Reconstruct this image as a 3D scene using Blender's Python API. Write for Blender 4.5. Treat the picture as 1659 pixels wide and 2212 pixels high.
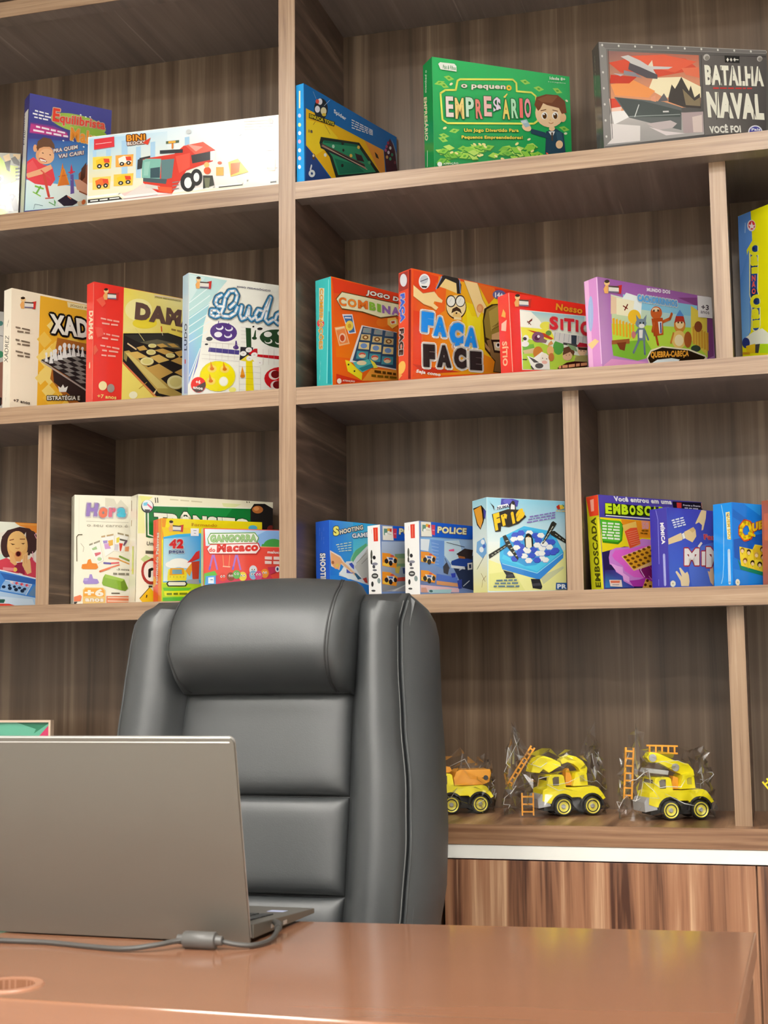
import bpy, bmesh, math, random
from mathutils import Vector, Matrix
random.seed(7)
for o in list(bpy.data.objects): bpy.data.objects.remove(o)
SC = bpy.context.scene; COL = SC.collection
PI = math.pi
# ------------------------------------------------------------ camera
cd = bpy.data.cameras.new('camera'); CAM = bpy.data.objects.new('camera', cd); COL.objects.link(CAM)
cd.sensor_fit = 'HORIZONTAL'; cd.sensor_width = 36.0; cd.lens = 36.0*3029.57/1659.0
cd.clip_start = .05; cd.clip_end = 60
yaw, pit, rol = -0.268529848, 0.121203752, -0.0106308441
fw = Vector((math.sin(yaw)*math.cos(pit), math.cos(yaw)*math.cos(pit), math.sin(pit)))
rt = Vector((math.cos(yaw), -math.sin(yaw), 0)); up = rt.cross(fw)
r2 = rt*math.cos(rol)+up*math.sin(rol); u2 = -rt*math.sin(rol)+up*math.cos(rol)
M = Matrix((r2, u2, -fw)).transposed().to_4x4(); M.translation = (0.946622151, -2.64535884, 1.11161620)
CAM.matrix_world = M
cd.dof.use_dof = True; cd.dof.focus_distance = 2.95; cd.dof.aperture_fstop = 14
SC.camera = CAM
# ------------------------------------------------------------ world, exposure
w = bpy.data.worlds.new('world'); SC.world = w; w.use_nodes = True
w.node_tree.nodes['Background'].inputs[0].default_value = (.8, .85, 1, 1); w.node_tree.nodes['Background'].inputs[1].default_value = .3
vs = SC.view_settings; vs.view_transform = 'Standard'; vs.look = 'None'; vs.gamma = 1; vs.use_curve_mapping = False
vs.exposure = 0.19
LAMP = 82.0            # radiance of the ceiling panels
LAMPS = [(x, y, .44, .44) for y in (-1.8, -3.2, -4.6) for x in (-.52, 1.1)]
CEIL = 3.0
# ------------------------------------------------------------ materials
def lin(h, k=1.0):                 # '12 34 56' or 'rrggbb' in display values -> linear
    if ' ' in h: h = '%02x%02x%02x' % tuple(map(int, h.split()))
    def f(c):
        c /= 255.0
        return c/12.92 if c <= .04045 else ((c+.055)/1.055)**2.4
    return tuple(f(int(h[i:i+2], 16))*k for i in (0, 2, 4))
def mat(name, col, rough=.5, spec=.5, metal=0, emit=None, coat=0):
    m = bpy.data.materials.new(name); m.use_nodes = True; b = m.node_tree.nodes['Principled BSDF']
    b.inputs['Base Color'].default_value = (*col[:3], 1); b.inputs['Roughness'].default_value = rough
    b.inputs['Specular IOR Level'].default_value = spec; b.inputs['Metallic'].default_value = metal
    b.inputs['Coat Weight'].default_value = coat
    if emit: b.inputs['Emission Color'].default_value = (*emit[0], 1); b.inputs['Emission Strength'].default_value = emit[1]
    return m
def wood(name, axis, dark, mid, light, across=38., along=.9, rough=.36, streak=.7, spec=.5, bump=.02, lo=.34, hi=.70, fine=2.3):
    m = bpy.data.materials.new(name); m.use_nodes = True; nt = m.node_tree; N = nt.nodes; L = nt.links; b = N['Principled BSDF']
    tc = N.new('ShaderNodeTexCoord'); mp = N.new('ShaderNodeMapping'); s = [across]*3; s['XYZ'.index(axis)] = along
    mp.inputs['Scale'].default_value = s; L.new(tc.outputs['Object'], mp.inputs[0])
    n1 = N.new('ShaderNodeTexNoise'); n1.inputs['Scale'].default_value = 1; n1.inputs['Detail'].default_value = 5; n1.inputs['Roughness'].default_value = .62; n1.inputs['Distortion'].default_value = .5
    L.new(mp.outputs[0], n1.inputs['Vector'])
    r1 = N.new('ShaderNodeValToRGB'); e = r1.color_ramp.elements
    e[0].position = lo; e[0].color = (*dark, 1); e[1].position = hi; e[1].color = (*light, 1)
    x = e.new(lo+(hi-lo)*.28); x.color = (*[a*.6+c*.4 for a, c in zip(mid, dark)], 1); x = e.new(lo+(hi-lo)*.53); x.color = (*mid, 1); x = e.new(lo+(hi-lo)*.72); x.color = (*[a*.75+c*.25 for a, c in zip(mid, light)], 1)
    L.new(n1.outputs['Fac'], r1.inputs[0])
    mp2 = N.new('ShaderNodeMapping'); s2 = [across*fine]*3; s2['XYZ'.index(axis)] = along*1.2; mp2.inputs['Scale'].default_value = s2; mp2.inputs['Location'].default_value = (3.1, 7.7, 1.3); L.new(tc.outputs['Object'], mp2.inputs[0])
    n2 = N.new('ShaderNodeTexNoise'); n2.inputs['Scale'].default_value = 1; n2.inputs['Detail'].default_value = 2; n2.inputs['Distortion'].default_value = .3; L.new(mp2.outputs[0], n2.inputs['Vector'])
    r2_ = N.new('ShaderNodeValToRGB'); r2_.color_ramp.elements[0].position = .69; r2_.color_ramp.elements[0].color = (0, 0, 0, 1); r2_.color_ramp.elements[1].position = .75; r2_.color_ramp.elements[1].color = (streak, streak, streak, 1)
    L.new(n2.outputs['Fac'], r2_.inputs[0])
    mx = N.new('ShaderNodeMix'); mx.data_type = 'RGBA'; L.new(r2_.outputs[0], mx.inputs['Factor']); L.new(r1.outputs[0], mx.inputs['A']); mx.inputs['B'].default_value = (*[min(1, c*1.25) for c in light], 1)
    L.new(mx.outputs['Result'], b.inputs['Base Color']); b.inputs['Roughness'].default_value = rough; b.inputs['Specular IOR Level'].default_value = spec
    bp = N.new('ShaderNodeBump'); bp.inputs['Strength'].default_value = bump; bp.inputs['Distance'].default_value = .002; L.new(n1.outputs['Fac'], bp.inputs['Height']); L.new(bp.outputs[0], b.inputs['Normal'])
    return m
def noisy(name, c0, c1, scale, rough=.5, spec=.5, bump=0, bscale=None):
    m = mat(name, c0, rough, spec); nt = m.node_tree; N = nt.nodes; L = nt.links; b = N['Principled BSDF']
    tc = N.new('ShaderNodeTexCoord'); n = N.new('ShaderNodeTexNoise'); n.inputs['Scale'].default_value = scale; n.inputs['Detail'].default_value = 4; L.new(tc.outputs['Object'], n.inputs['Vector'])
    mx = N.new('ShaderNodeMix'); mx.data_type = 'RGBA'; mx.inputs['A'].default_value = (*c0, 1); mx.inputs['B'].default_value = (*c1, 1); L.new(n.outputs['Fac'], mx.inputs['Factor']); L.new(mx.outputs['Result'], b.inputs['Base Color'])
    if bump:
        n2 = N.new('ShaderNodeTexNoise'); n2.inputs['Scale'].default_value = bscale; n2.inputs['Detail'].default_value = 3; L.new(tc.outputs['Object'], n2.inputs['Vector'])
        bp = N.new('ShaderNodeBump'); bp.inputs['Strength'].default_value = bump; bp.inputs['Distance'].default_value = .001; L.new(n2.outputs['Fac'], bp.inputs['Height']); L.new(bp.outputs[0], b.inputs['Normal'])
    return m
WD, WM, WL = (.075, .036, .021), (.205, .098, .056), (.40, .235, .145)
W_PAN = wood('walnut_laminate_upright', 'Z', (.075, .028, .015), (.33, .15, .078), (.60, .37, .22), across=30, along=.75, lo=.37, hi=.67, streak=.9)
W_BACK = wood('walnut_laminate_back_shaded', 'Z', (.080, .052, .033), (.142, .092, .058), (.23, .16, .105), across=22, along=.5, streak=.85, fine=4.2, spec=.3, lo=.36, hi=.66)  # same laminate as the doors, shade inside the bays put into the colour
W_SHELF = wood('walnut_laminate_shelf_greyed', 'Y', (.15, .112, .095), (.20, .148, .124), (.27, .205, .172), across=34, along=1.2, lo=.34, hi=.70, streak=.9, fine=2.6)  # greyed so the colour carries room reflection and bounce on the undersides
W_DIV = wood('walnut_laminate_divider_shaded', 'Y', (.045, .026, .018), (.10, .060, .042), (.24, .16, .11), across=34, along=2.2)  # door laminate darkened, bay shade is in the colour
W_TOP = wood('walnut_laminate_counter_lit', 'Y', (.10, .045, .024), (.30, .155, .08), (.52, .32, .18), across=22, along=1.6, lo=.37, hi=.67, streak=.9)  # same laminate as the shelves, brightened to paint in the light falling on it
W_EDGE = wood('walnut_edge_band_level', 'X', (.20, .112, .06), (.30, .187, .108), (.38, .255, .158), across=120, along=3, streak=.2)
W_EDGL = wood('walnut_edge_band_counter_dimmed', 'X', (.17, .078, .038), (.28, .148, .078), (.37, .21, .12), across=110, along=3, streak=.2)  # same edge band, darkened in colour for the weaker light low down
W_EDGV = wood('walnut_edge_band_upright', 'Z', (.20, .112, .06), (.30, .187, .108), (.38, .255, .158), across=120, along=3, streak=.2)
W_DESK = wood('reddish_desk_laminate', 'X', (.262, .12, .066), (.275, .126, .07), (.288, .132, .074), across=24, along=1.2, rough=.13, streak=0.0, spec=.6, bump=.004)
WHITE = mat('white_laminate', (.82, .80, .74), .35)
PLASTER = noisy('painted_plaster', (.74, .74, .73), (.78, .78, .77), 3, .8, .2, .05, 90)
FLOORM = noisy('floor_tile', (.50, .50, .49), (.56, .56, .55), 6, .3)
GROUT = mat('tile_grout', (.25, .23, .21), .8)
LEATHER = noisy('grey_black_leather', (.032, .035, .037), (.042, .045, .046), 9, .45, .9, .12, 500)
THREAD = mat('grey_thread', (.16, .16, .155), .6)
SEAM = mat('dark_seam', (.03, .03, .03), .6)
BLACKP = mat('black_plastic', (.02, .02, .02), .4)
LAPM = mat('warm_grey_aluminium', (.18, .163, .136), .42, .5, .55)
LAPRIM = mat('bright_highlight_aluminium', (.62, .61, .58), .3, .5, .6)
DARKG = mat('dark_grey_plastic', (.06, .06, .06), .45)
SCREEN = mat('dark_screen_glass', (.01, .01, .012), .1)
CABLE = mat('grey_black_rubber', (.07, .066, .06), .5)
PRINT = bpy.data.materials.new('printed_card'); PRINT.use_nodes = True
_b = PRINT.node_tree.nodes['Principled BSDF']; _a = PRINT.node_tree.nodes.new('ShaderNodeVertexColor'); _a.layer_name = 'Col'
PRINT.node_tree.links.new(_a.outputs[0], _b.inputs['Base Color']); _b.inputs['Roughness'].default_value = .13; _b.inputs['Specular IOR Level'].default_value = .4
ALB = .76              # albedo of printed white
# ------------------------------------------------------------ helpers
def link(o, parent=None):
    COL.objects.link(o)
    if parent: o.parent = parent
    return o
def thing(name, label, cat, loc=(0, 0, 0), rz=0, group=None):
    o = bpy.data.objects.new(name, None); COL.objects.link(o); o.location = loc; o.rotation_euler = (0, 0, rz); o.empty_display_size = .05
    return tag(o, label, cat, group)
def tag(o, label=None, cat=None, group=None, kind=None):
    if label: o['label'] = label
    if cat: o['category'] = cat
    if group: o['group'] = group
    if kind: o['kind'] = kind
    return o
class MB:
    def __init__(s): s.v = []; s.f = []; s.m = []; s.T = Matrix()
    def add(s, vs, fs, mi=0):
        n = len(s.v); s.v += [s.T @ Vector(p) for p in vs]; s.f += [tuple(i+n for i in f) for f in fs]; s.m += [mi]*len(fs); return s
    def box(s, x0, x1, y0, y1, z0, z1, mi=0, front=None):
        vs = [(x, y, z) for z in (z0, z1) for y in (y0, y1) for x in (x0, x1)]
        fs = [(0, 2, 3, 1), (4, 5, 7, 6), (0, 1, 5, 4), (2, 6, 7, 3), (0, 4, 6, 2), (1, 3, 7, 5)]
        s.add(vs, fs, mi)
        if front is not None: s.m[-4] = front
        return s
    def prism(s, poly, t0, t1, ax='y', mi=0):       # polygon in the other two axes, extruded from t0 to t1
        def p(a, b, t): return {'y': (a, t, b), 'x': (t, a, b), 'z': (a, b, t)}[ax]
        n = len(poly); vs = [p(a, b, t0) for a, b in poly]+[p(a, b, t1) for a, b in poly]
        fs = [tuple(range(n)), tuple(range(2*n-1, n-1, -1))]+[(i, n+i, n+(i+1) % n, (i+1) % n) for i in range(n)]
        return s.add(vs, fs, mi)
    def tube(s, path, r, seg=8, mi=0):
        P = [Vector(p) for p in path]; vs = []; fs = []; prev = None
        for i, p in enumerate(P):
            d = (P[min(i+1, len(P)-1)]-P[max(i-1, 0)]).normalized()
            if prev is None:
                a = Vector((0, 0, 1)) if abs(d.z) < .9 else Vector((1, 0, 0)); prev = d.cross(a).normalized()
            prev = (prev-d*prev.dot(d)).normalized(); b = d.cross(prev); rr = r[i] if isinstance(r, (list, tuple)) else r
            vs += [p+prev*rr*math.cos(2*PI*k/seg)+b*rr*math.sin(2*PI*k/seg) for k in range(seg)]
        for i in range(len(P)-1):
            for k in range(seg): fs.append((i*seg+k, i*seg+(k+1) % seg, (i+1)*seg+(k+1) % seg, (i+1)*seg+k))
        fs += [tuple(range(seg-1, -1, -1)), tuple(range((len(P)-1)*seg, len(P)*seg))]
        return s.add(vs, fs, mi)
    def lathe(s, prof, c=(0, 0, 0), ax='y', seg=24, mi=0):   # prof: (radius, height) about axis through c
        vs = []; fs = []; n = len(prof)
        for k in range(seg):
            a = 2*PI*k/seg
            for r, h in prof:
                p = {'y': (r*math.cos(a), h, r*math.sin(a)), 'z': (r*math.cos(a), r*math.sin(a), h), 'x': (h, r*math.cos(a), r*math.sin(a))}[ax]
                vs.append((p[0]+c[0], p[1]+c[1], p[2]+c[2]))
        for k in range(seg):
            for i in range(n-1): fs.append((k*n+i, ((k+1) % seg)*n+i, ((k+1) % seg)*n+i+1, k*n+i+1))
        return s.add(vs, fs, mi)
    def build(s, name, mats, parent=None, smooth=False, bevel=0, seg=2, fix=True):
        me = bpy.data.meshes.new(name); me.from_pydata([tuple(p) for p in s.v], [], s.f)
        mats = mats if isinstance(mats, (list, tuple)) else [mats]
        for m in mats: me.materials.append(m)
        me.polygons.foreach_set('material_index', s.m)
        bm = bmesh.new(); bm.from_mesh(me)
        if fix: bmesh.ops.remove_doubles(bm, verts=bm.verts, dist=1e-6); bmesh.ops.recalc_face_normals(bm, faces=bm.faces)
        if bevel:
            ed = [e for e in bm.edges if len(e.link_faces) == 2 and e.calc_face_angle(0) > .6]
            bmesh.ops.bevel(bm, geom=ed, offset=bevel, segments=seg, affect='EDGES', profile=.7, clamp_overlap=True)
        bm.to_mesh(me); bm.free()
        if smooth:
            me.polygons.foreach_set('use_smooth', [True]*len(me.polygons)); me.set_sharp_from_angle(angle=.7)
        o = bpy.data.objects.new(name, me); return link(o, parent)
def structure(o): o['kind'] = 'structure'; return o
def cushion(name, xl, xr, z0, z1, y0, bulge, mats, parent, pu=4., pv=4., nu=22, nv=22, back=.004, T=None, tag_=None):
    """padded panel: xl/xr give the side edges at height z, y0(x,z) the seat of the pad, bulge its fullness"""
    b = MB(); b.T = T or Matrix(); vs = []; fs = []
    for j in range(nv+1):
        v = .5-.5*math.cos(PI*j/nv); z = z0+(z1-z0)*v
        for i in range(nu+1):
            u = .5-.5*math.cos(PI*i/nu); x = xl(z)+(xr(z)-xl(z))*u
            zz = z(u) if callable(z) else z
            h = max(0, 1-abs(2*u-1)**pu)**.5*max(0, 1-abs(2*v-1)**pv)**.5
            vs.append((x, y0(x, zz)-bulge*h, zz))
    n = (nu+1)*(nv+1); vs += [(x, y0(x, z)+back, z) for x, y, z in vs]
    for j in range(nv):
        for i in range(nu):
            a = j*(nu+1)+i; fs.append((a, a+1, a+nu+2, a+nu+1)); fs.append((n+a, n+a+nu+1, n+a+nu+2, n+a+1))
    for i in range(nu): fs.append((i, n+i, n+i+1, i+1)); a = nv*(nu+1)+i; fs.append((a, a+1, n+a+1, n+a))
    for j in range(nv): a = j*(nu+1); fs.append((a, a+nu+1, n+a+nu+1, n+a)); a += nu; fs.append((a, n+a, n+a+nu+1, a+nu+1))
    b.add(vs, fs); return b.build(name, mats, parent, smooth=True)
def lerp_pts(pts):                                   # piecewise smooth curve x(z)
    pts = sorted(pts)
    def f(z):
        if z <= pts[0][0]: return pts[0][1]
        if z >= pts[-1][0]: return pts[-1][1]
        for (a, b), (c, d) in zip(pts, pts[1:]):
            if z <= c: t = (z-a)/(c-a); t = t*t*(3-2*t)*.5+t*.5; return b+(d-b)*t
    return f
# ------------------------------------------------------------ room
def slab(name, x0, x1, y0, y1, z0, z1, m): return structure(MB().box(x0, x1, y0, y1, z0, z1).build(name, m))
RX0, RX1, RY0, RY1 = -2.7, 3.0, -5.3, .372
fl = slab('floor', RX0, RX1, RY0, RY1, -.06, -.006, GROUT)
T_ = .6
tile_me = None
for i in range(int((RX1-RX0)/T_)+1):
    for j in range(int((RY1-RY0)/T_)+1):
        x0 = RX0+i*T_; y0 = RY0+j*T_; x1 = min(x0+T_, RX1); y1 = min(y0+T_, RY1)
        if x1-x0 < .05 or y1-y0 < .05: continue
        full = x1-x0 > T_-.001 and y1-y0 > T_-.001
        if full and tile_me:
            o = bpy.data.objects.new('floor_tile', tile_me); link(o, fl); o.location = (x0, y0, 0)
        else:
            o = MB().box(.0015, x1-x0-.0015, .0015, y1-y0-.0015, -.006, 0).build('floor_tile', FLOORM, fl); o.location = (x0, y0, 0)
            if full: tile_me = o.data
slab('ceiling', RX0, RX1, RY0, RY1, CEIL, CEIL+.08, PLASTER)
slab('wall_back', RX0, RX1, RY1, RY1+.1, 0, CEIL, PLASTER)
slab('wall_front', RX0, RX1, RY0-.1, RY0, 0, CEIL, PLASTER)
slab('wall_left', RX0-.1, RX0, RY0, RY1, 0, CEIL, PLASTER)
slab('wall_right', RX1, RX1+.1, RY0, RY1, 0, CEIL, PLASTER)
GLOW = mat('lamp_diffuser', (.9, .9, .9), .6, emit=((1, .965, .90), LAMP)); GLOWF = mat('lamp_diffuser_dimmer', (.9, .9, .9), .6, emit=((1, .965, .90), LAMP*.56))
for k, (x, y, sx, sy) in enumerate(LAMPS):
    t = thing('ceiling_light', 'white square ceiling panel light, %s row, %s side' % (['nearest the bookcase', 'middle', 'rear'][k//2], ['left', 'right'][k % 2]), 'lamp', (x, y, CEIL))
    f = MB()
    for a, b, c, d in ((-sx/2-.02, sx/2+.02, -sy/2-.02, -sy/2), (-sx/2-.02, sx/2+.02, sy/2, sy/2+.02), (-sx/2-.02, -sx/2, -sy/2, sy/2), (sx/2, sx/2+.02, -sy/2, sy/2)): f.box(a, b, c, d, -.025, 0)
    f.build('frame', WHITE, t); MB().box(-sx/2, sx/2, -sy/2, sy/2, -.018, -.004).build('diffuser', GLOWF if k < 2 else GLOW, t)
# ------------------------------------------------------------ bookcase
XL, XR, DEP, SB = -1.62, 1.96, .349, .041
ZA, ZAb, ZB, ZBb, ZC, ZCb, ZD, ZDb = 2.1397, 2.1034, 1.7079, 1.6727, 1.2817, 1.2457, .845, .8075
ZE, ZEb, ZT = 2.6315, 2.5954, 2.985
bc = thing('bookcase', 'tall dark walnut laminate bookcase with open bays behind the chair', 'bookcase')
MB().box(XL, -.0005, DEP, DEP+.015, ZD, ZT).build('back_panel', W_BACK, bc); MB().box(.0005, XR, DEP, DEP+.015, ZD, ZT).build('back_panel', W_BACK, bc)
def board(x0, x1, zt, zb):
    b = MB(); b.box(x0, x1, SB, DEP, zt-.018, zt); b.box(x0, x1, .0012, SB, zb, zt)
    o = b.build('shelf_board', W_SHELF, bc)
    MB().box(x0, x1, 0, .0012, zb, zt).build('edge_strip', W_EDGE, o)
for zt, zb in ((ZA, ZAb), (ZB, ZBb), (ZC, ZCb), (ZE, ZEb), (ZT, ZT-.036)):
    board(XL+.018, -.0003, zt, zb); board(.0363, XR-.018, zt, zb)
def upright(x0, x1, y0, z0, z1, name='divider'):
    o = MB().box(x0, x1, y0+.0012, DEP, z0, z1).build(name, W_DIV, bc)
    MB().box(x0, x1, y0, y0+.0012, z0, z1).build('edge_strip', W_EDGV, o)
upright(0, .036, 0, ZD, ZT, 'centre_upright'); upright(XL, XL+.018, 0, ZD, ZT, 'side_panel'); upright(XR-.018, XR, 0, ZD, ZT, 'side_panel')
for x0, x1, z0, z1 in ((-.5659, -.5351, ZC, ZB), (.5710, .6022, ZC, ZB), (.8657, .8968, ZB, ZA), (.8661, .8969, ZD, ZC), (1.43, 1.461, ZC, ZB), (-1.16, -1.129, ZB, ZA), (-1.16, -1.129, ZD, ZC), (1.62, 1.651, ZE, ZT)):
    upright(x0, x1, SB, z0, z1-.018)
# base cabinet under the bookcase
bs = thing('base_cabinet', 'low walnut base cabinet with white strip under the bookcase counter', 'cabinet')
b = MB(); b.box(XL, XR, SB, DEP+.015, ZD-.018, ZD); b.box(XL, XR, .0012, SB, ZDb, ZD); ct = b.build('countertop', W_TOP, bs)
MB().box(XL, XR, 0, .0012, ZDb, ZD).build('edge_strip', W_EDGL, ct)
MB().box(XL, XR, .002, .02, .7816, .8068).build('white_strip', WHITE, bs, bevel=.0008)['label'] = 'bright white strip under the counter edge'
b = MB(); b.box(XL, XR, DEP, DEP+.015, .08, ZD-.018); b.box(XL, XR, .022, DEP, .08, .098)
for x in (XL, -.92, -.335, .295, .893, 1.48, XR-.018): b.box(x, x+.018, .024, DEP, .098, ZD-.018)
b.build('carcass', W_PAN, bs); MB().box(XL, XR, .06, .08, 0, .08).build('plinth', W_PAN, bs)
for x0, x1 in ((XL+.002, -.914), (-.910, -.330), (-.326, .290), (.329, .8995), (.9025, 1.486), (1.489, XR-.002)):
    MB().box(x0, x1, .004, .022, .084, .779).build('door', W_PAN, bs, bevel=.0008)
# ------------------------------------------------------------ desk
DZ = .78
dk = thing('desk', 'wide reddish brown laminate desk in the foreground with cable hole', 'desk')
poly = [(-.86, -.80), (.909, -.680), (.895, -1.262), (.55, -1.270), (.05, -1.253), (-.40, -1.230), (-.90, -1.200)]
GX, GY, GR = .105, -1.195, .030
b = MB(); n = len(poly); seg = 28
ring = [(GX+GR*math.cos(2*PI*k/seg), GY+GR*math.sin(2*PI*k/seg)) for k in range(seg)]
bm = bmesh.new()
vt = [[bm.verts.new((x, y, z)) for x, y in poly] for z in (DZ, DZ-.03)]; vr = [[bm.verts.new((x, y, z)) for x, y in ring] for z in (DZ, DZ-.03)]
for lv in (0, 1):
    ed = [bm.edges.new((vt[lv][i], vt[lv][(i+1) % n])) for i in range(n)]+[bm.edges.new((vr[lv][i], vr[lv][(i+1) % seg])) for i in range(seg)]
    bmesh.ops.triangle_fill(bm, edges=ed, use_beauty=True)
rim = []
for i in range(n): rim.append(bm.faces.new((vt[0][i], vt[1][i], vt[1][(i+1) % n], vt[0][(i+1) % n])))
for i in range(seg): bm.faces.new((vr[0][i], vr[0][(i+1) % seg], vr[1][(i+1) % seg], vr[1][i]))
bmesh.ops.recalc_face_normals(bm, faces=bm.faces)
ed = [e for e in bm.edges if e.verts[0] in vt[0] and e.verts[1] in vt[0] and any(abs(f.normal.z) < .5 for f in e.link_faces)]
bmesh.ops.bevel(bm, geom=ed, offset=.003, segments=3, affect='EDGES', profile=.5)
me = bpy.data.meshes.new('desktop'); bm.to_mesh(me); bm.free(); me.materials.append(W_DESK); link(bpy.data.objects.new('desktop', me), dk)
MB().lathe([(GR, -.02), (GR, .0015), (GR+.004, .0025), (GR+.009, .002), (GR+.0105, 0)], (GX, GY, DZ), 'z', 32).build('cable_grommet', mat('terracotta_plastic', (.36, .17, .10), .35), dk, smooth=True)
W_DESKV = wood('reddish_desk_panel', 'Z', (.17, .075, .042), (.195, .086, .048), (.22, .098, .055), across=24, along=1.2, rough=.35, streak=.1, bump=.005)
b = MB(); b.T = Matrix.Translation((0, 0, 0)); b.prism([(.886, -.70), (.903, -.70), (.890, -1.24), (.872, -1.24)], 0, DZ-.0301, 'z'); b.build('side_panel', W_DESKV, dk)
MB().prism([(-.84, -.82), (-.822, -.82), (-.862, -1.19), (-.88, -1.19)], 0, DZ-.0301, 'z').build('side_panel', W_DESKV, dk)
MB().prism([(-.86, -1.15), (.872, -1.18), (.872, -1.20), (-.862, -1.17)], .12, DZ-.0301, 'z').build('modesty_panel', W_DESKV, dk)
# ------------------------------------------------------------ office chair
ch = thing('office_chair', 'high-back dark grey leather office chair with padded headrest behind the desk', 'chair', (.128, -.45, 0))
tl = math.radians(9)
CT = Matrix.Translation((.2-.128, -.43+.45, .76)) @ Matrix.Rotation(-tl, 4, 'X')      # local x, depth y, height z of the back
flat = lambda x, z: 0.0
oL = lerp_pts([(-.30, -.29), (-.1, -.345), (.1, -.366), (.269, -.357), (.342, -.352), (.427, -.346), (.46, -.341), (.490, -.322), (.503, -.300)])
sR = lerp_pts([(-.30, .12), (-.1, .158), (-.003, .167), (.09, .172), (.185, .169), (.29, .157), (.391, .149), (.453, .147), (.485, .154), (.505, .158)])
oR = lerp_pts([(-.30, .17), (-.1, .198), (-.019, .205), (.031, .213), (.124, .214), (.22, .208), (.351, .197), (.44, .192), (.470, .187), (.488, .179), (.499, .169), (.506, .159)])
cR = lerp_pts([(-.30, .05), (-.024, .063), (.015, .066), (.17, .068), (.345, .068)]); cL = lerp_pts([(-.30, -.235), (0, -.246), (.15, -.245), (.269, -.240), (.345, -.234)])
# shell behind the upholstery
b = MB(); b.T = CT; vs = []; fs = []; nz, na = 26, 20
for j in range(nz+1):
    z = -.30+(.503+.30)*(1-(1-j/nz)**1.4) if j < nz else .503
    x0, x1 = oL(z)+.004, min(sR(z)+.012, oR(z)-.005); t = j/nz; d = .085 if z < .44 else .085*max(.25, math.sqrt(max(0, 1-((z-.44)/.066)**2)))
    for i in range(na+1):
        a = PI*i/na; c, s_ = math.cos(a), math.sin(a); q = 5.0
        u = math.copysign(abs(c)**(2/q), c); v = abs(s_)**(2/q)
        vs.append(((x0+x1)/2-u*(x1-x0)/2, .002+d*v, z))
for j in range(nz):
    for i in range(na): a = j*(na+1)+i; fs.append((a, a+na+1, a+na+2, a+1))
    fs.append((j*(na+1)+na, (j+1)*(na+1)+na, (j+1)*(na+1), j*(na+1)))
fs += [tuple(range(na+1)), tuple(range((nz+1)*(na+1)-1, nz*(na+1)-1, -1))]
b.add(vs, fs); b.build('back_shell', LEATHER, ch, smooth=True)
def bolster(name, xl, xr, z0, z1, fullness, rnd, leftside):
    b = MB(); b.T = CT; vs = []; fs = []; nu, nv = 26, 40
    for j in range(nv+1):
        v = j/nv; z = z0+(z1-z0)*v
        for i in range(nu+1):
            u = i/nu; a, c = xl(z), xr(z); x = a+(c-a)*u; zz = z
            k = u if leftside else 1-u                       # 0 at the outer edge, 1 at the seam with the middle pads
            h = fullness*(.22+.78*math.sin(PI*min(1, k*1.02))**.8)*(1 if k > .0 else 0)
            h *= min(1, (k/.10))**.5 if k < .10 else 1
            e = (z1-z)/rnd
            if e < 1: h = h*math.sqrt(max(0, 1-(1-e)**2))
            if k > .78: h *= 1-.97*((k-.78)/.22)**2
            vs.append((x, -h, zz))
    n = len(vs); vs += [(x, .012, z) for x, y, z in vs]
    for j in range(nv):
        for i in range(nu): a = j*(nu+1)+i; fs += [(a, a+1, a+nu+2, a+nu+1), (n+a, n+a+nu+1, n+a+nu+2, n+a+1)]
    for i in range(nu): a = nv*(nu+1)+i; fs += [(i, n+i, n+i+1, i+1), (a, a+1, n+a+1, n+a)]
    for j in range(nv): a = j*(nu+1); fs.append((a, a+nu+1, n+a+nu+1, n+a)); a += nu; fs.append((a, n+a, n+a+nu+1, a+nu+1))
    b.add(vs, fs); return b.build(name, LEATHER, ch, smooth=True)
bolster('side_bolster', oL, lambda z: cL(z)+.001, -.30, .503, .052, .05, True)
bolster('side_bolster', lambda z: cR(z)-.001, sR, -.30, .508, .052, .05, False)
band = MB(); band.T = CT; vs = []; nz = 40                       # gusset along the right flank
for j in range(nz+1):
    z = -.30+.806*(1-(1-j/nz)**1.5); a, c = sR(z), oR(z)
    d0 = 1 if z < .44 else max(0, 1-((z-.44)/.066)**2)**.5
    for k in range(9):
        t = k/8; vs.append((a+(c-a)*math.sin(t*PI/2), -.012*(1-t)*d0+.085*t**1.2*max(.12, d0), z))
band.add(vs, [(j*9+k, j*9+k+1, j*9+k+10, j*9+k+9) for j in range(nz) for k in range(8)]); band.build('side_gusset', LEATHER, ch, smooth=True)
for z0, z1, nm in ((-.30, .0085, 'lower_pad'), (.0105, .167, 'middle_pad'), (.169, .345, 'upper_pad')):
    cushion(nm, lambda z: cL(z)+.002, lambda z: cR(z)-.002, z0, z1, flat, .024, LEATHER, ch, 6, 9, T=CT, back=.01)
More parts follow.
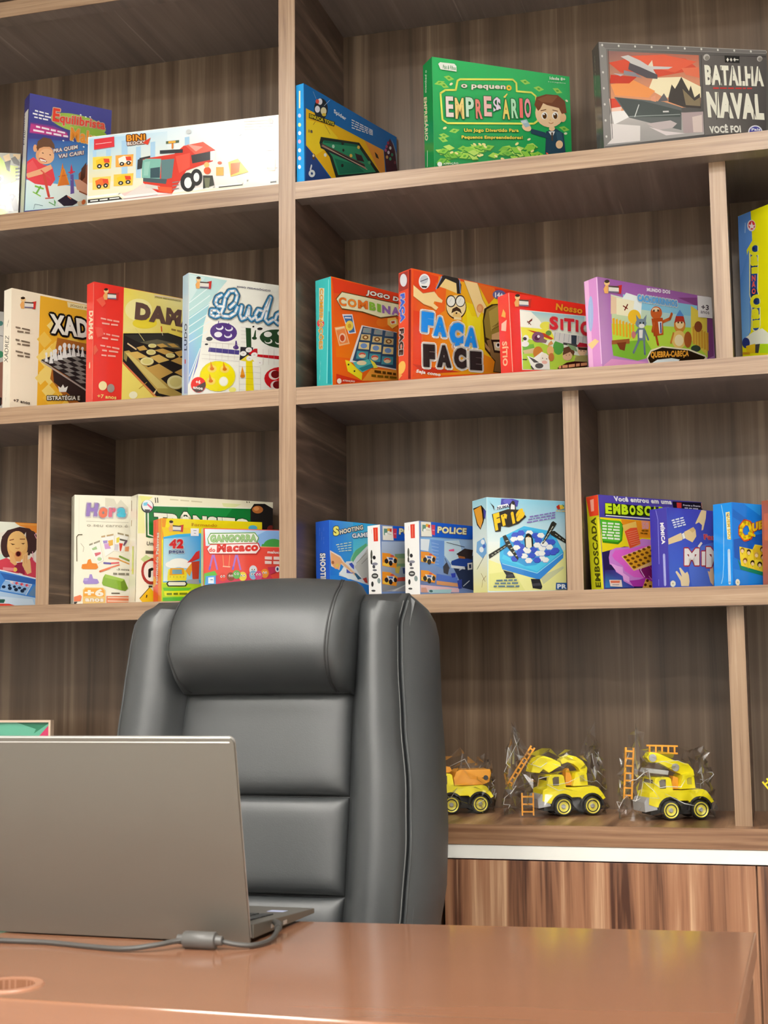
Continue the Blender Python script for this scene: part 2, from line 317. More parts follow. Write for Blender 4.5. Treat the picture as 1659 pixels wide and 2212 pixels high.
# headrest
HC = lambda a: math.copysign(abs(math.cos(a))**(1.0 if math.cos(a) > 0 else .8), math.cos(a))
hL = lerp_pts([(.335, -.232), (.355, -.240), (.40, -.249), (.44, -.249), (.487, -.243), (.513, -.234), (.546, -.205)]); hR = lerp_pts([(.335, .068), (.38, .074), (.42, .077), (.47, .080), (.514, .080), (.535, .070), (.546, .050)])
b = MB(); b.T = CT; vs = []; fs = []; nu, nv = 34, 34
for j in range(nv+1):                                           # roll the pad over the top of the back
    a = PI*(j/nv)*1.0; zc, ry = .408, .090
    zz = zc-(.072 if j/nv < .5 else .136)*HC(a); yy = -.018-ry*abs(math.sin(a))**.95
    if j/nv > .5: yy += .055*((j/nv-.5)/.5)**1.5
    for i in range(nu+1):
        u = i/nu; k = 2*u-1; x = hL(zz)+(hR(zz)-hL(zz))*u; e = max(0, 1-abs(k)**9)**.5
        sag = .012*k*k if j/nv > .5 else 0
        vs.append((x, -.010+(yy+.010)*(.35+.65*e), zz-sag*(j/nv-.5)*2))
n = len(vs); vs += [(x, .02, z-.0) for x, y, z in vs]
for j in range(nv):
    for i in range(nu): a = j*(nu+1)+i; fs += [(a, a+1, a+nu+2, a+nu+1), (n+a, n+a+nu+1, n+a+nu+2, n+a+1)]
for i in range(nu): a = nv*(nu+1)+i; fs += [(i, n+i, n+i+1, i+1), (a, a+1, n+a+1, n+a)]
for j in range(nv): a = j*(nu+1); fs.append((a, a+nu+1, n+a+nu+1, n+a)); a += nu; fs.append((a, n+a, n+a+nu+1, a+nu+1))
b.add(vs, fs); hr = b.build('headrest', LEATHER, ch, smooth=True)
def hp(j, u):
    a = PI*(j/nv); zz = .408-(.072 if j/nv < .5 else .136)*HC(a); yy = -.018-.090*abs(math.sin(a))**.95
    if j/nv > .5: yy += .055*((j/nv-.5)/.5)**1.5
    k = 2*u-1; e = max(0, 1-abs(k)**9)**.5; sag = .012*k*k if j/nv > .5 else 0
    return Vector((hL(zz)+(hR(zz)-hL(zz))*u, -.010+(yy+.010)*(.35+.65*e)-.0008, zz-sag*(j/nv-.5)*2))
b = MB(); b.T = CT
for u_, r_ in ((.905, .0016), (.919, .0011), (.045, .0012)):
    b = MB(); b.T = CT; b.tube([hp(j, u_+.03*((j-20)/20)**2) for j in range(2, nv+1)], r_, 6); b.build('stitching', SEAM, hr)
b = MB(); b.T = CT; b.box(-.232, .066, -.020, -.004, .336, .343); b.build('seam_fold', SEAM, hr)
b = MB(); b.T = CT
ZS = [-.28+.72*k/36 for k in range(37)]+[.45, .46, .47, .48, .488, .493]
rn = lambda z: math.sqrt(max(0, 1-(1-min(1, (.506-z)/.05))**2))
for off, yy in ((-.010, -.0172), (-.0045, -.0142)):
    b = MB(); b.T = CT; b.tube([(sR(z)+off, yy*rn(z), z) for z in ZS], .0011, 6); b.build('stitching', THREAD, ch)
b = MB(); b.T = CT; b.tube([(sR(z)+.003, -.0125*rn(z), z) for z in ZS], .0022, 6); b.build('piping', LEATHER, ch, smooth=True)
b = MB(); b.T = CT; b.tube([(oL(z)+.005, -.0145*rn(z), z) for z in ZS if z < .485], .0018, 6); b.build('piping', LEATHER, ch, smooth=True)
# seat and base, mostly behind the desk
b = MB(); b.box(-.25, .25, -.42, .02, .40, .50); b.build('seat', LEATHER, ch, smooth=True, bevel=.04, seg=4)
for s in (-1, 1):
    MB().tube([(s*.275, .03, .52), (s*.285, -.02, .66), (s*.285, -.28, .68), (s*.275, -.32, .64), (s*.26, -.30, .46)], .018, 10).build('armrest', BLACKP, ch, smooth=True)
MB().lathe([(.0, .10), (.03, .10), (.03, .26), (.02, .26), (.02, .40), (0, .40)], (0, -.2, 0), 'z', 16).build('gas_lift', BLACKP, ch, smooth=True)
for k in range(5):
    a = 2*PI*k/5+.3; p = Vector((math.cos(a), math.sin(a), 0)); o = MB().tube([Vector((0, -.2, .12)), Vector((0, -.2, .075))+p*.30], [.024, .014], 8).build('base_leg', BLACKP, ch)
    c = Vector((0, -.2, .0))+p*.30; MB().lathe([(0, -.02), (.026, -.02), (.028, 0), (.026, .02), (0, .02)], (c.x, c.y, .028), 'y', 14).build('caster', BLACKP, o)
# ------------------------------------------------------------ laptop (open, seen from behind)
lt = thing('laptop', 'open grey laptop seen from behind on the left of the desk', 'laptop', (.0926, -.9018, DZ), math.radians(-2.0))
HW = .192; LH = .267; ang = math.radians(11.8)
b = MB(); b.T = Matrix.Translation((0, 0, .002)) @ Matrix.Rotation(ang, 4, 'X')
def rr(w_, h0, h1, r, n=5):
    P = []
    for cx, cz, a0 in ((w_-r, h1-r, 0), (-w_+r, h1-r, 90), (-w_+.002, h0+.002, 180), (w_-.002, h0+.002, 270)):
        q = r if cz > (h0+h1)/2 else .002
        P += [(cx+q*math.cos(math.radians(a0+90*k/n)), cz+q*math.sin(math.radians(a0+90*k/n))) for k in range(n+1)]
    return P
b.prism(rr(HW, 0, LH, .008), 0, .004, 'y'); lid = b.build('lid', LAPM, lt, bevel=.0008)
b = MB(); b.T = Matrix.Translation((0, 0, .002)) @ Matrix.Rotation(ang, 4, 'X'); b.prism(rr(HW-.0006, .004, LH+.0016, .008), .0041, .0075, 'y'); rim_ = b.build('bezel_rim', LAPRIM, lid)
b = MB(); b.T = Matrix.Translation((0, 0, .002)) @ Matrix.Rotation(ang, 4, 'X'); b.box(-HW+.006, HW-.006, .0076, .0082, .014, LH-.006); b.build('screen', SCREEN, lid)
b = MB(); b.T = Matrix.Translation((0, 0, .002)) @ Matrix.Rotation(ang, 4, 'X'); b.prism([(-.0006, LH-.0052), (.0036, LH+.0010), (.0045, LH+.0004), (.0002, LH-.0062)], -HW+.006, HW-.006, 'x'); b.build('top_edge', LAPRIM, lid)  # pale strip stands for the highlight along the lid's top edge
b = MB(); zf0, zf1, zr0, zr1 = .003, .010, .006, .024; y0_, y1_ = .012, .238
b.add([(-HW, y0_, zr0), (HW, y0_, zr0), (HW, y1_, zf0), (-HW, y1_, zf0), (-HW, y0_, zr1), (HW, y0_, zr1), (HW, y1_, zf1), (-HW, y1_, zf1)], [(0, 3, 2, 1), (4, 5, 6, 7), (0, 1, 5, 4), (1, 2, 6, 5), (2, 3, 7, 6), (3, 0, 4, 7)])
base = b.build('base', LAPM, lt, bevel=.0015)
zt_ = lambda y: zr1+(zf1-zr1)*(y-y0_)/(y1_-y0_)
key = None
for r in range(6):
    for c in range(17):
        x = -HW+.016+c*.0212; y = .035+r*.0178
        if key is None: key = MB().box(-.0085, .0085, -.007, .007, 0, .0016).build('key', BLACKP, base, bevel=.0006, seg=1); o = key
        else: o = key.copy(); COL.objects.link(o)
        o.location = (x, y, zt_(y)+.0001); o.rotation_euler = (math.atan2(zf1-zr1, y1_-y0_), 0, 0)
MB().box(-.05, .05, .155, .225, 0, .0005).build('touchpad', DARKG, base).matrix_local = Matrix.Translation((0, 0, zt_(.19)-.0002+.0116)) @ Matrix.Rotation(math.atan2(zf1-zr1, y1_-y0_), 4, 'X') @ Matrix.Translation((0, 0, 0)) if False else Matrix.Translation((0, .0, zt_(0)+.0003)) @ Matrix.Rotation(math.atan2(zf1-zr1, y1_-y0_), 4, 'X')
st = MB().box(.148, .172, .165, .185, 0, .0003).build('sticker', mat('pale_blue_sticker', (.55, .6, .85), .3), base); st.matrix_local = Matrix.Translation((0, 0, zt_(0)+.0004)) @ Matrix.Rotation(math.atan2(zf1-zr1, y1_-y0_), 4, 'X')
st['label'] = 'small pale blue sticker on the palm rest'
for y in (.078, .098, .122): MB().box(HW-.0005, HW+.0008, y-.006, y+.006, zt_(y)-.0105, zt_(y)-.0055).build('port', LAPRIM, base)
MB().tube([(-HW+.03, .006, .012), (HW-.03, .006, .012)], .005, 10).build('hinge', DARKG, lt)
# charger cable with ferrite core
cb = thing('charger_cable', 'dark grey laptop charger cable with ferrite core lying behind the laptop', 'cable', (.16, -.97, DZ))
def at(x, y, z): return (x-.16, y+.97, z)
pth = [(-.86, -.90, .0035), (-.70, -.93, .0035), (-.48, -.945, .0035), (-.30, -.955, .0035), (-.16, -.960, .0035), (-.04, -.964, .0035), (.026, -.964, .0035), (.100, -.980, .0035), (.149, -.988, .0045), (.184, -.975, .008), (.211, -.950, .0105), (.2535, -.946, .0105), (.278, -.942, .0065), (.297, -.932, .0045), (.306, -.905, .0045), (.307, -.880, .007), (.304, -.855, .013)]
def cat(P, n=6):
    P = [Vector(p) for p in P]; out = []
    for i in range(len(P)-1):
        p0, p1, p2, p3 = P[max(i-1, 0)], P[i], P[i+1], P[min(i+2, len(P)-1)]
        for k in range(n): t = k/n; out.append(.5*((2*p1)+(p2-p0)*t+(2*p0-5*p1+4*p2-p3)*t*t+(3*p1-p0-3*p2+p3)*t**3))
    return out+[P[-1]]
MB().tube(cat([at(*p) for p in pth]), .0033, 8).build('cord', CABLE, cb, smooth=True)
c0, c1 = Vector(at(.211, -.948, .0112)), Vector(at(.2535, -.948, .0112)); dx = (c1-c0).length
MB().lathe([(.0033, -.010), (.006, -.009), (.0065, -.001), (.0100, 0), (.0109, .0015), (.0109, dx-.0015), (.0100, dx), (.0065, dx+.001), (.006, dx+.009), (.0033, dx+.010)], tuple(c0), 'x', 20).build('ferrite_core', mat('satin_grey_plastic', (.10, .096, .09), .35), cb, smooth=True)
MB().tube([at(.304, -.857, .013), at(.300, -.843, .0155), at(.2905, -.832, .017)], [.0052, .0056, .004], 10).build('plug', CABLE, cb, smooth=True)
# ------------------------------------------------------------ framed picture on the counter
pc = thing('picture_frame', 'small pale wooden frame with green and pink picture on the counter behind the laptop', 'picture', (-.78, .21, ZD))
b = MB(); hx, hz, fwid = .167, .192, .005
for a, c, d, e in ((-hx, hx, 0, fwid), (-hx, hx, hz-fwid, hz), (-hx, -hx+fwid, fwid, hz-fwid), (hx-fwid, hx, fwid, hz-fwid)): b.box(a, c, -.008, .008, d, e)
b.build('frame', mat('pale_wood', (.72, .56, .42), .5), pc)
def flat_print(name, parent, items, y, step=.0002):
    b = MB(); cols = []
    for k, (c, P) in enumerate(items): b.add([(x, y-step*k, z) for x, z in P], [tuple(range(len(P)))]); cols.append(c)
    o = b.build(name, PRINT, parent, fix=False); at_ = o.data.attributes.new('Col', 'FLOAT_COLOR', 'CORNER'); data = []
    for p, c in zip(o.data.polygons, cols): data += [*lin(c, ALB), 1]*len(p.vertices)
    at_.data.foreach_set('color', data); return o
MB().box(-hx+fwid, hx-fwid, 0, .006, fwid, hz-fwid).build('backing', WHITE, pc)
flat_print('picture', pc, [('6cc4a4', [(-hx+fwid, fwid), (hx-fwid, fwid), (hx-fwid, hz-fwid), (-hx+fwid, hz-fwid)]), ('2f8a66', [(hx-.09, hz-fwid), (hx-.04, hz-.02), (hx-.045, hz-.03), (hx-fwid, hz-fwid)]), ('e2346e', [(hx-fwid, hz-.008), (hx-.038, hz-.042), (hx-.10, hz-.11), (hx-fwid, hz-.12)])], -.0005)
# ------------------------------------------------------------ printed game boxes
# One record per box: pose of its lower front left corner and size, then the print on its faces, in half millimetres from the lower left of that face.
#  /name part   >  switch to the left side face   p polygon  g corner-shaded polygon  e ellipse  l stroke  t lettering
BOXES = r'''
#board_game_box|green and grey creature box cut off by the left frame edge, top left bay|-0.9484|0.1000|2.1450|0.3647|0.0047|0.0186|0.2500|0.2175|0.0600|185 183 166|138 138 128|flap|
/ cover_picture
p|185 183 166|1,1,499,1,499,434,1,434
p|200 224 90|44,298,172,392,304,415,404,416,427,350,412,243,216,165,51,158
p|143 184 58|114,230,241,342,342,311,314,186,150,162
e|244 247 232|267,361,30,1,2,-35
e|43 47 42|274,357,13,1,1,-18
p|200 224 90|404,416,425,392,447,351,482,303,430,279,410,285
p|215 232 96|453,376,490,370,492,307,460,288
p|233 199 149|418,417,447,433,455,401,443,368
p|74 74 66|426,389,455,401,451,344,439,350
p|233 199 149|464,430,499,431,499,425,495,406,472,402
p|90 86 78|455,408,474,420,496,392,496,374,469,384
e|244 247 232|412,307,15,1,1,-19
e|43 47 42|409,307,7,0,0,-11
p|75 77 64|478,363,498,365,499,358,479,354
p|75 77 64|479,346,499,348,499,341,479,337
p|75 77 64|480,329,499,331,499,324,480,320
p|75 77 64|480,312,499,314,499,307,481,303
p|143 140 136|411,250,461,256,489,211,499,168,499,158,459,146,434,174,414,176
p|201 194 188|432,223,464,192,479,151,445,149
p|92 86 96|452,238,470,196,484,225,475,235
e|244 240 244|467,221,6,0,0,-8
p|189 224 74|415,162,435,158,452,143,416,127
#board_game_box|tall worn purple game box with a boy in red, behind the fire truck box|-0.6053|0.0300|2.1434|0.7740|-0.0287|0.0174|0.1881|0.2804|0.0432|63 63 140|224 220 204|flap|
/ cover_picture
p|63 63 140|1,1,376,1,376,560,1,560
g|111 180 224,111 180 224,47 111 184,58 74 154|1,106,286,192,277,388,1,352
g|63 63 140,63 63 140,74 74 154,74 74 154|1,421,376,421,376,560,1,560
p|122 58 138|8,427,112,432,176,415,182,389,4,377
p|194 58 134|10,421,100,423,173,411,177,393,7,381
g|205 238 242,242 246 234,246 242 230,228 244 240|1,21,286,98,283,175,1,162
e|163 194 74|224,465,128,-6,-8,-41
e|143 180 58|279,436,77,2,-3,-21
p|232 67 76|1,245,28,271,75,244,114,244,130,187,111,154,40,151,1,168
p|240 90 94|1,205,1,232,25,258,50,222,3,187
e|233 168 120|79,291,39,-7,-13,-43
e|242 185 140|86,286,33,-6,-10,-35
e|233 168 120|34,313,9,2,1,-17
p|106 70 48|39,317,44,348,69,371,102,370,119,346,122,326,97,332,71,327,52,316,46,302
e|165 67 47|71,266,18,-5,-3,-7
p|253 246 234|56,270,87,266,84,260,61,261
e|58 36 24|69,298,4,-1,-1,-2
e|58 36 24|102,296,4,-1,-1,-2
p|240 177 132|1,181,1,191,63,225,107,253,114,235,77,204,7,171
p|224 122 42|159,270,171,225,196,176,141,159,151,215
l|201 96 28|21|142,203,184,218
l|232 144 47|24|163,244,144,166
l|232 144 47|24|167,244,193,175
p|216 52 74|199,274,210,232,194,223
l|216 52 74|24|187,231,217,240
p|111 90 160|197,223,211,226,218,140,201,133
l|143 138 184|21|185,208,205,198
p|154 90 64|234,233,278,293,286,138,240,150
p|90 51 36|246,259,268,294,264,222,242,191
p|226 164 134|215,203,241,208,276,191,277,147,230,159
l|216 74 58|60|77,201,104,106
l|216 74 58|24|88,93,127,103
l|224 88 74|30|63,218,110,187
l|124 184 58|39|40,141,80,135
l|143 196 74|27|32,113,68,99
l|111 176 64|36|66,145,48,109
l|111 174 106|21|105,79,135,68
p|111 174 106|127,97,137,85,132,64
p|44 32 48|144,93,182,126,241,103,213,82,158,69
p|244 244 244|147,90,174,72,158,67,142,79
l|240 128 96|21|188,121,205,111
p|232 208 176|232,102,272,122,279,103,240,83
e|208 106 58|262,107,8,-2,-4,-12
l|106 127 140|9|44,59,80,58
l|106 127 140|9|44,59,39,35
e|255 255 255|158,372,4,-1,-1,-3
e|255 255 255|202,380,4,-1,-1,-3
e|255 255 255|252,362,4,-1,-1,-3
e|255 255 255|256,503,4,-1,-1,-3
e|255 255 255|276,507,4,-1,-1,-3
e|255 255 255|232,508,4,-1,-1,-3
/ small_print
p|244 240 246|25,488,39,487,40,480,25,481
p|244 240 246|44,487,65,485,65,479,45,480
p|244 240 246|70,485,87,484,87,478,70,479
p|244 240 246|16,473,37,472,37,465,16,466
p|244 240 246|42,472,65,471,65,464,42,465
p|244 240 246|70,471,98,470,98,463,70,464
p|244 240 246|23,457,39,457,39,451,23,451
p|244 240 246|43,457,57,457,57,450,44,451
p|244 240 246|61,457,85,457,85,450,62,450
p|246 224 238|33,417,51,416,52,408,33,408
p|246 224 238|58,416,92,415,93,407,58,408
p|246 224 238|99,415,122,415,122,406,99,406
p|246 224 238|129,414,164,413,165,405,129,406
p|246 224 238|21,398,70,398,70,390,21,389
p|246 224 238|79,398,104,399,104,390,79,390
p|246 224 238|112,399,147,399,148,390,113,390
p|246 224 238|156,399,178,399,179,391,157,390
/ slogan_lettering
t|PRA QUEM|246 239 232|116,304,224,345,115,324|0.03|138 90 106|12|0
t|VAI CAIR!|246 239 232|138,286,253,327,138,304|0.03|138 90 106|12|0
/ title_lettering
t|E|232 64 44|105,453,136,454,107,514|0.03|248 208 176|21|0
t|quilibrista|232 64 44|137,441,346,449,138,495|0.02|248 208 176|18|0
/ title_lettering
t|Maluco|240 147 42|189,380,366,378,190,441|0.03|248 224 176|15|0
>
/ side_print
p|63 63 140|1,1,86,1,86,560,1,560
p|239 234 220|13,11,73,11,73,493,13,493
t|Equilibrista|74 68 88|40,337,24,534,4,349|0||0|0
l|63 122 74|30|35,403,32,384
p|74 68 64|29,326,31,301,32,296,30,321
p|74 68 64|32,294,34,272,35,267,33,289
p|74 68 64|34,265,37,232,38,227,35,260
p|74 68 64|38,225,40,204,40,199,39,220
p|74 68 64|40,197,43,162,44,157,41,192
p|74 68 64|44,155,47,121,47,116,45,150
#building_set_box|long low white box with a red brick fire truck, at the shelf front|-0.4396|0.0040|2.1401|0.0157|-0.0005|-0.0009|0.4360|0.1539|0.0600|246 246 240|240 238 230|top|
/ cover_picture
p|246 246 240|1,1,871,1,871,307,1,307
g|242 228 184,246 242 224,255 255 255,191 224 240|5,15,867,7,868,304,4,304
g|233 220 168,244 238 212,207 230 242,159 208 238|7,101,372,84,371,292,7,295
p|169 205 232|159,273,187,273,189,103,161,106
p|169 205 232|227,238,249,239,251,97,228,99
p|169 205 232|24,245,41,246,42,194,25,196
p|169 205 232|87,243,109,244,110,187,87,189
p|169 205 232|294,252,316,253,316,165,294,167
p|169 205 232|451,256,472,257,473,211,451,214
p|240 200 192|162,37,394,82,395,8,174,9
g|224 214 208,239 232 226,246 242 236,234 216 204|168,20,697,19,671,74,295,92
l|251 248 238|49|8,36,151,38,174,20,585,23,713,23,735,36,866,33
p|58 54 52|4,26,151,26,168,11,4,10
l|138 132 128|12|168,12,329,15
p|74 70 64|606,22,713,22,713,17,606,17
p|53 50 46|835,21,862,22,862,14,835,14
p|242 240 234|16,21,52,21,52,16,16,16
p|242 240 234|60,21,97,22,97,16,60,16
p|242 240 234|106,22,151,22,151,17,106,17
/ vehicle_picture
p|246 207 82|25,214,115,210,111,154,26,158
p|242 194 42|39,197,66,206,97,200,107,174,44,172
p|224 72 42|75,202,102,199,105,181,80,183
e|42 38 36|57,170,12,-1,0,-10
e|216 212 204|57,170,5,0,0,-4
e|42 38 36|91,171,12,-1,0,-10
e|216 212 204|91,171,5,0,0,-4
/ vehicle_picture
p|240 168 74|132,210,216,207,212,154,133,157
p|240 236 224|145,195,170,204,199,197,208,173,149,170
p|224 72 42|178,200,204,197,206,179,183,182
e|42 38 36|162,169,11,-1,0,-9
e|216 212 204|162,169,4,0,0,-4
e|42 38 36|193,170,11,-1,0,-9
e|216 212 204|193,170,4,0,0,-4
/ vehicle_picture
p|242 206 98|25,122,111,120,107,64,26,67
p|232 112 42|38,106,64,115,94,109,103,83,43,80
p|224 72 42|72,111,98,109,101,90,77,92
e|42 38 36|56,79,11,-1,0,-10
e|216 212 204|56,79,4,0,0,-4
e|42 38 36|87,80,11,-1,0,-10
e|216 212 204|87,80,4,0,0,-4
/ vehicle_picture
p|242 200 78|125,125,217,122,213,69,125,73
p|244 198 44|139,109,166,118,199,112,208,87,144,85
p|224 72 42|176,114,203,111,206,94,181,96
e|42 38 36|158,84,12,-1,0,-9
e|216 212 204|158,84,5,0,0,-4
e|42 38 36|192,85,12,-1,0,-9
e|216 212 204|192,85,5,0,0,-4
/ fire_truck_picture
p|216 58 42|261,181,404,187,448,219,568,201,592,182,579,136,460,107,406,28,395,13,329,25,262,74
p|232 84 64|410,176,476,184,476,121,427,100
p|226 96 76|454,219,535,226,584,188,503,171
p|240 160 144|464,223,535,204,503,187
p|60 58 60|481,173,568,180,568,143,487,136
p|242 239 232|568,180,592,182,590,140,568,140
p|127 184 168|255,171,272,180,344,172,339,82,256,96
p|150 200 184|267,165,294,167,284,104,264,106
p|95 127 128|344,167,405,166,394,82,345,77
p|57 82 90|295,135,339,136,339,88,295,92
p|47 52 56|338,210,443,204,443,188,338,194
p|74 90 96|262,96,372,79,367,58,262,80
p|53 52 52|236,179,261,187,256,139,234,136
p|53 52 52|244,186,294,191,294,182,244,177
l|224 138 58|44|396,214,396,236
p|90 106 80|366,247,426,246,426,235,366,235
p|232 176 64|377,246,410,245,410,235,377,236
e|44 42 42|468,56,35,-4,0,-42
e|244 242 238|468,53,17,-2,0,-24
e|44 42 42|506,73,27,-3,0,-37
e|244 242 238|506,73,13,-1,0,-20
p|216 210 202|273,68,340,51,340,35,273,52
p|232 96 58|329,52,395,40,395,13,334,30
l|138 134 128|20|397,61,427,63
l|138 134 128|20|397,46,427,48
l|138 134 128|20|397,31,427,33
e|224 90 48|555,97,16,-2,0,-16
e|240 192 112|552,123,12,-1,0,-12
p|58 60 52|536,78,579,73,587,30,536,20
p|122 124 96|541,67,568,64,563,22,547,24
/ accessory_picture
p|244 208 96|649,124,692,135,740,72,660,59
p|224 122 58|660,117,703,118,697,76,660,65
e|232 106 74|611,125,10,-1,0,-7
p|240 176 80|595,108,628,105,628,68,595,71
p|240 168 144|799,201,852,211,852,154,804,156
p|232 96 74|804,196,846,201,841,160,809,164
p|244 192 144|814,121,857,122,857,65,825,68
l|232 138 112|25|820,79,867,77
l|224 184 160|15|719,295,847,285
l|224 184 160|15|719,283,847,274
l|224 184 160|15|719,271,847,262
l|224 184 160|15|719,260,846,251
e|224 144 122|836,284,12,-1,0,-12
l|192 205 176|34|857,237,862,221
e|216 220 220|700,244,8,-1,0,-8
e|208 212 212|470,278,12,-1,0,-10
/ maker_label
p|217 48 60|31,293,125,295,127,249,31,246
l|246 216 216|12|38,270,114,271
/ title_lettering
t|BINI|232 150 42|185,267,271,263,184,294|0.04|106 58 32|20|0
t|BLOCKS|242 232 220|188,248,271,247,188,263|0.03|138 74 48|15|0
p|216 64 42|271,260,296,271,283,240,260,251
#toy_game_box|blue and yellow box with a green pool table, leaning along the centre upright|0.0562|0.0008|2.1402|1.2604|0.0040|-0.0029|0.3570|0.2113|0.0200|27 108 180|42 164 238|flap|
/ cover_picture
p|27 108 180|1,1,713,1,713,422,1,422
p|247 191 32|13,318,119,319,225,317,602,324,614,219,220,70,198,67,79,129,11,157
p|252 217 46|15,271,160,295,245,265,126,169,79,135,13,164
p|239 154 58|447,321,599,323,614,219,572,206
p|43 74 140|6,1,11,154,79,125,188,64,8,1
/ pool_table_picture
p|37 50 44|117,228,406,296,569,209,225,81,179,160,106,197
p|47 143 104|138,220,389,282,536,202,242,99,200,167,127,204
p|29 106 80|138,220,389,282,392,272,138,209
p|40 50 58|106,201,444,210,455,190,116,178
l|200 154 128|15|122,190,455,197
l|122 74 58|13|117,198,444,207
l|224 192 160|10|127,195,467,192
p|31 115 88|216,165,387,189,443,174,253,106
p|58 42 48|371,237,422,243,444,220,387,209
e|191 224 204|207,215,10,3,0,-8
e|240 200 90|400,273,11,3,0,-8
e|238 196 90|340,216,11,3,0,-8
e|90 168 112|482,229,11,3,0,-8
e|244 242 234|147,158,10,3,0,-8
e|37 50 44|278,251,10,3,0,-7
e|37 50 44|282,222,8,2,0,-7
e|37 50 44|273,151,10,3,0,-8
e|106 74 42|64,124,11,4,0,-13
e|232 224 200|62,128,7,2,0,-6
p|58 48 32|527,293,550,287,562,270,538,270
/ ball_window_picture
p|74 38 52|655,396,708,351,713,331,713,258,620,224,605,318
p|143 154 160|667,400,685,381,713,338,713,270,712,269,696,350
e|168 58 90|639,370,10,3,0,-8
e|184 74 106|626,349,10,3,0,-8
e|216 224 216|657,352,10,3,0,-8
e|216 208 224|641,326,10,3,0,-8
e|58 138 106|671,325,10,3,0,-8
e|63 154 112|655,300,10,3,0,-8
e|216 160 96|628,300,10,3,0,-8
e|122 58 74|694,295,10,3,0,-8
e|192 96 154|617,329,10,3,0,-8
/ logo_badge
e|35 48 60|119,351,50,17,-1,-48
e|240 238 242|112,381,17,6,0,-14
e|232 88 74|93,375,13,4,0,-10
e|236 234 242|93,341,18,6,0,-15
e|232 220 176|137,348,21,7,0,-17
e|224 192 64|140,333,15,5,0,-7
l|232 232 240|6|63,408,83,384
l|224 228 240|6|184,413,141,372
l|74 64 48|10|144,290,183,261
l|74 64 48|10|76,280,61,262
/ title_lettering
p|74 64 32|32,303,220,328,214,305,31,282
t|SINUCA TOYS|242 220 48|35,286,211,309,36,301|0.03||0|0
/ brand_lettering
t|Spider|238 244 250|212,361,304,356,213,384|0.03||0|0
/ small_print
p|228 236 246|347,383,371,384,371,379,347,378
p|228 236 246|377,384,405,385,405,380,377,379
p|228 236 246|410,385,439,386,439,381,410,380
p|228 236 246|445,386,478,387,478,383,445,381
p|228 236 246|484,387,512,388,512,384,484,383
p|228 236 246|346,371,364,372,364,367,346,366
p|228 236 246|370,372,402,375,402,370,370,368
p|228 236 246|408,375,440,377,440,372,408,370
p|228 236 246|446,377,477,379,477,375,445,373
p|228 236 246|483,380,512,382,512,377,483,375
p|228 236 246|346,359,360,360,360,356,346,354
p|228 236 246|366,361,397,364,397,359,366,356
p|228 236 246|403,364,440,368,440,363,403,360
p|228 236 246|446,369,469,371,469,366,446,364
p|228 236 246|475,371,512,375,512,370,475,367
p|228 236 246|346,347,371,350,371,346,346,342
p|228 236 246|378,351,417,356,417,351,378,346
p|228 236 246|425,357,450,360,450,356,425,352
p|228 236 246|458,361,475,363,474,359,458,356
p|228 236 246|482,364,512,368,511,363,482,360
t|18|74 74 96|27,217,55,223,27,230|0.03||0|0
l|240 244 248|42|37,59,45,80
e|240 244 248|47,46,23,7,0,-16
e|43 74 140|47,46,8,2,0,-6
>
/ side_print
p|42 164 238|1,1,39,1,39,422,1,422
l|244 242 192|39|19,394,18,319
e|207 216 240|17,287,8,-2,0,-9
e|232 240 160|17,247,8,-2,0,-9
e|240 244 248|17,211,8,-2,0,-9
e|240 184 216|16,175,8,-2,0,-9
e|244 244 244|16,137,8,-2,0,-9
e|240 208 216|16,103,8,-2,0,-9
e|240 248 255|15,66,8,-2,0,-9
#board_game_box|green box with a cartoon boy in a suit and money, top right bay|0.3220|0.0400|2.1401|0.6372|-0.0206|-0.0159|0.3191|0.2482|0.0480|42 164 87|36 154 80|lid|
/ cover_picture
p|42 164 87|1,1,638,1,638,496,1,496
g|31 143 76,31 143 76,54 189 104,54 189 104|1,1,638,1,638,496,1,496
p|159 212 90|51,418,74,426,98,413,74,403
e|90 168 60|74,415,7,0,-1,-4
p|159 212 90|8,380,26,397,55,398,38,379
e|90 168 60|32,389,7,3,1,-3
p|159 212 90|30,388,54,392,73,374,49,369
e|90 168 60|51,381,7,-1,-1,-4
p|159 212 90|401,448,426,456,450,442,425,433
e|90 168 60|425,445,7,0,-1,-4
p|159 212 90|464,425,488,435,514,423,490,411
e|90 168 60|489,423,7,0,0,-4
p|159 212 90|555,434,580,438,601,420,575,414
e|90 168 60|578,426,7,-1,-2,-4
p|159 212 90|69,186,88,202,117,200,98,183
e|90 168 60|93,193,7,3,1,-3
p|159 212 90|23,168,45,177,70,166,47,155
e|90 168 60|46,167,7,0,0,-4
p|159 212 90|19,155,43,161,64,145,40,138
e|90 168 60|41,150,7,-1,-1,-4
p|159 212 90|580,266,605,274,630,260,605,250
e|90 168 60|605,262,7,0,-1,-4
/ banknote_picture
p|63 143 58|105,114,131,132,160,122,136,105
p|143 207 74|105,118,130,134,158,126,134,110
e|95 174 60|131,122,8,2,0,-4
p|63 143 58|41,116,69,129,95,115,69,102
p|188 224 106|41,120,68,131,93,119,68,106
p|63 143 58|357,97,380,119,413,116,391,95
p|188 224 106|357,101,379,122,410,120,389,100
e|95 174 60|383,110,8,3,1,-4
p|63 143 58|125,103,144,127,176,129,158,105
p|143 207 74|124,107,143,130,174,132,156,110
p|63 143 58|424,169,455,179,479,162,450,151
p|188 224 106|424,173,453,182,477,166,449,156
e|95 174 60|450,169,8,0,-1,-4
p|63 143 58|358,138,383,158,414,152,391,133
p|188 224 106|357,142,382,161,412,156,389,137
p|63 143 58|40,81,69,90,92,72,64,62
p|143 207 74|40,85,68,92,90,76,63,67
e|95 174 60|65,80,8,-1,-1,-4
p|63 143 58|81,77,100,101,132,104,114,80
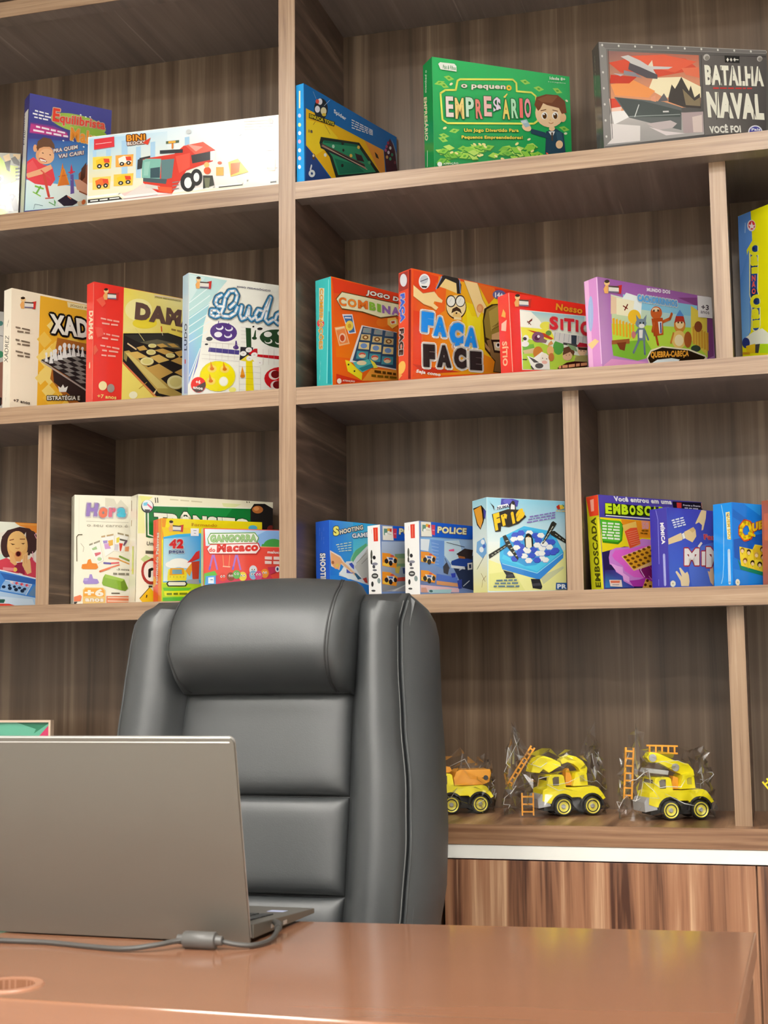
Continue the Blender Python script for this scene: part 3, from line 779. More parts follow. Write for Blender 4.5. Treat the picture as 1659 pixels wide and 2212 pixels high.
p|188 224 106|80,81,99,104,129,107,112,85
p|63 143 58|6,98,35,106,57,87,29,79
p|188 224 106|6,102,34,108,55,91,28,83
e|95 174 60|30,96,8,-1,-1,-4
p|63 143 58|379,123,406,140,436,131,410,113
p|188 224 106|378,127,405,143,433,134,409,118
p|63 143 58|192,118,216,139,247,133,224,113
p|168 220 84|191,123,215,141,244,137,222,118
e|95 174 60|218,129,8,3,1,-4
p|63 143 58|43,99,72,98,84,71,56,73
p|124 192 67|43,103,70,100,83,76,56,77
p|63 143 58|314,147,344,157,367,138,339,128
p|168 220 84|314,151,343,159,365,142,338,133
e|95 174 60|339,146,8,-1,-1,-4
p|63 143 58|184,125,213,136,237,119,210,108
p|188 224 106|184,129,212,138,236,123,209,113
p|63 143 58|82,95,111,107,135,91,108,79
p|143 207 74|82,99,109,109,133,95,107,84
e|95 174 60|107,97,8,0,-1,-4
p|63 143 58|408,143,427,169,460,172,443,148
p|143 207 74|407,148,426,172,457,176,441,152
p|63 143 58|126,99,156,102,173,78,145,75
p|168 220 84|126,103,155,104,172,83,144,80
e|95 174 60|149,92,7,-2,-2,-4
p|63 143 58|147,116,174,132,202,121,177,105
p|168 220 84|146,120,173,135,200,125,175,110
p|63 143 58|164,140,194,139,208,113,179,113
p|188 224 106|164,143,192,142,206,118,179,118
e|95 174 60|185,130,7,-3,-2,-4
p|63 143 58|330,74,347,100,380,105,364,80
p|188 224 106|329,79,346,103,377,109,362,85
p|63 143 58|144,124,173,134,197,116,169,106
p|168 220 84|144,128,172,136,195,120,168,111
e|95 174 60|169,123,8,0,-1,-4
p|63 143 58|130,113,157,129,185,118,160,102
p|143 207 74|130,117,156,132,183,122,159,107
p|63 143 58|112,75,132,98,164,97,145,75
p|168 220 84|111,79,131,100,162,101,143,80
e|95 174 60|136,90,7,4,2,-4
p|63 143 58|161,97,186,115,216,107,192,89
p|188 224 106|160,101,185,118,214,111,191,94
p|63 143 58|447,128,475,145,504,134,478,118
p|143 207 74|446,133,474,148,502,138,477,123
e|95 174 60|474,135,8,2,0,-4
p|63 143 58|191,108,209,133,241,136,225,112
p|168 220 84|190,112,208,136,239,140,223,117
p|63 143 58|334,128,364,127,378,101,349,101
p|168 220 84|334,131,363,129,376,105,349,106
e|95 174 60|355,118,7,-3,-3,-4
p|63 143 58|242,97,267,117,298,111,275,91
p|168 220 84|242,102,266,120,295,115,273,96
p|63 143 58|57,91,86,97,106,76,78,70
p|124 192 67|57,95,85,99,104,80,77,74
e|95 174 60|80,87,7,-2,-2,-4
p|63 143 58|291,126,313,148,346,146,325,124
p|124 192 67|290,130,312,151,343,150,323,129
p|63 143 58|182,129,209,146,238,136,213,120
p|143 207 74|182,133,208,149,236,140,212,124
e|95 174 60|209,136,8,2,0,-4
p|63 143 58|289,110,311,133,343,130,322,109
p|143 207 74|288,115,310,135,341,134,321,113
p|63 143 58|16,87,38,109,69,105,48,85
p|143 207 74|15,92,37,111,67,109,46,89
e|95 174 60|41,100,8,3,1,-4
p|63 143 58|345,120,369,141,401,137,378,116
p|188 224 106|344,124,368,144,398,141,377,121
p|63 143 58|23,54,51,67,76,52,50,39
p|124 192 67|23,58,50,69,74,56,49,44
e|95 174 60|49,57,8,0,0,-4
p|63 143 58|435,134,466,137,483,113,454,110
p|168 220 84|435,138,464,140,482,117,453,115
p|63 143 58|221,124,243,146,275,144,254,122
p|143 207 74|220,128,242,149,272,148,252,127
e|95 174 60|246,137,8,3,1,-4
p|63 143 58|151,95,181,100,200,79,172,73
p|188 224 106|151,99,180,103,199,83,171,78
p|63 143 58|365,127,395,137,419,120,390,109
p|188 224 106|364,131,393,140,417,124,389,114
e|95 174 60|390,127,8,-1,-1,-4
p|63 143 58|150,104,178,119,205,106,179,91
p|188 224 106|149,108,176,121,203,110,178,96
p|63 143 58|433,108,451,134,485,138,468,113
p|143 207 74|432,112,451,136,482,141,466,117
e|95 174 60|458,126,7,5,2,-3
p|63 143 58|346,148,377,151,394,128,365,124
p|143 207 74|346,152,375,154,393,132,365,129
p|63 143 58|306,118,334,134,362,122,336,107
p|124 192 67|306,122,333,136,360,126,335,112
e|95 174 60|333,124,8,1,0,-4
p|63 143 58|419,135,436,162,469,167,454,142
p|143 207 74|418,140,435,164,467,171,452,146
p|63 143 58|8,42,27,66,59,67,41,44
p|124 192 67|7,46,26,68,56,70,39,48
e|95 174 60|32,58,7,4,2,-3
p|63 143 58|396,137,427,139,444,115,415,112
p|143 207 74|396,140,426,141,443,119,414,117
e|240 232 154|99,97,8,-3,-2,-4
e|240 232 154|278,105,7,-4,-3,-4
e|240 232 154|224,149,9,-1,-1,-5
e|240 232 154|77,98,8,4,2,-4
e|240 232 154|377,169,8,6,3,-4
e|240 232 154|423,112,9,3,1,-4
e|240 232 154|182,144,7,-4,-3,-4
e|240 232 154|230,140,7,-4,-3,-4
e|240 232 154|200,98,8,-3,-2,-4
e|240 232 154|206,147,7,-4,-3,-4
e|240 232 154|387,147,7,-5,-3,-4
e|240 232 154|212,102,9,2,0,-5
e|240 232 154|308,97,9,-1,-1,-5
e|240 232 154|448,146,8,5,2,-4
e|240 240 160|49,198,8,5,3,-4
e|240 240 192|82,389,7,5,3,-4
e|240 240 192|434,195,8,4,2,-4
e|244 244 208|609,241,8,2,1,-5
e|244 244 208|619,386,6,-3,-2,-4
/ title_frame
l|232 240 106|40|33,343,55,360,102,366,111,407,123,415,366,446,382,433,383,397,452,401,472,387,478,281,459,266,61,220,39,232,33,343
/ boy_picture
p|47 74 92|516,239,563,257,599,240,606,156,508,140
p|47 74 92|444,243,511,234,529,211,506,212,444,222
p|58 90 108|562,244,590,244,598,197,570,198
p|242 242 240|527,240,558,244,545,217
p|90 74 64|540,238,549,239,547,200,540,203
e|244 203 160|544,255,14,2,0,-11
e|246 210 166|537,323,70,9,-2,-64
e|242 197 150|599,309,15,2,-1,-19
p|122 69 40|464,348,474,383,521,402,577,405,611,383,617,332,593,325,580,349,524,355,506,361,491,334,481,324
p|143 90 56|478,375,526,398,577,400,548,367,501,365
e|255 255 255|510,307,14,2,-1,-16
e|90 58 26|511,306,10,1,0,-13
e|255 255 255|508,313,4,0,0,-4
e|255 255 255|561,314,14,2,-1,-16
e|90 58 26|562,312,10,1,0,-13
e|255 255 255|559,319,4,0,0,-4
l|106 58 28|18|493,326,519,335
l|106 58 28|18|549,337,575,334
l|168 96 58|12|529,279,540,275,552,282
e|238 187 138|537,291,4,1,0,-3
e|246 205 160|577,189,17,2,-1,-18
e|246 207 166|424,245,20,-8,-8,-14
p|159 184 196|395,271,425,281,442,254,419,244
p|196 214 218|397,269,420,276,427,266,404,259
l|240 96 74|28|513,145,522,141
/ title_lettering
t|o pequen|244 236 220|126,372,330,392,127,395|0.03|90 154 90|10|0
t|o|240 200 58|334,394,359,396,334,418|0.05||0|0
t|E|240 224 216|56,246,90,249,55,333|0.035|63 122 80|16|0
t|M|244 216 132|98,243,138,247,96,332|0.035|63 122 80|16|0
t|P|200 236 208|146,257,183,260,145,341|0.035|63 122 80|16|0
t|R|232 138 122|191,255,221,257,189,338|0.035|63 122 80|16|0
t|E|240 192 184|229,270,264,273,228,356|0.035|63 122 80|16|0
t|$|236 220 236|272,277,307,280,271,357|0.035|63 122 80|16|0
t|A|240 220 112|314,268,347,270,313,354|0.035|63 122 80|16|0
t|R|184 236 192|355,277,386,279,354,361|0.035|63 122 80|16|0
t|I|240 122 112|394,284,409,284,393,368|0.035|63 122 80|16|0
t|O|240 160 168|417,287,447,289,416,371|0.035|63 122 80|16|0
p|240 220 112|318,363,337,382,339,378,327,360
/ slogan_lettering
t|Um Jogo Divertido Para|240 224 90|135,187,386,216,135,206|0.03|63 122 58|8|0
t|Pequenos Empreendedores!|240 224 90|123,157,404,188,123,175|0.03|63 122 58|8|0
/ maker_logo
p|240 244 234|25,467,34,475,98,477,107,468,107,445,35,445
t|Pais & Filhos|63 138 80|46,449,104,450,47,466|0.02||0|0
/ small_print
t|Idade 8+|238 248 234|539,469,614,473,540,482|0.03||0|0
t|2 a 6 jogadores|223 240 220|532,455,616,459,532,461|0.01||0|0
e|238 244 234|22,42,11,1,0,-10
t|ATENÇÃO|232 244 228|37,40,105,50,37,50|0.02||0|0
>
/ side_print
p|36 154 80|1,1,95,1,95,496,1,496
t|EMPRESÁRIO|240 224 184|4,357,8,170,42,347|0.04||0|0
t|o pequeno|224 240 216|22,468,14,374,40,461|0.02||0|0
l|216 236 216|24|30,122,26,53
#board_game_box|dark grey box with a warship under a red sky, far right of the top row|0.6656|0.0500|2.1405|0.4423|0.0092|-0.0197|0.3593|0.2410|0.0397|90 86 82|92 88 83|lid|
/ cover_picture
p|90 86 82|1,1,718,1,718,481,1,481
g|106 102 100,74 70 70,86 82 80,122 118 114|1,35,692,130,716,480,2,480
/ battle_picture
g|232 160 112,240 168 128,192 112 90,143 106 102|36,186,418,229,423,446,36,445
p|216 85 62|38,395,182,434,366,429,419,386,241,345,86,356
p|232 103 74|90,425,274,441,412,418,316,367,134,400
p|246 232 192|222,340,342,350,423,312,421,266,263,259,201,293
p|240 154 90|42,304,139,327,228,285,199,256,58,259
p|200 64 46|44,345,154,341,120,312,38,308
p|232 120 88|345,387,419,395,421,349,362,360
p|240 200 180|32,244,93,243,77,187,36,190
p|216 80 60|35,244,62,246,92,215,37,204
g|154 152 150,184 178 174,168 164 162,200 192 186|6,45,425,111,426,202,36,190
p|240 236 232|38,190,95,197,112,171,47,136
p|106 110 108|53,252,262,241,335,221,329,125,193,151,112,168
p|82 88 86|62,250,171,241,334,207,327,180,112,171
l|168 176 172|13|112,173,328,191
l|208 212 208|18|156,225,135,172
p|200 186 184|183,146,285,164,312,152,292,133,228,121
p|232 220 220|192,133,255,118,346,112,263,100
p|184 164 164|333,198,426,207,423,120,337,112
p|224 204 196|378,182,420,193,418,120,379,118
p|228 220 216|29,140,156,136,152,73,15,54
p|74 68 64|282,260,299,316,312,298,327,322,342,350,355,323,371,291,380,315,393,265,417,284,418,220,344,222,281,242
p|138 122 96|344,299,370,273,392,251,416,266,416,229,354,231
p|232 160 128|208,257,227,267,228,239,207,243
l|216 212 208|31|255,199,280,201
p|106 102 104|235,240,264,277,281,246
p|207 202 198|90,423,122,431,171,411,207,389,308,390,289,380,224,376,241,345,222,335,186,356,146,373,125,404
p|90 84 88|125,399,170,383,241,354,240,336,195,338,145,359,119,371
p|143 138 144|100,366,145,359,176,337,99,348
p|232 220 192|202,389,222,415,225,388
p|184 176 176|54,352,99,348,85,340
/ cover_frame
p|119 114 110|1,478,1,480,211,481,718,481,718,466,14,455
l|168 162 156|13|2,478,716,480
l|143 138 134|13|28,454,715,466
p|138 134 130|2,475,30,454,32,73,1,40
l|74 70 68|11|39,450,37,77
p|63 59 57|432,447,714,456,692,130,427,108
g|122 116 112,74 70 68,85 80 78,106 100 96|427,108,692,135,714,451,434,447
e|216 212 204|15,468,4,0,0,-5
e|216 212 204|84,468,4,0,0,-5
e|216 212 204|153,469,4,0,0,-5
e|216 212 204|223,470,4,0,0,-5
e|216 212 204|293,470,4,0,0,-5
e|216 212 204|364,471,4,0,0,-5
e|216 212 204|435,472,4,0,0,-5
e|216 212 204|506,472,4,0,0,-5
e|216 212 204|577,473,4,0,0,-5
e|216 212 204|649,473,4,0,0,-5
p|216 212 204|718,470,718,470,717,471,717,472,716,473,716,474,716,475,717,476,718,477,718,478
e|208 204 196|12,421,4,0,0,-5
e|208 204 196|12,353,4,0,0,-5
e|208 204 196|12,286,4,0,0,-5
e|208 204 196|12,219,4,0,0,-5
e|208 204 196|12,152,4,0,0,-5
e|208 204 196|12,85,4,0,0,-5
e|184 178 170|455,438,14,1,-1,-14
e|138 132 124|457,435,10,1,-1,-10
e|184 178 170|685,443,12,1,-1,-12
e|138 132 124|687,441,9,0,-1,-8
p|31 28 26|533,449,598,450,596,420,533,420
p|224 220 208|546,441,551,432,545,423,540,432
p|224 220 208|561,441,566,432,560,424,555,433
p|224 220 208|576,442,581,433,575,425,570,434
p|224 220 208|579,436,593,436,592,432,578,433
/ title_lettering
t|BATALHA|243 239 220|443,320,696,325,443,405|0.05||0|0
/ title_lettering
t|NAVAL|243 239 220|445,182,688,181,443,292|0.06||0|0
/ small_print
p|200 58 52|475,311,500,312,499,305,474,304
p|200 58 52|505,312,534,313,534,307,504,306
p|200 58 52|539,313,565,314,564,308,539,307
p|200 58 52|570,314,599,316,598,309,569,308
p|200 58 52|604,316,616,316,616,310,603,309
p|200 58 52|621,316,643,317,643,311,621,310
l|69 65 62|16|473,400,466,317
l|69 65 62|16|515,402,508,318
l|69 65 62|16|565,404,557,321
l|69 65 62|16|607,407,600,323
l|69 65 62|16|645,408,637,324
l|69 65 62|16|678,410,670,326
l|74 70 67|16|492,290,482,175
l|74 70 67|16|543,292,534,177
l|74 70 67|16|600,295,590,179
l|74 70 67|16|651,297,642,181
/ slogan_lettering
t|VOCÊ FOI|240 236 224|448,115,583,124,446,152|0.05||0|0
/ maker_logo
e|232 232 244|644,129,31,1,-2,-28
e|74 74 160|644,129,26,1,-2,-23
t|Pais|240 240 248|628,133,666,135,629,144|0.03||0|0
>
/ side_print
p|92 88 83|1,1,79,1,79,481,1,481
t|BATALHA NAVAL|200 208 176|2,126,31,443,2,144|0.03||0|0
#board_game_box|white box with teal dots, only a sliver at the left frame edge|-0.9166|0.1200|1.7084|0.8680|0.0021|-0.0075|0.1947|0.2918|0.0500|228 224 216|216 212 204|flap|
/ cover_picture
p|228 224 216|1,1,389,1,389,583,1,583
p|176 122 104|5,264,389,336,389,133,9,97
p|95 154 144|28,524,284,547,285,471,30,438
e|79 154 112|172,375,43,5,1,-38
e|95 154 144|375,525,12,2,0,-12
p|79 154 112|389,367,387,364,384,361,381,359,378,358,374,358,371,360,368,362,366,365,365,369,364,373,365,377,366,381,368,385,371,388,374,390,377,391,381,391,384,389,387,387,389,384,389,384
l|90 84 80|15|373,466,387,464
p|176 122 104|358,327,389,341,389,140,360,131
p|58 48 48|360,171,386,165,384,127,361,125
#board_game_box|cream and yellow chess box with white chessmen, left end of its row|-0.6310|0.0300|1.7083|1.0557|-0.0025|-0.0065|0.2850|0.2729|0.0315|246 230 204|251 240 218|flap|
/ cover_picture
p|246 230 204|1,1,569,1,569,545,1,545
p|242 181 51|142,537,569,536,569,85,133,30
p|246 201 87|294,352,322,381,350,356,323,327
p|238 166 42|232,304,274,349,318,310,275,265
p|244 190 64|335,241,359,266,385,244,360,218
p|244 190 64|161,76,213,130,267,81,214,27
p|251 224 138|177,406,203,434,230,411,204,383
p|244 190 64|462,70,488,96,514,72,488,46
p|249 217 120|400,114,454,169,510,119,455,64
p|246 201 87|370,190,407,228,446,194,408,156
p|238 166 42|410,105,447,142,485,108,448,71
p|244 190 64|405,440,458,497,513,449,459,393
p|246 201 87|128,336,165,377,204,342,167,302
p|251 224 138|188,174,237,226,288,180,238,128
p|249 217 120|121,160,149,190,179,163,150,133
p|246 201 87|247,107,274,135,302,110,275,82
p|249 217 120|297,257,338,300,380,262,339,220
p|246 201 87|262,337,305,383,350,343,306,297
p|246 201 87|359,462,414,520,471,472,415,414
p|249 217 120|126,255,166,299,209,260,168,216
p|246 201 87|393,186,435,229,479,190,436,147
p|249 217 120|141,186,193,241,247,192,194,137
p|251 224 138|161,280,207,328,254,286,208,238
p|238 166 42|348,167,374,194,401,170,375,143
p|249 217 120|156,107,190,142,225,110,191,75
p|246 201 87|261,63,302,105,345,66,303,24
p|246 201 87|268,241,291,265,315,244,292,220
p|246 201 87|193,311,226,346,260,316,227,281
p|248 230 176|280,533,569,538,569,517,285,509
p|176 106 44|232,360,569,352,569,60,329,38,198,167
/ chessboard_picture
p|58 45 42|211,210,403,155,424,66,348,81,217,154
p|47 42 42|150,245,307,323,569,320,569,151,384,152
l|184 170 160|37|150,241,385,140,566,139
p|143 138 132|156,249,184,237,207,246,177,258
p|143 138 132|198,268,229,255,252,264,219,277
p|143 138 132|240,287,275,273,298,283,261,296
p|143 138 132|282,306,322,292,345,301,304,316
p|143 138 132|207,246,237,234,261,243,229,255
p|143 138 132|252,264,286,251,311,260,275,273
p|143 138 132|298,283,336,269,361,277,322,292
p|143 138 132|345,301,387,286,412,295,369,310
p|143 138 132|212,226,240,215,267,222,237,234
p|143 138 132|261,243,293,230,320,238,286,251
p|143 138 132|311,260,347,246,374,255,336,269
p|143 138 132|361,277,401,263,429,271,387,286
p|143 138 132|267,222,297,210,326,218,293,230
p|143 138 132|320,238,354,225,383,233,347,246
p|143 138 132|374,255,412,240,442,248,401,263
p|143 138 132|429,271,471,256,501,263,457,279
p|143 138 132|269,203,297,192,328,198,297,210
p|143 138 132|326,218,358,205,389,212,354,225
p|143 138 132|383,233,420,219,451,226,412,240
p|143 138 132|442,248,482,233,514,240,471,256
p|143 138 132|328,198,359,186,391,192,358,205
p|143 138 132|389,212,424,199,457,205,420,219
p|143 138 132|451,226,490,212,524,218,482,233
p|143 138 132|514,240,557,225,569,227,569,239,546,248
p|143 138 132|326,180,355,168,389,174,359,186
p|143 138 132|391,192,424,180,459,185,424,199
p|143 138 132|457,205,494,191,529,197,490,212
p|143 138 132|524,218,565,203,569,204,569,220,557,225
p|143 138 132|389,174,421,162,457,167,424,180
p|143 138 132|459,185,494,172,531,177,494,191
p|143 138 132|529,197,569,183,569,183,569,202,565,203
p|244 242 238|169,240,185,243,180,271,173,270
e|244 242 238|176,276,6,1,0,-8
p|244 242 238|191,235,212,239,205,274,197,273
e|244 242 238|201,281,7,1,0,-10
p|244 242 238|213,251,235,254,228,290,220,289
e|244 242 238|224,297,7,1,0,-10
p|244 242 238|234,258,261,262,251,306,242,304
e|244 242 238|246,314,9,1,0,-12
p|244 242 238|256,270,284,274,275,320,264,319
e|244 242 238|269,329,10,2,0,-13
p|244 242 238|281,277,306,281,297,323,288,321
e|244 242 238|293,331,9,1,0,-11
p|244 242 238|305,283,329,286,320,325,312,324
e|244 242 238|316,333,8,1,0,-11
p|244 242 238|330,289,350,292,343,326,336,325
e|244 242 238|339,332,7,1,0,-9
p|244 242 238|354,290,373,293,367,325,360,323
e|244 242 238|363,330,7,1,0,-8
p|244 242 238|206,258,224,261,218,289,211,288
e|244 242 238|214,294,6,1,0,-8
p|244 242 238|233,270,252,273,245,304,239,303
e|244 242 238|242,310,6,1,0,-8
p|58 52 52|238,281,247,282,244,298,240,297
e|58 52 52|242,300,3,0,0,-4
p|58 52 52|284,296,293,297,290,313,286,312
e|58 52 52|288,316,3,1,0,-4
p|58 52 52|330,305,340,306,337,322,333,321
e|58 52 52|335,325,3,1,0,-4
/ title_lettering
t|XADREZ|248 242 228|199,375,568,386,189,463|0.05|42 36 32|51|0
/ small_print
t|JOGO PEDAGÓGICO|138 106 42|295,513,535,518,296,528|0||0|0
/ slogan_lettering
t|ESTRATÉGIA E|248 242 224|183,68,352,90,183,92|0.03|74 58 32|18|0
/ crown_picture
p|248 244 234|245,113,237,139,252,133,263,150,272,135,289,146,280,118
/ maker_logo
p|242 176 102|40,476,49,493,61,493,61,462,46,460
e|246 201 140|55,502,12,2,0,-10
e|58 42 32|54,509,11,2,0,-6
p|201 52 44|97,498,121,507,117,470,101,469
p|232 226 216|63,491,107,499,107,473,63,467
p|86 72 63|62,494,107,499,107,493,63,488
p|122 111 134|63,472,107,478,107,472,63,466
/ small_print
p|122 106 88|20,376,44,375,44,368,20,369
p|122 106 88|52,375,91,374,91,367,52,368
p|122 106 88|29,359,60,360,60,353,29,351
p|122 106 88|67,360,91,361,91,354,67,353
p|122 106 88|21,321,41,320,41,312,21,313
p|122 106 88|49,319,92,317,92,310,49,312
p|122 106 88|30,303,46,303,47,296,30,296
p|122 106 88|53,303,92,305,92,297,54,296
p|122 106 88|22,269,58,267,58,260,22,262
p|122 106 88|65,267,93,265,93,258,65,259
p|122 106 88|31,251,62,252,62,245,31,244
p|122 106 88|69,252,93,252,93,245,69,245
t|+7 anos|74 64 56|15,39,97,37,15,53|0.03||0|0
>
/ side_print
p|251 240 218|1,1,62,1,62,545,1,545
t|XADREZ|74 68 64|41,215,48,333,10,223|0||0|0
p|90 80 72|29,47,30,64,31,57,29,40
p|90 80 72|31,70,33,101,33,94,31,63
p|90 80 72|34,106,35,127,35,120,34,99
p|90 80 72|36,133,38,165,38,158,36,126
p|90 80 72|31,381,36,393,36,386,31,373
p|90 80 72|37,396,43,408,43,401,38,389
#board_game_box|red and yellow checkers box with a board and cream discs|-0.4328|0.0300|1.7083|0.9715|-0.0011|-0.0033|0.2850|0.2700|0.0306|238 58 48|240 74 62|flap|
/ cover_picture
p|238 58 48|1,1,569,1,569,539,1,539
p|248 226 114|146,538,367,539,569,539,569,81,139,34
g|248 232 144,246 220 80,250 240 168,246 224 96|145,340,455,353,454,537,147,535
e|253 242 168|220,451,68,11,0,-50
e|248 224 64|252,395,62,10,0,-25
/ checkers_board_picture
p|44 38 38|145,333,372,369,569,342,569,87,314,74,143,205
p|58 56 52|148,326,372,366,455,350,455,305,222,304
p|106 100 80|228,305,315,332,423,326,443,303,284,300
p|200 168 90|149,253,173,261,392,120,457,97,457,77,326,89
p|224 200 120|155,248,176,248,373,117,317,110
p|154 138 80|149,255,167,236,161,208,148,220
p|212 168 88|210,279,247,294,268,278,228,267
p|228 188 104|167,250,216,262,269,245,207,228
p|228 188 104|278,246,325,264,379,246,325,225
p|212 168 88|257,193,325,222,398,193,329,153
p|212 168 88|300,280,344,294,404,283,356,268
p|212 168 88|385,244,430,267,456,263,456,229
p|212 168 88|405,194,456,223,456,178
p|212 168 88|309,306,343,317,372,307,334,296
p|212 168 88|366,320,401,325,430,312,394,307
p|212 168 88|404,286,443,300,456,282,430,267
e|168 136 74|265,222,34,5,0,-18
e|244 232 168|264,225,34,5,0,-18
e|232 216 136|264,225,24,3,0,-13
e|168 136 74|285,267,24,3,0,-12
e|244 232 168|284,269,24,3,0,-12
e|232 216 136|284,269,17,2,0,-9
e|168 136 74|385,265,24,3,0,-10
e|244 232 168|383,268,24,3,0,-10
e|232 216 136|383,268,17,2,0,-7
e|168 136 74|291,297,21,3,0,-9
e|244 232 168|290,299,21,3,0,-9
e|232 216 136|290,299,14,2,0,-7
e|168 136 74|413,147,44,6,0,-31
e|244 232 168|411,150,44,6,0,-31
e|232 216 136|411,150,31,4,0,-22
l|240 120 88|23|143,205,311,73
l|224 74 48|13|143,200,301,72
l|240 208 160|33|165,291,210,270
l|232 216 136|13|203,365,249,314
l|216 74 42|28|335,394,338,369
l|240 224 192|13|338,369,343,353
p|244 216 160|317,110,304,81,295,85
l|200 160 64|13|264,131,224,96
e|253 246 208|196,65,21,3,0,-16
/ title_lettering
t|DAMAS|106 80 72|199,404,568,407,205,484|0.08||0|0
/ small_print
t|JOGO PEDAGÓGICO|106 90 74|299,517,435,520,301,527|0.02||0|0
p|248 220 200|298,531,454,537,454,533,298,527
p|168 138 74|387,392,411,391,411,383,387,384
p|168 138 74|417,391,445,389,445,381,417,383
/ maker_logo
p|242 176 102|43,483,52,499,64,499,63,469,49,467
e|246 201 140|58,508,12,2,0,-10
e|58 42 32|57,514,10,2,0,-6
p|201 52 44|98,503,121,512,117,476,101,476
p|232 226 216|65,497,107,504,107,479,65,474
p|86 72 63|65,499,107,504,107,498,65,494
p|122 111 134|65,478,107,484,107,478,65,473
/ small_print
p|248 168 152|33,386,59,385,60,378,33,379
p|248 168 152|64,385,89,384,89,377,64,378
p|248 168 152|94,384,123,384,123,377,94,377
p|248 176 160|39,365,76,366,76,359,40,358
p|248 176 160|83,366,117,368,117,361,83,359
p|248 168 152|31,320,54,320,54,313,31,313
p|248 168 152|60,320,80,319,80,312,60,313
p|248 168 152|87,319,124,318,124,311,87,312
p|248 176 160|40,300,69,301,69,294,40,293
p|248 176 160|83,301,118,302,118,295,83,294
p|248 168 152|32,266,56,266,56,259,32,259
p|248 168 152|62,265,83,265,83,258,62,258
p|248 168 152|89,265,125,264,125,256,89,258
p|248 176 160|41,246,64,247,64,239,41,239
p|248 176 160|74,247,119,248,119,241,74,240
p|248 176 160|38,224,62,225,62,218,38,217
p|248 176 160|69,226,107,228,107,221,69,219
e|246 228 168|46,87,20,3,0,-20
e|160 144 136|85,81,18,2,0,-19
t|+7 anos|248 216 120|20,31,112,35,21,48|0.03||0|0
p|240 96 74|10,460,41,481,56,451,39,432
p|238 80 64|4,340,40,340,49,311,17,293
p|240 106 80|1,221,1,253,8,262,22,240,3,216
>
/ side_print
p|240 74 62|1,1,61,1,61,539,1,539
t|DAMAS|248 216 184|21,418,19,292,59,411|0.05||0|0
l|248 216 176|50|32,185,32,167
l|248 138 120|18|59,532,59,23
#board_game_box|white and pale blue box with script title and four coloured game circles|-0.2063|0.0150|1.7083|0.7939|-0.0110|-0.0034|0.2600|0.2646|0.0338|248 246 234|196 220 238|flap|
/ cover_picture
p|248 246 234|1,1,519,1,519,529,1,529
p|194 228 226|1,515,1,526,175,518,1,294
p|166 214 224|1,337,96,411,69,318,1,158
g|143 168 224,154 216 232,168 228 224,168 208 240|1,49,56,214,69,323,1,263
p|127 140 208|4,20,56,214,40,131,16,68
p|214 236 234|4,521,73,518,2,400
l|238 250 248|18|2,399,96,481
l|238 250 248|18|2,365,96,443
l|238 250 248|18|2,331,96,406
l|238 250 248|18|2,297,97,369
l|238 250 248|18|2,263,97,332
l|238 250 248|18|2,229,97,295
l|255 255 255|13|4,85,53,211
p|250 248 238|8,26,43,131,56,159,245,32,8,8
/ game_board_picture
g|246 242 232,251 248 238,253 251 244,246 244 232|56,211,431,197,431,344,97,321
e|90 63 134|159,291,62,1,-4,-41
e|74 74 82|94,255,15,2,0,-9
e|53 53 60|81,230,8,1,0,-4
e|244 240 250|141,309,17,2,0,-11
e|90 63 134|138,314,14,2,0,-9
e|244 240 250|184,309,18,2,0,-11
e|90 63 134|182,313,14,2,0,-9
e|244 240 250|180,279,18,2,0,-11
e|90 63 134|178,284,14,2,0,-9
e|246 242 250|134,278,18,2,0,-12
e|90 63 134|216,231,13,1,0,-9
p|90 63 134|210,230,214,260,219,261,225,232
l|90 63 134|18|133,320,136,337
l|90 63 134|18|181,326,183,334
p|78 68 136|93,218,233,220,230,201,89,199
p|44 74 44|261,322,286,323,288,239,265,236
p|44 74 44|519,286,518,283,507,272,490,264,469,257,445,252,420,251,395,252,372,255,352,262,338,270,329,280,327,290,332,301,342,311,359,320,380,327,404,331,429,333,454,332,477,328,497,322,512,314,519,305
e|244 242 234|366,305,19,2,0,-12
e|244 242 234|431,317,20,2,0,-12
e|244 242 234|369,275,18,2,0,-11
e|44 74 44|366,278,14,2,0,-9
e|244 242 234|419,277,18,2,0,-11
e|44 74 44|416,281,14,2,0,-9
e|44 74 44|302,281,12,1,0,-7
p|44 74 44|296,280,305,316,309,317,309,282
e|46 42 42|328,325,13,2,0,-6
e|53 48 44|297,331,5,1,0,-4
p|51 47 54|237,236,296,240,296,205,233,177
p|200 30 40|276,211,302,235,316,237,317,212,431,216,431,200,331,201,288,204
p|240 216 64|236,177,273,205,302,179,262,175
e|248 244 238|276,227,15,2,0,-11
e|200 176 176|276,227,4,0,0,-2
e|248 244 238|250,208,15,2,0,-11
e|200 176 176|250,208,4,0,0,-2
e|248 244 238|302,208,15,2,0,-11
e|200 176 176|302,208,4,0,0,-2
e|248 244 238|279,190,15,2,0,-11
e|200 176 176|279,190,4,0,0,-2
e|248 244 238|328,176,15,2,0,-11
e|200 176 176|328,176,4,0,0,-2
l|200 184 184|5|97,239,95,163
l|196 184 184|5|238,322,261,323
l|196 184 184|5|299,157,331,158
l|200 176 168|5|343,237,343,169
l|196 184 184|5|231,150,262,152
l|200 184 184|5|125,240,123,166
l|196 184 184|5|239,306,261,307
l|196 184 184|5|299,132,331,132
l|200 176 168|5|369,240,369,172
l|196 184 184|5|231,125,262,127
l|200 184 184|5|154,241,151,170
l|196 184 184|5|239,290,262,291
l|196 184 184|5|299,106,331,107
l|200 176 168|5|395,242,395,175
l|196 184 184|5|231,99,262,101
l|200 184 184|5|182,241,179,174
l|196 184 184|5|239,274,262,275
l|196 184 184|5|300,81,331,81
l|200 176 168|5|422,245,422,178
l|196 184 184|5|231,74,262,76
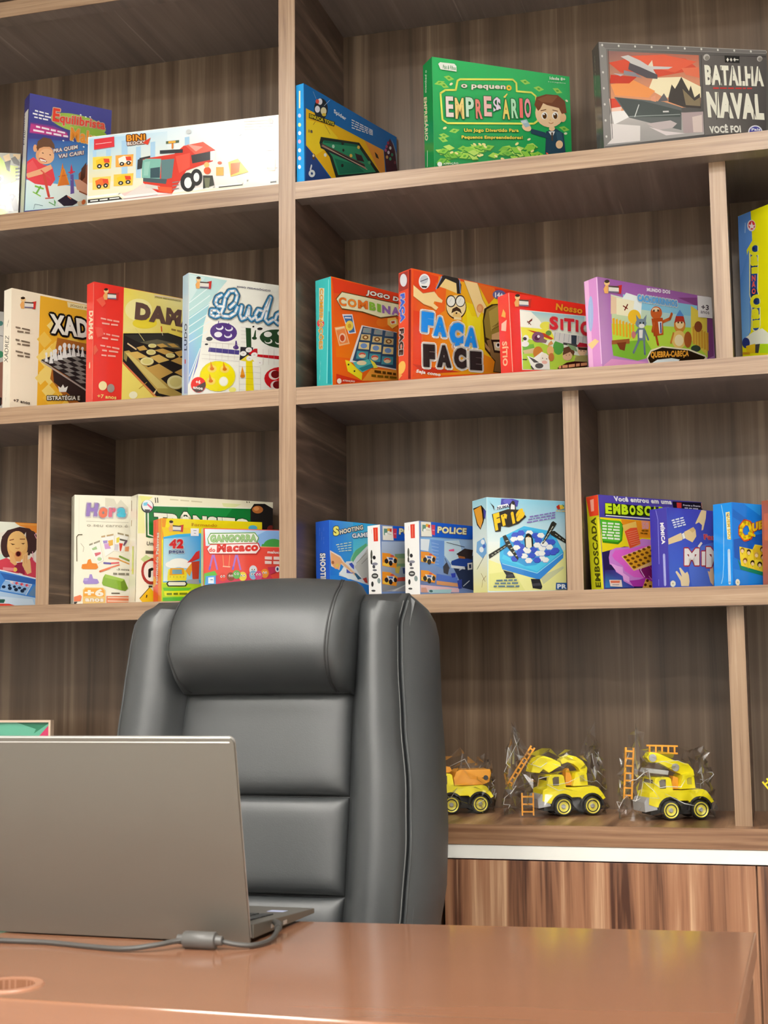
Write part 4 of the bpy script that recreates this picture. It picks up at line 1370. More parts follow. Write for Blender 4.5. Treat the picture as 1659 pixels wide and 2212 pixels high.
l|200 184 184|5|210,242,208,177
l|196 184 184|5|239,258,262,259
l|196 184 184|5|300,55,331,56
l|200 176 168|5|448,248,448,180
l|196 184 184|5|231,49,262,51
l|200 184 184|5|58,239,233,245
l|200 184 184|5|59,185,233,190
l|200 184 184|5|59,167,233,172
p|240 220 24|262,175,292,179,300,47,262,44
l|184 160 32|6|262,153,296,155
l|184 160 32|6|262,127,297,129
l|184 160 32|6|262,101,297,103
l|184 160 32|6|262,75,297,77
l|184 160 32|6|262,49,297,51
l|192 180 176|5|230,177,231,41
l|184 168 168|5|331,155,331,56
e|232 216 74|132,98,82,8,0,-66
e|246 230 16|132,98,78,8,0,-63
e|246 242 192|159,78,21,2,0,-21
e|251 248 234|159,78,17,2,0,-17
e|244 236 128|200,46,17,2,0,-11
e|248 216 96|106,127,21,2,0,-16
p|232 144 42|98,123,99,160,115,125
e|224 122 28|106,127,10,1,0,-7
e|248 216 96|164,131,21,2,0,-16
p|232 144 42|156,128,157,165,172,130
e|224 122 28|164,131,10,1,0,-7
e|248 216 96|101,74,21,2,0,-16
p|232 144 42|93,70,94,107,110,72
e|224 122 28|101,74,10,1,0,-7
p|232 154 42|236,108,245,154,258,110
e|216 128 28|246,109,11,1,0,-7
e|208 28 36|425,116,77,7,0,-51
e|244 224 216|395,129,26,3,0,-21
e|122 20 24|401,132,21,2,0,-17
e|244 224 216|404,84,26,2,0,-21
e|122 20 24|410,87,21,2,0,-17
/ age_badge
e|238 58 50|45,53,34,3,0,-33
p|90 74 70|16,34,76,69,78,51,63,26,35,20
t|+6|248 240 234|33,56,54,58,33,72|0.04||0|0
t|anos|248 240 234|21,34,64,32,21,44|0.04||0|0
/ title_lettering
l|192 196 188|164|147,450,127,437,119,414,130,400,158,401
l|192 196 188|164|156,398,164,441,184,471,209,477,221,459,212,426,187,401
l|192 196 188|164|156,398,142,364,119,353,100,359,102,378,125,380,153,360,184,361,210,380,221,406
l|192 196 188|164|241,413,233,375,241,357,261,367,276,412,273,374,287,360,308,376
l|192 196 188|164|339,404,319,407,305,383,313,360,334,371,354,422,377,468,360,406,351,370,366,356,389,372
l|192 196 188|164|431,410,407,396,398,370,413,358,436,372
l|31 90 128|136|147,450,127,437,119,414,130,400,158,401
l|31 90 128|136|156,398,164,441,184,471,209,477,221,459,212,426,187,401
l|31 90 128|136|156,398,142,364,119,353,100,359,102,378,125,380,153,360,184,361,210,380,221,406
l|31 90 128|136|241,413,233,375,241,357,261,367,276,412,273,374,287,360,308,376
l|31 90 128|136|339,404,319,407,305,383,313,360,334,371,354,422,377,468,360,406,351,370,366,356,389,372
l|31 90 128|136|431,410,407,396,398,370,413,358,436,372
l|111 176 212|98|147,450,127,437,119,414,130,400,158,401
l|111 176 212|98|156,398,164,441,184,471,209,477,221,459,212,426,187,401
l|111 176 212|98|156,398,142,364,119,353,100,359,102,378,125,380,153,360,184,361,210,380,221,406
l|111 176 212|98|241,413,233,375,241,357,261,367,276,412,273,374,287,360,308,376
l|111 176 212|98|339,404,319,407,305,383,313,360,334,371,354,422,377,468,360,406,351,370,366,356,389,372
l|111 176 212|98|431,410,407,396,398,370,413,358,436,372
l|42 134 192|81|147,450,127,437,119,414,130,400,158,401
l|42 134 192|81|156,398,164,441,184,471,209,477,221,459,212,426,187,401
l|42 134 192|81|156,398,142,364,119,353,100,359,102,378,125,380,153,360,184,361,210,380,221,406
l|42 134 192|81|241,413,233,375,241,357,261,367,276,412,273,374,287,360,308,376
l|42 134 192|81|339,404,319,407,305,383,313,360,334,371,354,422,377,468,360,406,351,370,366,356,389,372
l|42 134 192|81|431,410,407,396,398,370,413,358,436,372
l|246 250 252|50|147,450,127,437,119,414,130,400,158,401
l|246 250 252|50|156,398,164,441,184,471,209,477,221,459,212,426,187,401
l|246 250 252|50|156,398,142,364,119,353,100,359,102,378,125,380,153,360,184,361,210,380,221,406
l|246 250 252|50|241,413,233,375,241,357,261,367,276,412,273,374,287,360,308,376
l|246 250 252|50|339,404,319,407,305,383,313,360,334,371,354,422,377,468,360,406,351,370,366,356,389,372
l|246 250 252|50|431,410,407,396,398,370,413,358,436,372
/ small_print
t|JOGO PEDAGÓGICO|74 74 106|216,491,377,493,216,502|0.03||0|0
/ maker_logo
p|242 176 102|28,480,37,496,48,496,47,466,33,464
e|246 201 140|42,504,11,1,0,-10
e|58 42 32|42,511,10,1,0,-6
p|201 52 44|80,498,102,506,98,470,83,471
p|232 226 216|49,493,89,498,89,473,49,470
p|86 72 63|49,496,89,498,89,493,49,490
p|122 111 134|49,475,89,478,89,472,49,469
>
/ side_print
p|196 220 238|1,1,67,1,67,529,1,529
g|143 156 216,168 188 228,212 236 240,192 220 228|26,19,66,12,63,522,2,524
t|LUDO|58 74 96|53,198,54,313,22,204|0.03||0|0
l|216 74 74|55|35,159,35,149
#board_game_box|orange game box with turquoise side and a card grid, right of the upright|0.0990|0.0500|1.7083|1.0668|-0.0011|-0.0151|0.2600|0.2394|0.0476|242 106 30|70 200 196|lid|
/ cover_picture
p|242 106 30|1,1,519,1,519,478,1,478
g|240 122 26,242 138 34,226 69 31,232 74 40|21,142,390,169,404,476,8,474
p|232 68 36|5,473,359,478,404,478,402,420,178,423,14,411
p|216 58 32|20,71,169,61,241,70,19,28
e|240 122 36|303,334,41,7,-1,-21
p|242 160 58|224,120,382,136,388,93,169,61
/ card_picture
p|232 234 240|60,328,119,338,139,261,96,250
p|74 116 168|67,323,116,332,132,264,100,255
e|242 216 88|101,286,23,4,-1,-22
e|216 168 58|101,285,11,2,0,-10
l|232 236 244|27|75,316,112,321
/ card_picture
p|244 184 128|15,265,73,280,101,209,39,190
p|238 138 74|24,253,72,269,92,213,43,198
e|242 200 168|59,228,20,3,0,-20
e|200 80 42|58,227,13,2,0,-14
l|248 220 176|25|20,259,71,276
/ game_grid_picture
p|236 232 224|173,300,387,303,378,136,97,132
p|52 80 110|180,296,387,301,378,141,115,140
p|154 154 152|184,291,231,296,228,273,177,269
e|138 160 160|205,282,16,3,0,-8
p|154 154 152|250,295,299,299,296,277,244,272
e|138 160 160|272,286,16,3,0,-8
p|154 154 152|318,298,367,303,364,280,312,275
e|138 160 160|340,289,17,3,0,-8
p|216 196 138|170,261,224,267,221,240,163,235
e|138 90 42|194,251,18,3,0,-10
e|244 216 154|194,251,9,1,0,-5
p|216 196 138|239,263,294,269,291,242,233,236
e|138 90 42|264,253,18,3,0,-10
e|244 216 154|264,253,9,1,0,-5
p|216 196 138|309,266,365,271,362,244,303,238
e|138 90 42|335,255,19,3,0,-10
e|244 216 154|335,255,10,1,0,-5
p|240 220 152|156,225,216,231,213,201,149,195
e|122 156 208|183,213,20,3,0,-11
p|240 220 152|228,226,289,232,286,201,221,195
e|122 156 208|255,214,20,3,0,-11
p|240 220 152|301,227,363,233,360,202,294,195
e|122 156 208|329,214,21,3,0,-11
p|74 154 168|142,185,208,192,205,158,135,151
e|240 192 144|172,171,22,3,0,-12
e|216 88 74|172,175,19,3,0,-7
e|244 220 176|172,168,18,3,0,-7
p|74 154 168|216,185,283,191,280,157,209,150
e|240 192 144|247,171,22,3,0,-12
e|216 88 74|247,174,20,3,0,-7
e|244 220 176|247,167,18,3,0,-7
p|74 154 168|292,184,360,191,357,156,285,148
e|240 192 144|323,170,23,3,0,-12
e|216 88 74|323,173,20,3,0,-8
e|244 220 176|323,166,18,3,0,-8
p|246 230 42|71,136,93,135,170,92,165,63,85,90
e|58 58 42|90,119,5,1,0,-4
e|58 58 42|124,96,5,1,0,-4
p|90 192 184|114,132,207,159,242,133,170,97,135,112
p|244 230 72|218,160,246,149,264,130,238,124
e|240 224 176|167,137,29,4,0,-10
p|47 138 144|149,112,228,143,239,129,170,102
p|242 192 90|329,355,389,370,396,339,357,314,328,328
l|216 64 42|32|344,368,374,381,389,362
p|232 224 200|344,346,381,358,384,340,351,332
p|200 64 42|351,345,373,351,373,341,354,336
/ title_lettering
p|106 74 32|22,387,59,425,402,433,400,377,288,348,177,355,57,348
p|242 236 192|27,386,59,421,402,428,401,382,288,353,177,360,57,353
t|JOGO DAS|248 239 226|200,432,459,435,206,458|0.05|122 32 16|10|0
t|C|238 122 42|39,362,84,364,39,399|0.05|248 242 216|12|0
t|O|238 138 46|91,365,143,368,91,401|0.05|248 242 216|12|0
t|M|238 122 42|151,368,211,373,151,405|0.05|248 242 216|12|0
t|B|140 192 64|219,373,258,374,219,409|0.05|248 242 216|12|0
t|I|140 192 64|266,375,289,373,266,410|0.05|248 242 216|12|0
t|N|160 112 184|297,373,347,375,297,408|0.05|248 242 216|12|0
t|A|160 112 184|355,376,407,379,354,411|0.05|248 242 216|12|0
/ small_print
e|248 232 216|34,42,13,2,0,-11
t|ATENÇÃO|248 224 208|53,42,124,47,53,52|0.03||0|0
p|90 58 16|242,117,283,119,283,108,242,107
p|90 58 16|290,119,311,120,311,109,290,108
p|90 58 16|319,120,348,121,348,111,318,110
p|90 58 16|355,121,374,122,374,112,355,111
p|122 90 16|223,96,251,98,251,89,223,87
p|122 90 16|259,98,295,101,295,92,258,89
p|122 90 16|303,101,327,103,326,94,303,92
p|122 90 16|334,103,377,106,377,97,334,94
>
/ side_print
p|70 200 196|1,1,95,1,95,478,1,478
p|39 160 168|77,334,84,332,88,27,65,31
l|154 240 236|17|82,468,61,34
p|242 232 192|23,444,54,436,45,274,20,279
e|232 74 74|29,292,22,-4,0,-18
t|COMBINAÇÕES|232 168 58|23,441,13,186,53,436|0.03|244 240 216|15|0
p|232 246 242|18,61,20,81,20,69,18,50
p|232 246 242|21,86,22,103,22,91,20,74
p|232 246 242|23,108,25,136,25,125,22,96
#board_game_box|red and yellow box with a moustached cartoon face and big blue letters|0.2707|0.0300|1.7132|0.8907|-0.0017|0.0139|0.3520|0.2318|0.0440|238 90 36|232 85 58|lid|
/ cover_picture
p|238 90 36|1,1,703,1,703,463,1,463
g|232 74 34,244 200 30,248 216 40,232 85 42|4,15,458,92,462,451,12,456
p|242 212 30|273,371,338,362,399,294,368,128,356,78,256,240
p|246 228 40|281,365,313,313,362,320,357,207,289,270
p|232 74 38|9,458,139,453,123,371,8,351
p|240 106 40|123,425,178,419,170,315,123,282
p|230 66 31|8,289,46,289,53,52,4,39
p|200 58 34|4,67,68,67,255,68,61,35
p|240 114 42|343,460,450,456,450,426,404,379,375,420
p|226 58 42|437,455,675,461,674,404,454,420
p|240 144 32|369,160,467,142,467,93,356,78
/ cartoon_face_picture
p|248 216 144|139,424,178,454,250,444,238,397,170,408,135,411
p|53 48 46|135,401,123,399,155,459,165,463,239,463,258,439,254,399,234,396,230,440,174,450
l|138 154 200|22|123,396,155,456
l|138 154 200|22|248,460,252,402
e|74 48 32|230,338,54,9,0,-51
e|248 223 168|229,341,51,8,0,-48
p|248 223 168|217,300,253,306,257,288,217,284
p|242 203 128|217,316,249,315,257,297,209,296
e|74 64 56|202,359,26,4,0,-26
e|242 240 230|202,359,21,4,0,-21
l|208 212 204|12|192,351,206,372
e|74 64 56|251,368,26,4,0,-26
e|242 240 230|251,367,22,4,0,-21
l|208 212 204|12|242,359,255,380
p|74 52 36|203,308,209,328,231,341,251,333,259,314,245,321,231,323,217,316
e|58 42 32|230,313,5,1,0,-4
e|58 48 40|225,364,4,1,0,-3
/ hand_picture
p|248 216 152|8,395,57,369,115,385,135,366,158,355,154,344,115,344,111,334,135,322,123,307,100,319,61,323,8,348
l|138 90 48|8|9,394,57,368,114,385
l|138 90 48|8|8,347,61,321,127,307
/ hand_picture
p|248 216 152|270,460,343,460,367,399,424,327,415,314,370,338,379,369,350,318,342,311,322,359
l|138 90 48|8|270,459,322,359,342,311
l|138 90 48|8|343,460,371,393,424,325
e|232 154 96|356,354,18,3,0,-19
e|240 176 112|354,352,11,2,0,-13
/ capped_man_picture
p|58 44 24|370,302,379,356,420,382,470,393,467,93,425,91,434,137,381,181
p|154 130 56|376,303,391,354,428,378,462,387,460,238,414,228,386,234
p|184 158 76|403,347,457,382,457,316,415,264
p|138 106 64|390,221,468,253,467,96,429,94,438,141,414,157
p|216 174 120|419,251,464,271,464,236,418,229
p|42 32 24|414,228,468,236,467,177,430,175
p|224 200 160|427,220,466,226,466,187,434,186
e|244 240 232|453,210,14,2,0,-12
e|42 32 24|453,211,7,1,0,-7
p|168 128 88|379,213,410,185,406,172,383,191
l|90 60 32|9|423,285,456,306
l|90 60 32|9|419,271,458,293
/ title_lettering
t|F|31 143 240|46,206,109,209,49,292|0.1|253 250 244|46|0
t|A|31 143 240|107,198,176,202,110,280|0.1|253 250 244|46|0
t|Ç|31 143 240|191,157,264,161,194,271|0.1|253 250 244|46|0
t|A|31 143 240|270,178,339,181,274,261|0.1|253 250 244|46|0
t|F|46 42 42|57,62,118,67,55,157|0.1|253 248 238|46|0
t|A|46 42 42|126,70,202,77,124,163|0.1|253 248 238|46|0
t|C|46 42 42|216,78,281,83,214,166|0.1|253 248 238|46|0
t|E|46 42 42|299,83,364,88,298,163|0.1|253 248 238|46|0
/ maker_logo
e|246 244 242|63,418,29,5,0,-32
e|200 204 214|61,425,17,-5,-12,-19
l|74 74 90|15|42,414,81,433
p|58 54 52|46,397,77,401,73,392,52,390
/ age_badge
e|106 106 154|460,430,36,6,0,-20
t|14+|244 244 248|437,414,483,420,437,436|0.05||0|0
/ small_print
t|Seja como|248 240 228|17,29,141,30,23,47|0.04||0|0
>
/ side_print
p|232 85 58|1,1,87,1,87,463,1,463
p|138 42 34|70,461,86,459,83,6,66,9
p|168 66 58|3,459,65,459,65,384,3,383
e|223 224 228|34,426,24,-6,0,-27
t|FAÇA|58 106 216|7,372,7,254,42,369|0.06|232 228 240|19|0
t|FACE|46 42 42|7,227,2,118,37,224|0.06|240 224 216|19|0
p|244 192 96|46,55,42,49,37,44,30,40,23,38,16,38,9,39,3,42,1,45,1,79,6,84,12,88,19,90,27,90,33,89,39,86,44,81,47,75,49,69,48,62
p|242 176 96|1,18,1,47,27,32,1,18
#puzzle_box|low red puzzle box with a farm scene, in front of the cartoon face box|0.4787|0.0200|1.7092|0.8379|0.0225|-0.0127|0.2600|0.1653|0.0388|240 50 38|240 68 58|flap|
/ cover_picture
p|240 50 38|1,1,519,1,519,330,1,330
p|238 242 224|47,266,519,287,519,158,513,65,45,21
g|240 236 192,232 240 208,154 200 212,168 208 216|49,192,380,230,383,279,50,263
p|251 248 234|48,262,104,264,143,236,175,201,46,197
p|242 232 74|47,194,134,199,202,199,221,162,131,152,53,154
p|184 216 72|50,154,131,146,198,132,266,112,372,109,375,54,49,24
p|122 184 72|55,122,109,133,114,106,53,86
e|90 168 72|236,133,28,3,-2,-31
p|216 192 144|53,100,112,117,124,97,59,87
e|240 232 88|176,215,31,4,-1,-17
e|106 154 74|188,186,15,2,-1,-11
/ barn_picture
p|224 220 214|216,195,392,192,388,142,262,150,214,158
l|154 164 168|11|223,193,217,162
l|154 164 168|11|247,193,241,161
l|154 164 168|11|271,193,266,160
l|154 164 168|11|296,193,290,160
l|154 164 168|11|321,193,315,159
l|154 164 168|11|345,193,339,159
l|154 164 168|11|370,193,364,158
p|58 68 80|306,191,335,193,330,152,304,152
p|74 74 72|262,156,336,155,335,144,261,147
p|200 72 42|79,187,167,183,211,166,200,160,132,174
e|138 90 120|132,163,31,4,-1,-22
e|90 48 72|128,160,14,2,-1,-11
e|240 224 232|135,166,7,1,0,-6
p|138 106 112|152,163,179,155,171,143,137,142
/ animals_picture
e|244 240 234|70,151,15,2,-1,-14
e|58 52 52|65,149,10,1,0,-7
e|244 239 232|65,128,20,2,-1,-12
p|138 64 48|77,214,102,233,109,237,105,226,87,218
l|122 58 52|16|81,223,100,209
l|106 52 52|14|105,234,87,210
e|204 130 56|128,100,25,3,-2,-25
p|246 242 232|72,80,106,76,148,105,185,92,185,37,96,28
p|90 86 84|79,78,109,70,132,59,105,56
p|90 86 84|90,44,106,29,96,27,87,38
e|90 86 84|131,46,21,2,-1,-11
e|244 234 216|160,79,22,2,-1,-22
e|74 64 64|150,79,3,0,0,-2
e|74 64 64|171,78,3,0,0,-2
e|240 184 168|159,63,14,1,0,-7
p|58 48 48|48,65,72,67,68,62,48,61
e|232 176 112|192,115,18,2,-1,-19
p|224 160 96|177,130,209,144,200,157,185,144
e|200 122 64|195,88,15,2,-1,-17
/ children_picture
e|232 184 144|279,102,25,3,-1,-20
p|106 70 48|255,102,261,133,296,146,319,123,311,105,295,120
p|138 168 120|279,152,324,146,334,125,302,130
e|240 200 160|359,130,24,3,-1,-19
p|200 40 58|332,149,347,165,386,164,389,150,339,145
p|74 48 32|335,144,388,147,384,136,341,134
p|168 160 96|322,107,386,116,384,88,313,81
e|58 42 32|273,104,2,0,0,-2
e|58 42 32|290,107,2,0,0,-2
e|58 42 32|352,131,3,0,0,-2
e|58 42 32|368,131,3,0,0,-2
p|58 20 16|224,47,274,74,313,83,384,88,383,68,227,42
p|232 160 112|231,56,244,59,243,47,230,44
p|232 160 112|249,60,278,65,277,53,249,48
p|232 160 112|283,66,316,73,315,61,282,54
p|232 160 112|322,74,342,78,341,66,321,62
p|232 160 112|348,79,381,85,380,73,347,67
/ title_lettering
t|Nosso|240 154 42|229,286,373,286,223,315|0.04|216 64 42|8|0.3
t|S|224 50 58|192,200,237,203,196,256|0.05|244 224 216|16|0
t|I|224 50 58|250,207,264,206,252,252|0.05|244 224 216|16|0
t|T|224 50 58|269,204,322,207,272,257|0.05|244 224 216|16|0
t|I|224 50 58|329,208,343,207,332,258|0.05|244 224 216|16|0
t|O|224 50 58|352,194,414,198,357,256|0.05|244 224 216|16|0
/ maker_logo
p|242 176 102|19,290,30,306,43,306,40,276,23,274
e|246 201 140|36,314,13,2,-1,-10
e|58 42 32|37,321,12,2,0,-6
p|201 52 44|81,309,107,317,100,281,83,281
p|232 226 216|44,303,91,309,90,284,43,280
p|86 72 63|44,306,91,309,91,303,44,300
p|122 111 134|43,285,90,289,90,283,43,279
>
/ side_print
p|240 68 58|1,1,77,1,77,330,1,330
l|248 192 168|19|73,328,75,10
p|240 176 88|19,247,34,273,48,253,45,235
p|244 192 168|19,217,53,225,45,180,15,190
t|SÍTIO|244 184 144|17,144,15,45,56,138|0.04||0|0
#puzzle_box|lilac puzzle box with cartoon dogs, beside the right divider|0.6532|0.0150|1.7093|0.8566|0.0265|-0.0125|0.3132|0.1801|0.0386|184 120 192|220 150 212|flap|
/ cover_picture
p|184 120 192|1,1,626,1,626,360,1,360
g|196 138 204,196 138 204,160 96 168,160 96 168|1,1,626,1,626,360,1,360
p|138 74 134|433,334,622,360,626,360,626,254,619,113,582,96,595,274,537,260,533,314
p|232 154 208|5,7,49,38,256,47,5,1
/ picture_panel
g|168 200 80,184 216 80,154 208 232,216 224 200|59,52,583,102,594,267,65,298
p|138 200 228|130,307,542,315,538,267,126,254
p|238 244 240|148,316,234,307,219,226,91,249
p|232 200 168|65,294,94,289,89,223,59,219
p|244 236 200|94,289,189,288,175,221,89,220
l|122 42 32|27|126,260,151,251
l|122 42 32|27|153,270,133,242
e|240 192 48|184,222,35,4,-2,-30
p|184 220 72|60,180,590,225,583,102,59,52
p|127 184 56|54,102,238,137,285,76,187,46,59,52
p|232 208 80|505,310,595,274,579,109,492,166
p|232 168 40|66,201,78,205,74,137,64,136
p|232 168 40|83,199,94,204,91,136,81,135
p|232 168 40|100,197,111,202,108,136,98,135
p|232 168 40|117,195,128,200,125,135,115,134
p|232 168 40|134,193,145,198,142,135,132,133
p|232 168 40|151,192,162,196,159,134,149,133
p|232 168 40|168,190,180,195,176,133,166,132
p|216 160 56|506,222,518,227,513,149,501,147
p|216 160 56|521,218,534,223,528,145,516,144
p|216 160 56|537,215,549,220,544,141,532,140
p|216 160 56|552,211,565,216,559,138,547,136
p|216 160 56|568,208,580,213,575,134,563,133
p|216 160 56|583,204,596,209,590,130,578,129
p|154 90 48|55,112,150,130,149,110,54,96
p|122 58 32|80,105,132,115,120,78,95,81
e|138 74 42|539,226,23,3,-2,-23
e|58 74 58|516,132,28,3,-1,-14
/ puppies_picture
e|122 138 154|217,200,30,4,-2,-19
p|122 138 154|195,197,193,233,213,213
p|122 138 154|226,214,251,240,243,203
e|232 228 222|220,190,16,2,-1,-9
p|111 127 144|197,178,237,183,237,133,193,128
p|232 228 224|204,172,225,175,220,141,203,139
l|111 127 144|46|201,172,173,142
l|111 127 144|46|236,173,251,138
l|111 127 144|50|200,129,167,76
l|111 127 144|50|228,132,228,77
e|200 120 120|173,149,12,1,-1,-14
e|200 96 42|305,254,32,4,-2,-27
e|240 216 176|303,267,20,3,-1,-9
p|184 80 31|276,227,339,238,337,168,283,155
p|232 228 220|311,218,333,222,329,174,315,169
p|58 58 138|322,216,329,217,327,174,320,173
l|200 96 42|60|338,221,380,240,391,261
l|184 80 31|60|296,157,303,124
l|200 96 42|53|288,209,276,174
e|216 144 58|432,220,33,4,-3,-34
e|244 216 160|433,227,24,3,-2,-23
p|184 58 42|401,223,413,254,437,267,458,257,465,224,452,236,420,232
p|90 144 208|413,254,438,284,459,260
e|240 200 112|422,158,41,5,-3,-38
e|248 232 184|422,155,26,3,-2,-24
l|216 144 58|46|393,181,375,139
e|168 90 40|473,164,22,3,-3,-34
e|74 42 26|292,261,5,1,0,-5
e|74 42 26|315,265,5,1,0,-5
e|74 42 26|424,229,5,1,0,-4
e|74 42 26|444,231,5,1,0,-4
e|42 42 42|212,201,4,1,0,-4
e|42 42 42|230,203,4,1,0,-4
/ banner_lettering
p|244 232 200|236,64,260,97,324,120,478,125,569,108,578,95,247,40
p|42 28 16|242,62,264,91,324,114,473,119,567,102,559,92,252,43
t|QUEBRA-CABEÇA|240 168 58|257,59,471,89,260,90|0.05||0|0
p|232 242 244|265,45,293,61,374,76,419,75,409,67
/ title_lettering
t|MUNDO DOS|248 240 248|259,336,389,343,260,351|0.05||0|0
/ title_lettering
t|CACHORRINHOS|90 168 232|206,289,425,293,207,316|0.05|232 242 248|23|0
/ maker_logo
p|242 176 102|26,314,39,331,53,331,50,299,31,297
e|246 201 140|46,340,15,2,-1,-10
e|58 42 32|47,347,13,2,-1,-7
p|201 52 44|97,335,126,344,118,306,98,306
p|232 226 216|54,328,108,336,106,309,52,304
p|86 72 63|55,331,108,336,108,329,54,325
p|122 111 134|53,309,106,314,106,308,52,303
/ age_badge
p|240 236 236|544,357,605,360,626,360,626,296,624,271,541,266
t|+3|90 80 88|561,300,605,302,564,323|0.03||0|0
t|anos|106 96 104|556,284,607,286,557,295|0.01||0|0
>
/ side_print
p|220 150 212|1,1,77,1,77,360,1,360
p|240 184 228|4,1,27,1,27,360,4,360
l|244 200 238|27|74,357,74,14
e|168 188 232|29,224,15,-4,-6,-70
p|232 240 248|25,172,26,190,25,180,24,162
p|232 240 248|26,194,27,215,26,205,25,184
p|232 240 248|27,219,28,237,27,227,26,208
p|232 240 248|28,241,29,261,28,251,27,230
p|232 240 248|29,265,30,274,29,264,29,255
p|232 240 248|30,278,31,294,30,283,29,267
p|244 208 144|3,107,46,120,68,105,25,83
#board_game_box|tall yellow and blue box at the right frame edge, beyond the divider|0.9121|0.1900|1.7103|-0.7766|0.0055|0.0054|0.2600|0.3297|0.1000|244 238 18|95 146 220|flap|
/ cover_picture
p|244 238 18|1,1,519,1,519,659,1,659
p|95 146 220|1,658,62,659,72,659,75,537,43,507,57,256,49,170,1,129
g|120 180 238,134 188 240,95 146 220,79 134 208|1,130,45,171,56,510,1,397
p|246 248 228|14,152,62,167,112,171,175,120,174,87,34,116
p|44 58 128|43,127,42,122,39,117,36,113,31,110,26,109,21,110,15,112,10,115,6,119,3,124,1,130,1,135,1,136,2,141,4,146,7,150,12,153,17,154,23,153,28,151,33,148,37,144,40,139,42,133
p|240 200 30|21,119,72,118,70,81,24,87
p|74 70 64|72,115,97,112,87,77,70,81
p|192 232 32|97,112,230,84,228,48,91,76
p|216 160 32|3,98,41,90,41,80,2,88
/ maker_logo
e|244 228 228|74,599,23,-7,-1,-23
e|226 58 64|76,600,18,-5,-1,-18
p|248 240 240|76,616,82,598,95,596,84,590,90,580,75,589,62,585,67,596,59,607,72,603
l|154 188 232|29|42,620,38,579
/ title_lettering
l|246 246 192|238|84,506,80,421,73,325,84,287,81,188
l|42 79 152|191|84,506,80,421,73,325,84,287,81,188
t|C|242 238 40|53,479,112,466,56,536|0.06||0|0
t|a|242 238 40|61,435,103,427,64,479|0.06||0|0
t|i|242 238 40|64,403,104,395,65,430|0.06||0|0
t|C|242 238 40|51,264,110,253,54,320|0.06||0|0
t|a|242 238 40|58,218,101,211,60,262|0.06||0|0
t|i|242 238 40|58,183,102,176,60,215|0.06||0|0
t|N|240 100 90|66,373,87,369,67,396|0.05||0|0
t|Ã|240 100 90|65,348,86,344,66,371|0.05||0|0
t|O|240 100 90|64,320,85,316,65,343|0.05||0|0
e|36 48 106|84,502,5,-1,0,-6
e|36 48 106|84,284,6,-1,0,-7
#board_game_box|box with a shouting dark-haired girl and a blue tray, lower left edge|-0.8575|0.0500|1.2838|0.7691|-0.0012|0.0067|0.2588|0.2016|0.0500|244 232 216|200 216 232|flap|
/ cover_picture
p|244 232 216|1,1,517,1,517,403,1,403
p|246 246 228|161,403,412,403,414,403,438,385,409,368,165,305
p|240 146 58|412,402,417,403,517,403,517,353,472,378,436,387
p|244 168 80|414,400,517,399,517,393,429,391
p|216 240 224|308,259,381,252,371,220,310,207
/ girl_picture
p|74 50 48|353,271,356,334,380,365,434,383,480,378,510,350,516,287,495,277,483,254,466,255,464,361,400,240,377,247
e|74 50 48|376,293,25,1,2,-54
p|74 50 48|517,291,517,290,513,279,507,270,501,265,494,262,487,264,480,269,474,277,469,288,466,300,465,314,465,328,468,341,472,352,477,361,484,366,491,368,498,367,505,362,511,354,515,343,517,336
p|220 74 90|290,185,338,223,379,239,419,219,439,170,290,179
p|216 72 90|452,162,468,204,492,250,516,219,516,151
p|154 47 72|413,215,455,223,465,166,423,176
e|240 184 112|427,295,47,2,2,-69
e|244 194 124|425,312,44,2,1,-51
p|234 168 104|412,253,448,254,444,223,419,224
l|138 80 48|21|390,319,410,325
l|138 80 48|21|437,327,461,328
p|90 58 32|394,306,417,303,405,298
p|90 58 32|442,308,462,310,453,303
l|192 122 72|13|418,285,428,283,437,286
e|192 90 68|432,259,14,1,0,-13
e|74 28 28|432,259,10,0,0,-11
p|242 186 124|391,260,401,265,415,240,428,213,418,205,396,221
p|244 192 132|454,254,475,270,475,234,484,239,488,224,494,176,475,167,451,208
l|216 148 92|8|462,253,461,217
l|216 148 92|8|470,255,472,217
e|244 200 100|419,187,10,0,0,-10
p|240 138 144|364,196,414,194,412,181,364,182
l|240 168 184|15|512,359,504,350,513,333
l|240 176 192|17|496,273,501,235,512,223
/ game_tray_picture
p|74 140 220|208,203,352,181,516,151,516,57,355,84,211,100
l|240 244 250|28|290,192,373,178,514,149
p|58 108 184|352,171,514,145,512,122,374,140
p|154 192 236|362,117,376,138,495,121,471,74,354,92
l|232 242 250|13|376,138,497,121,471,72
p|106 143 184|508,115,515,113,514,67,480,72
e|34 52 78|370,107,9,0,0,-7
e|232 224 224|405,129,7,0,0,-6
e|240 184 196|411,124,5,0,0,-4
e|40 52 76|395,114,7,0,0,-6
e|34 52 78|398,101,9,0,0,-8
e|216 74 90|428,125,7,0,0,-6
e|240 184 196|434,120,5,0,0,-4
e|40 52 76|418,109,7,0,0,-6
e|34 52 78|426,96,9,0,0,-8
e|216 74 90|451,121,7,0,0,-6
e|240 184 196|457,116,5,0,0,-4
e|40 52 76|441,104,8,0,0,-6
e|34 52 78|454,91,9,0,0,-8
e|216 74 90|474,117,7,0,0,-6
e|240 184 196|480,112,5,0,0,-4
e|40 52 76|464,100,8,0,0,-6
p|184 212 240|211,100,355,86,514,61,514,27,214,20
p|212 230 246|355,63,501,54,511,29,357,23
p|224 74 58|214,32,398,31,425,23,214,16
p|58 106 90|315,49,376,51,381,34,315,33
p|244 244 236|373,34,377,45,381,34
#activity_kit_box|cream box with pastel four-letter title and clay shapes, left of the road sign box|-0.5071|0.1000|1.2821|0.6302|0.0009|-0.0063|0.2400|0.2441|0.0450|250 244 222|240 234 208|flap|
/ cover_picture
p|250 244 222|1,1,479,1,479,488,1,488
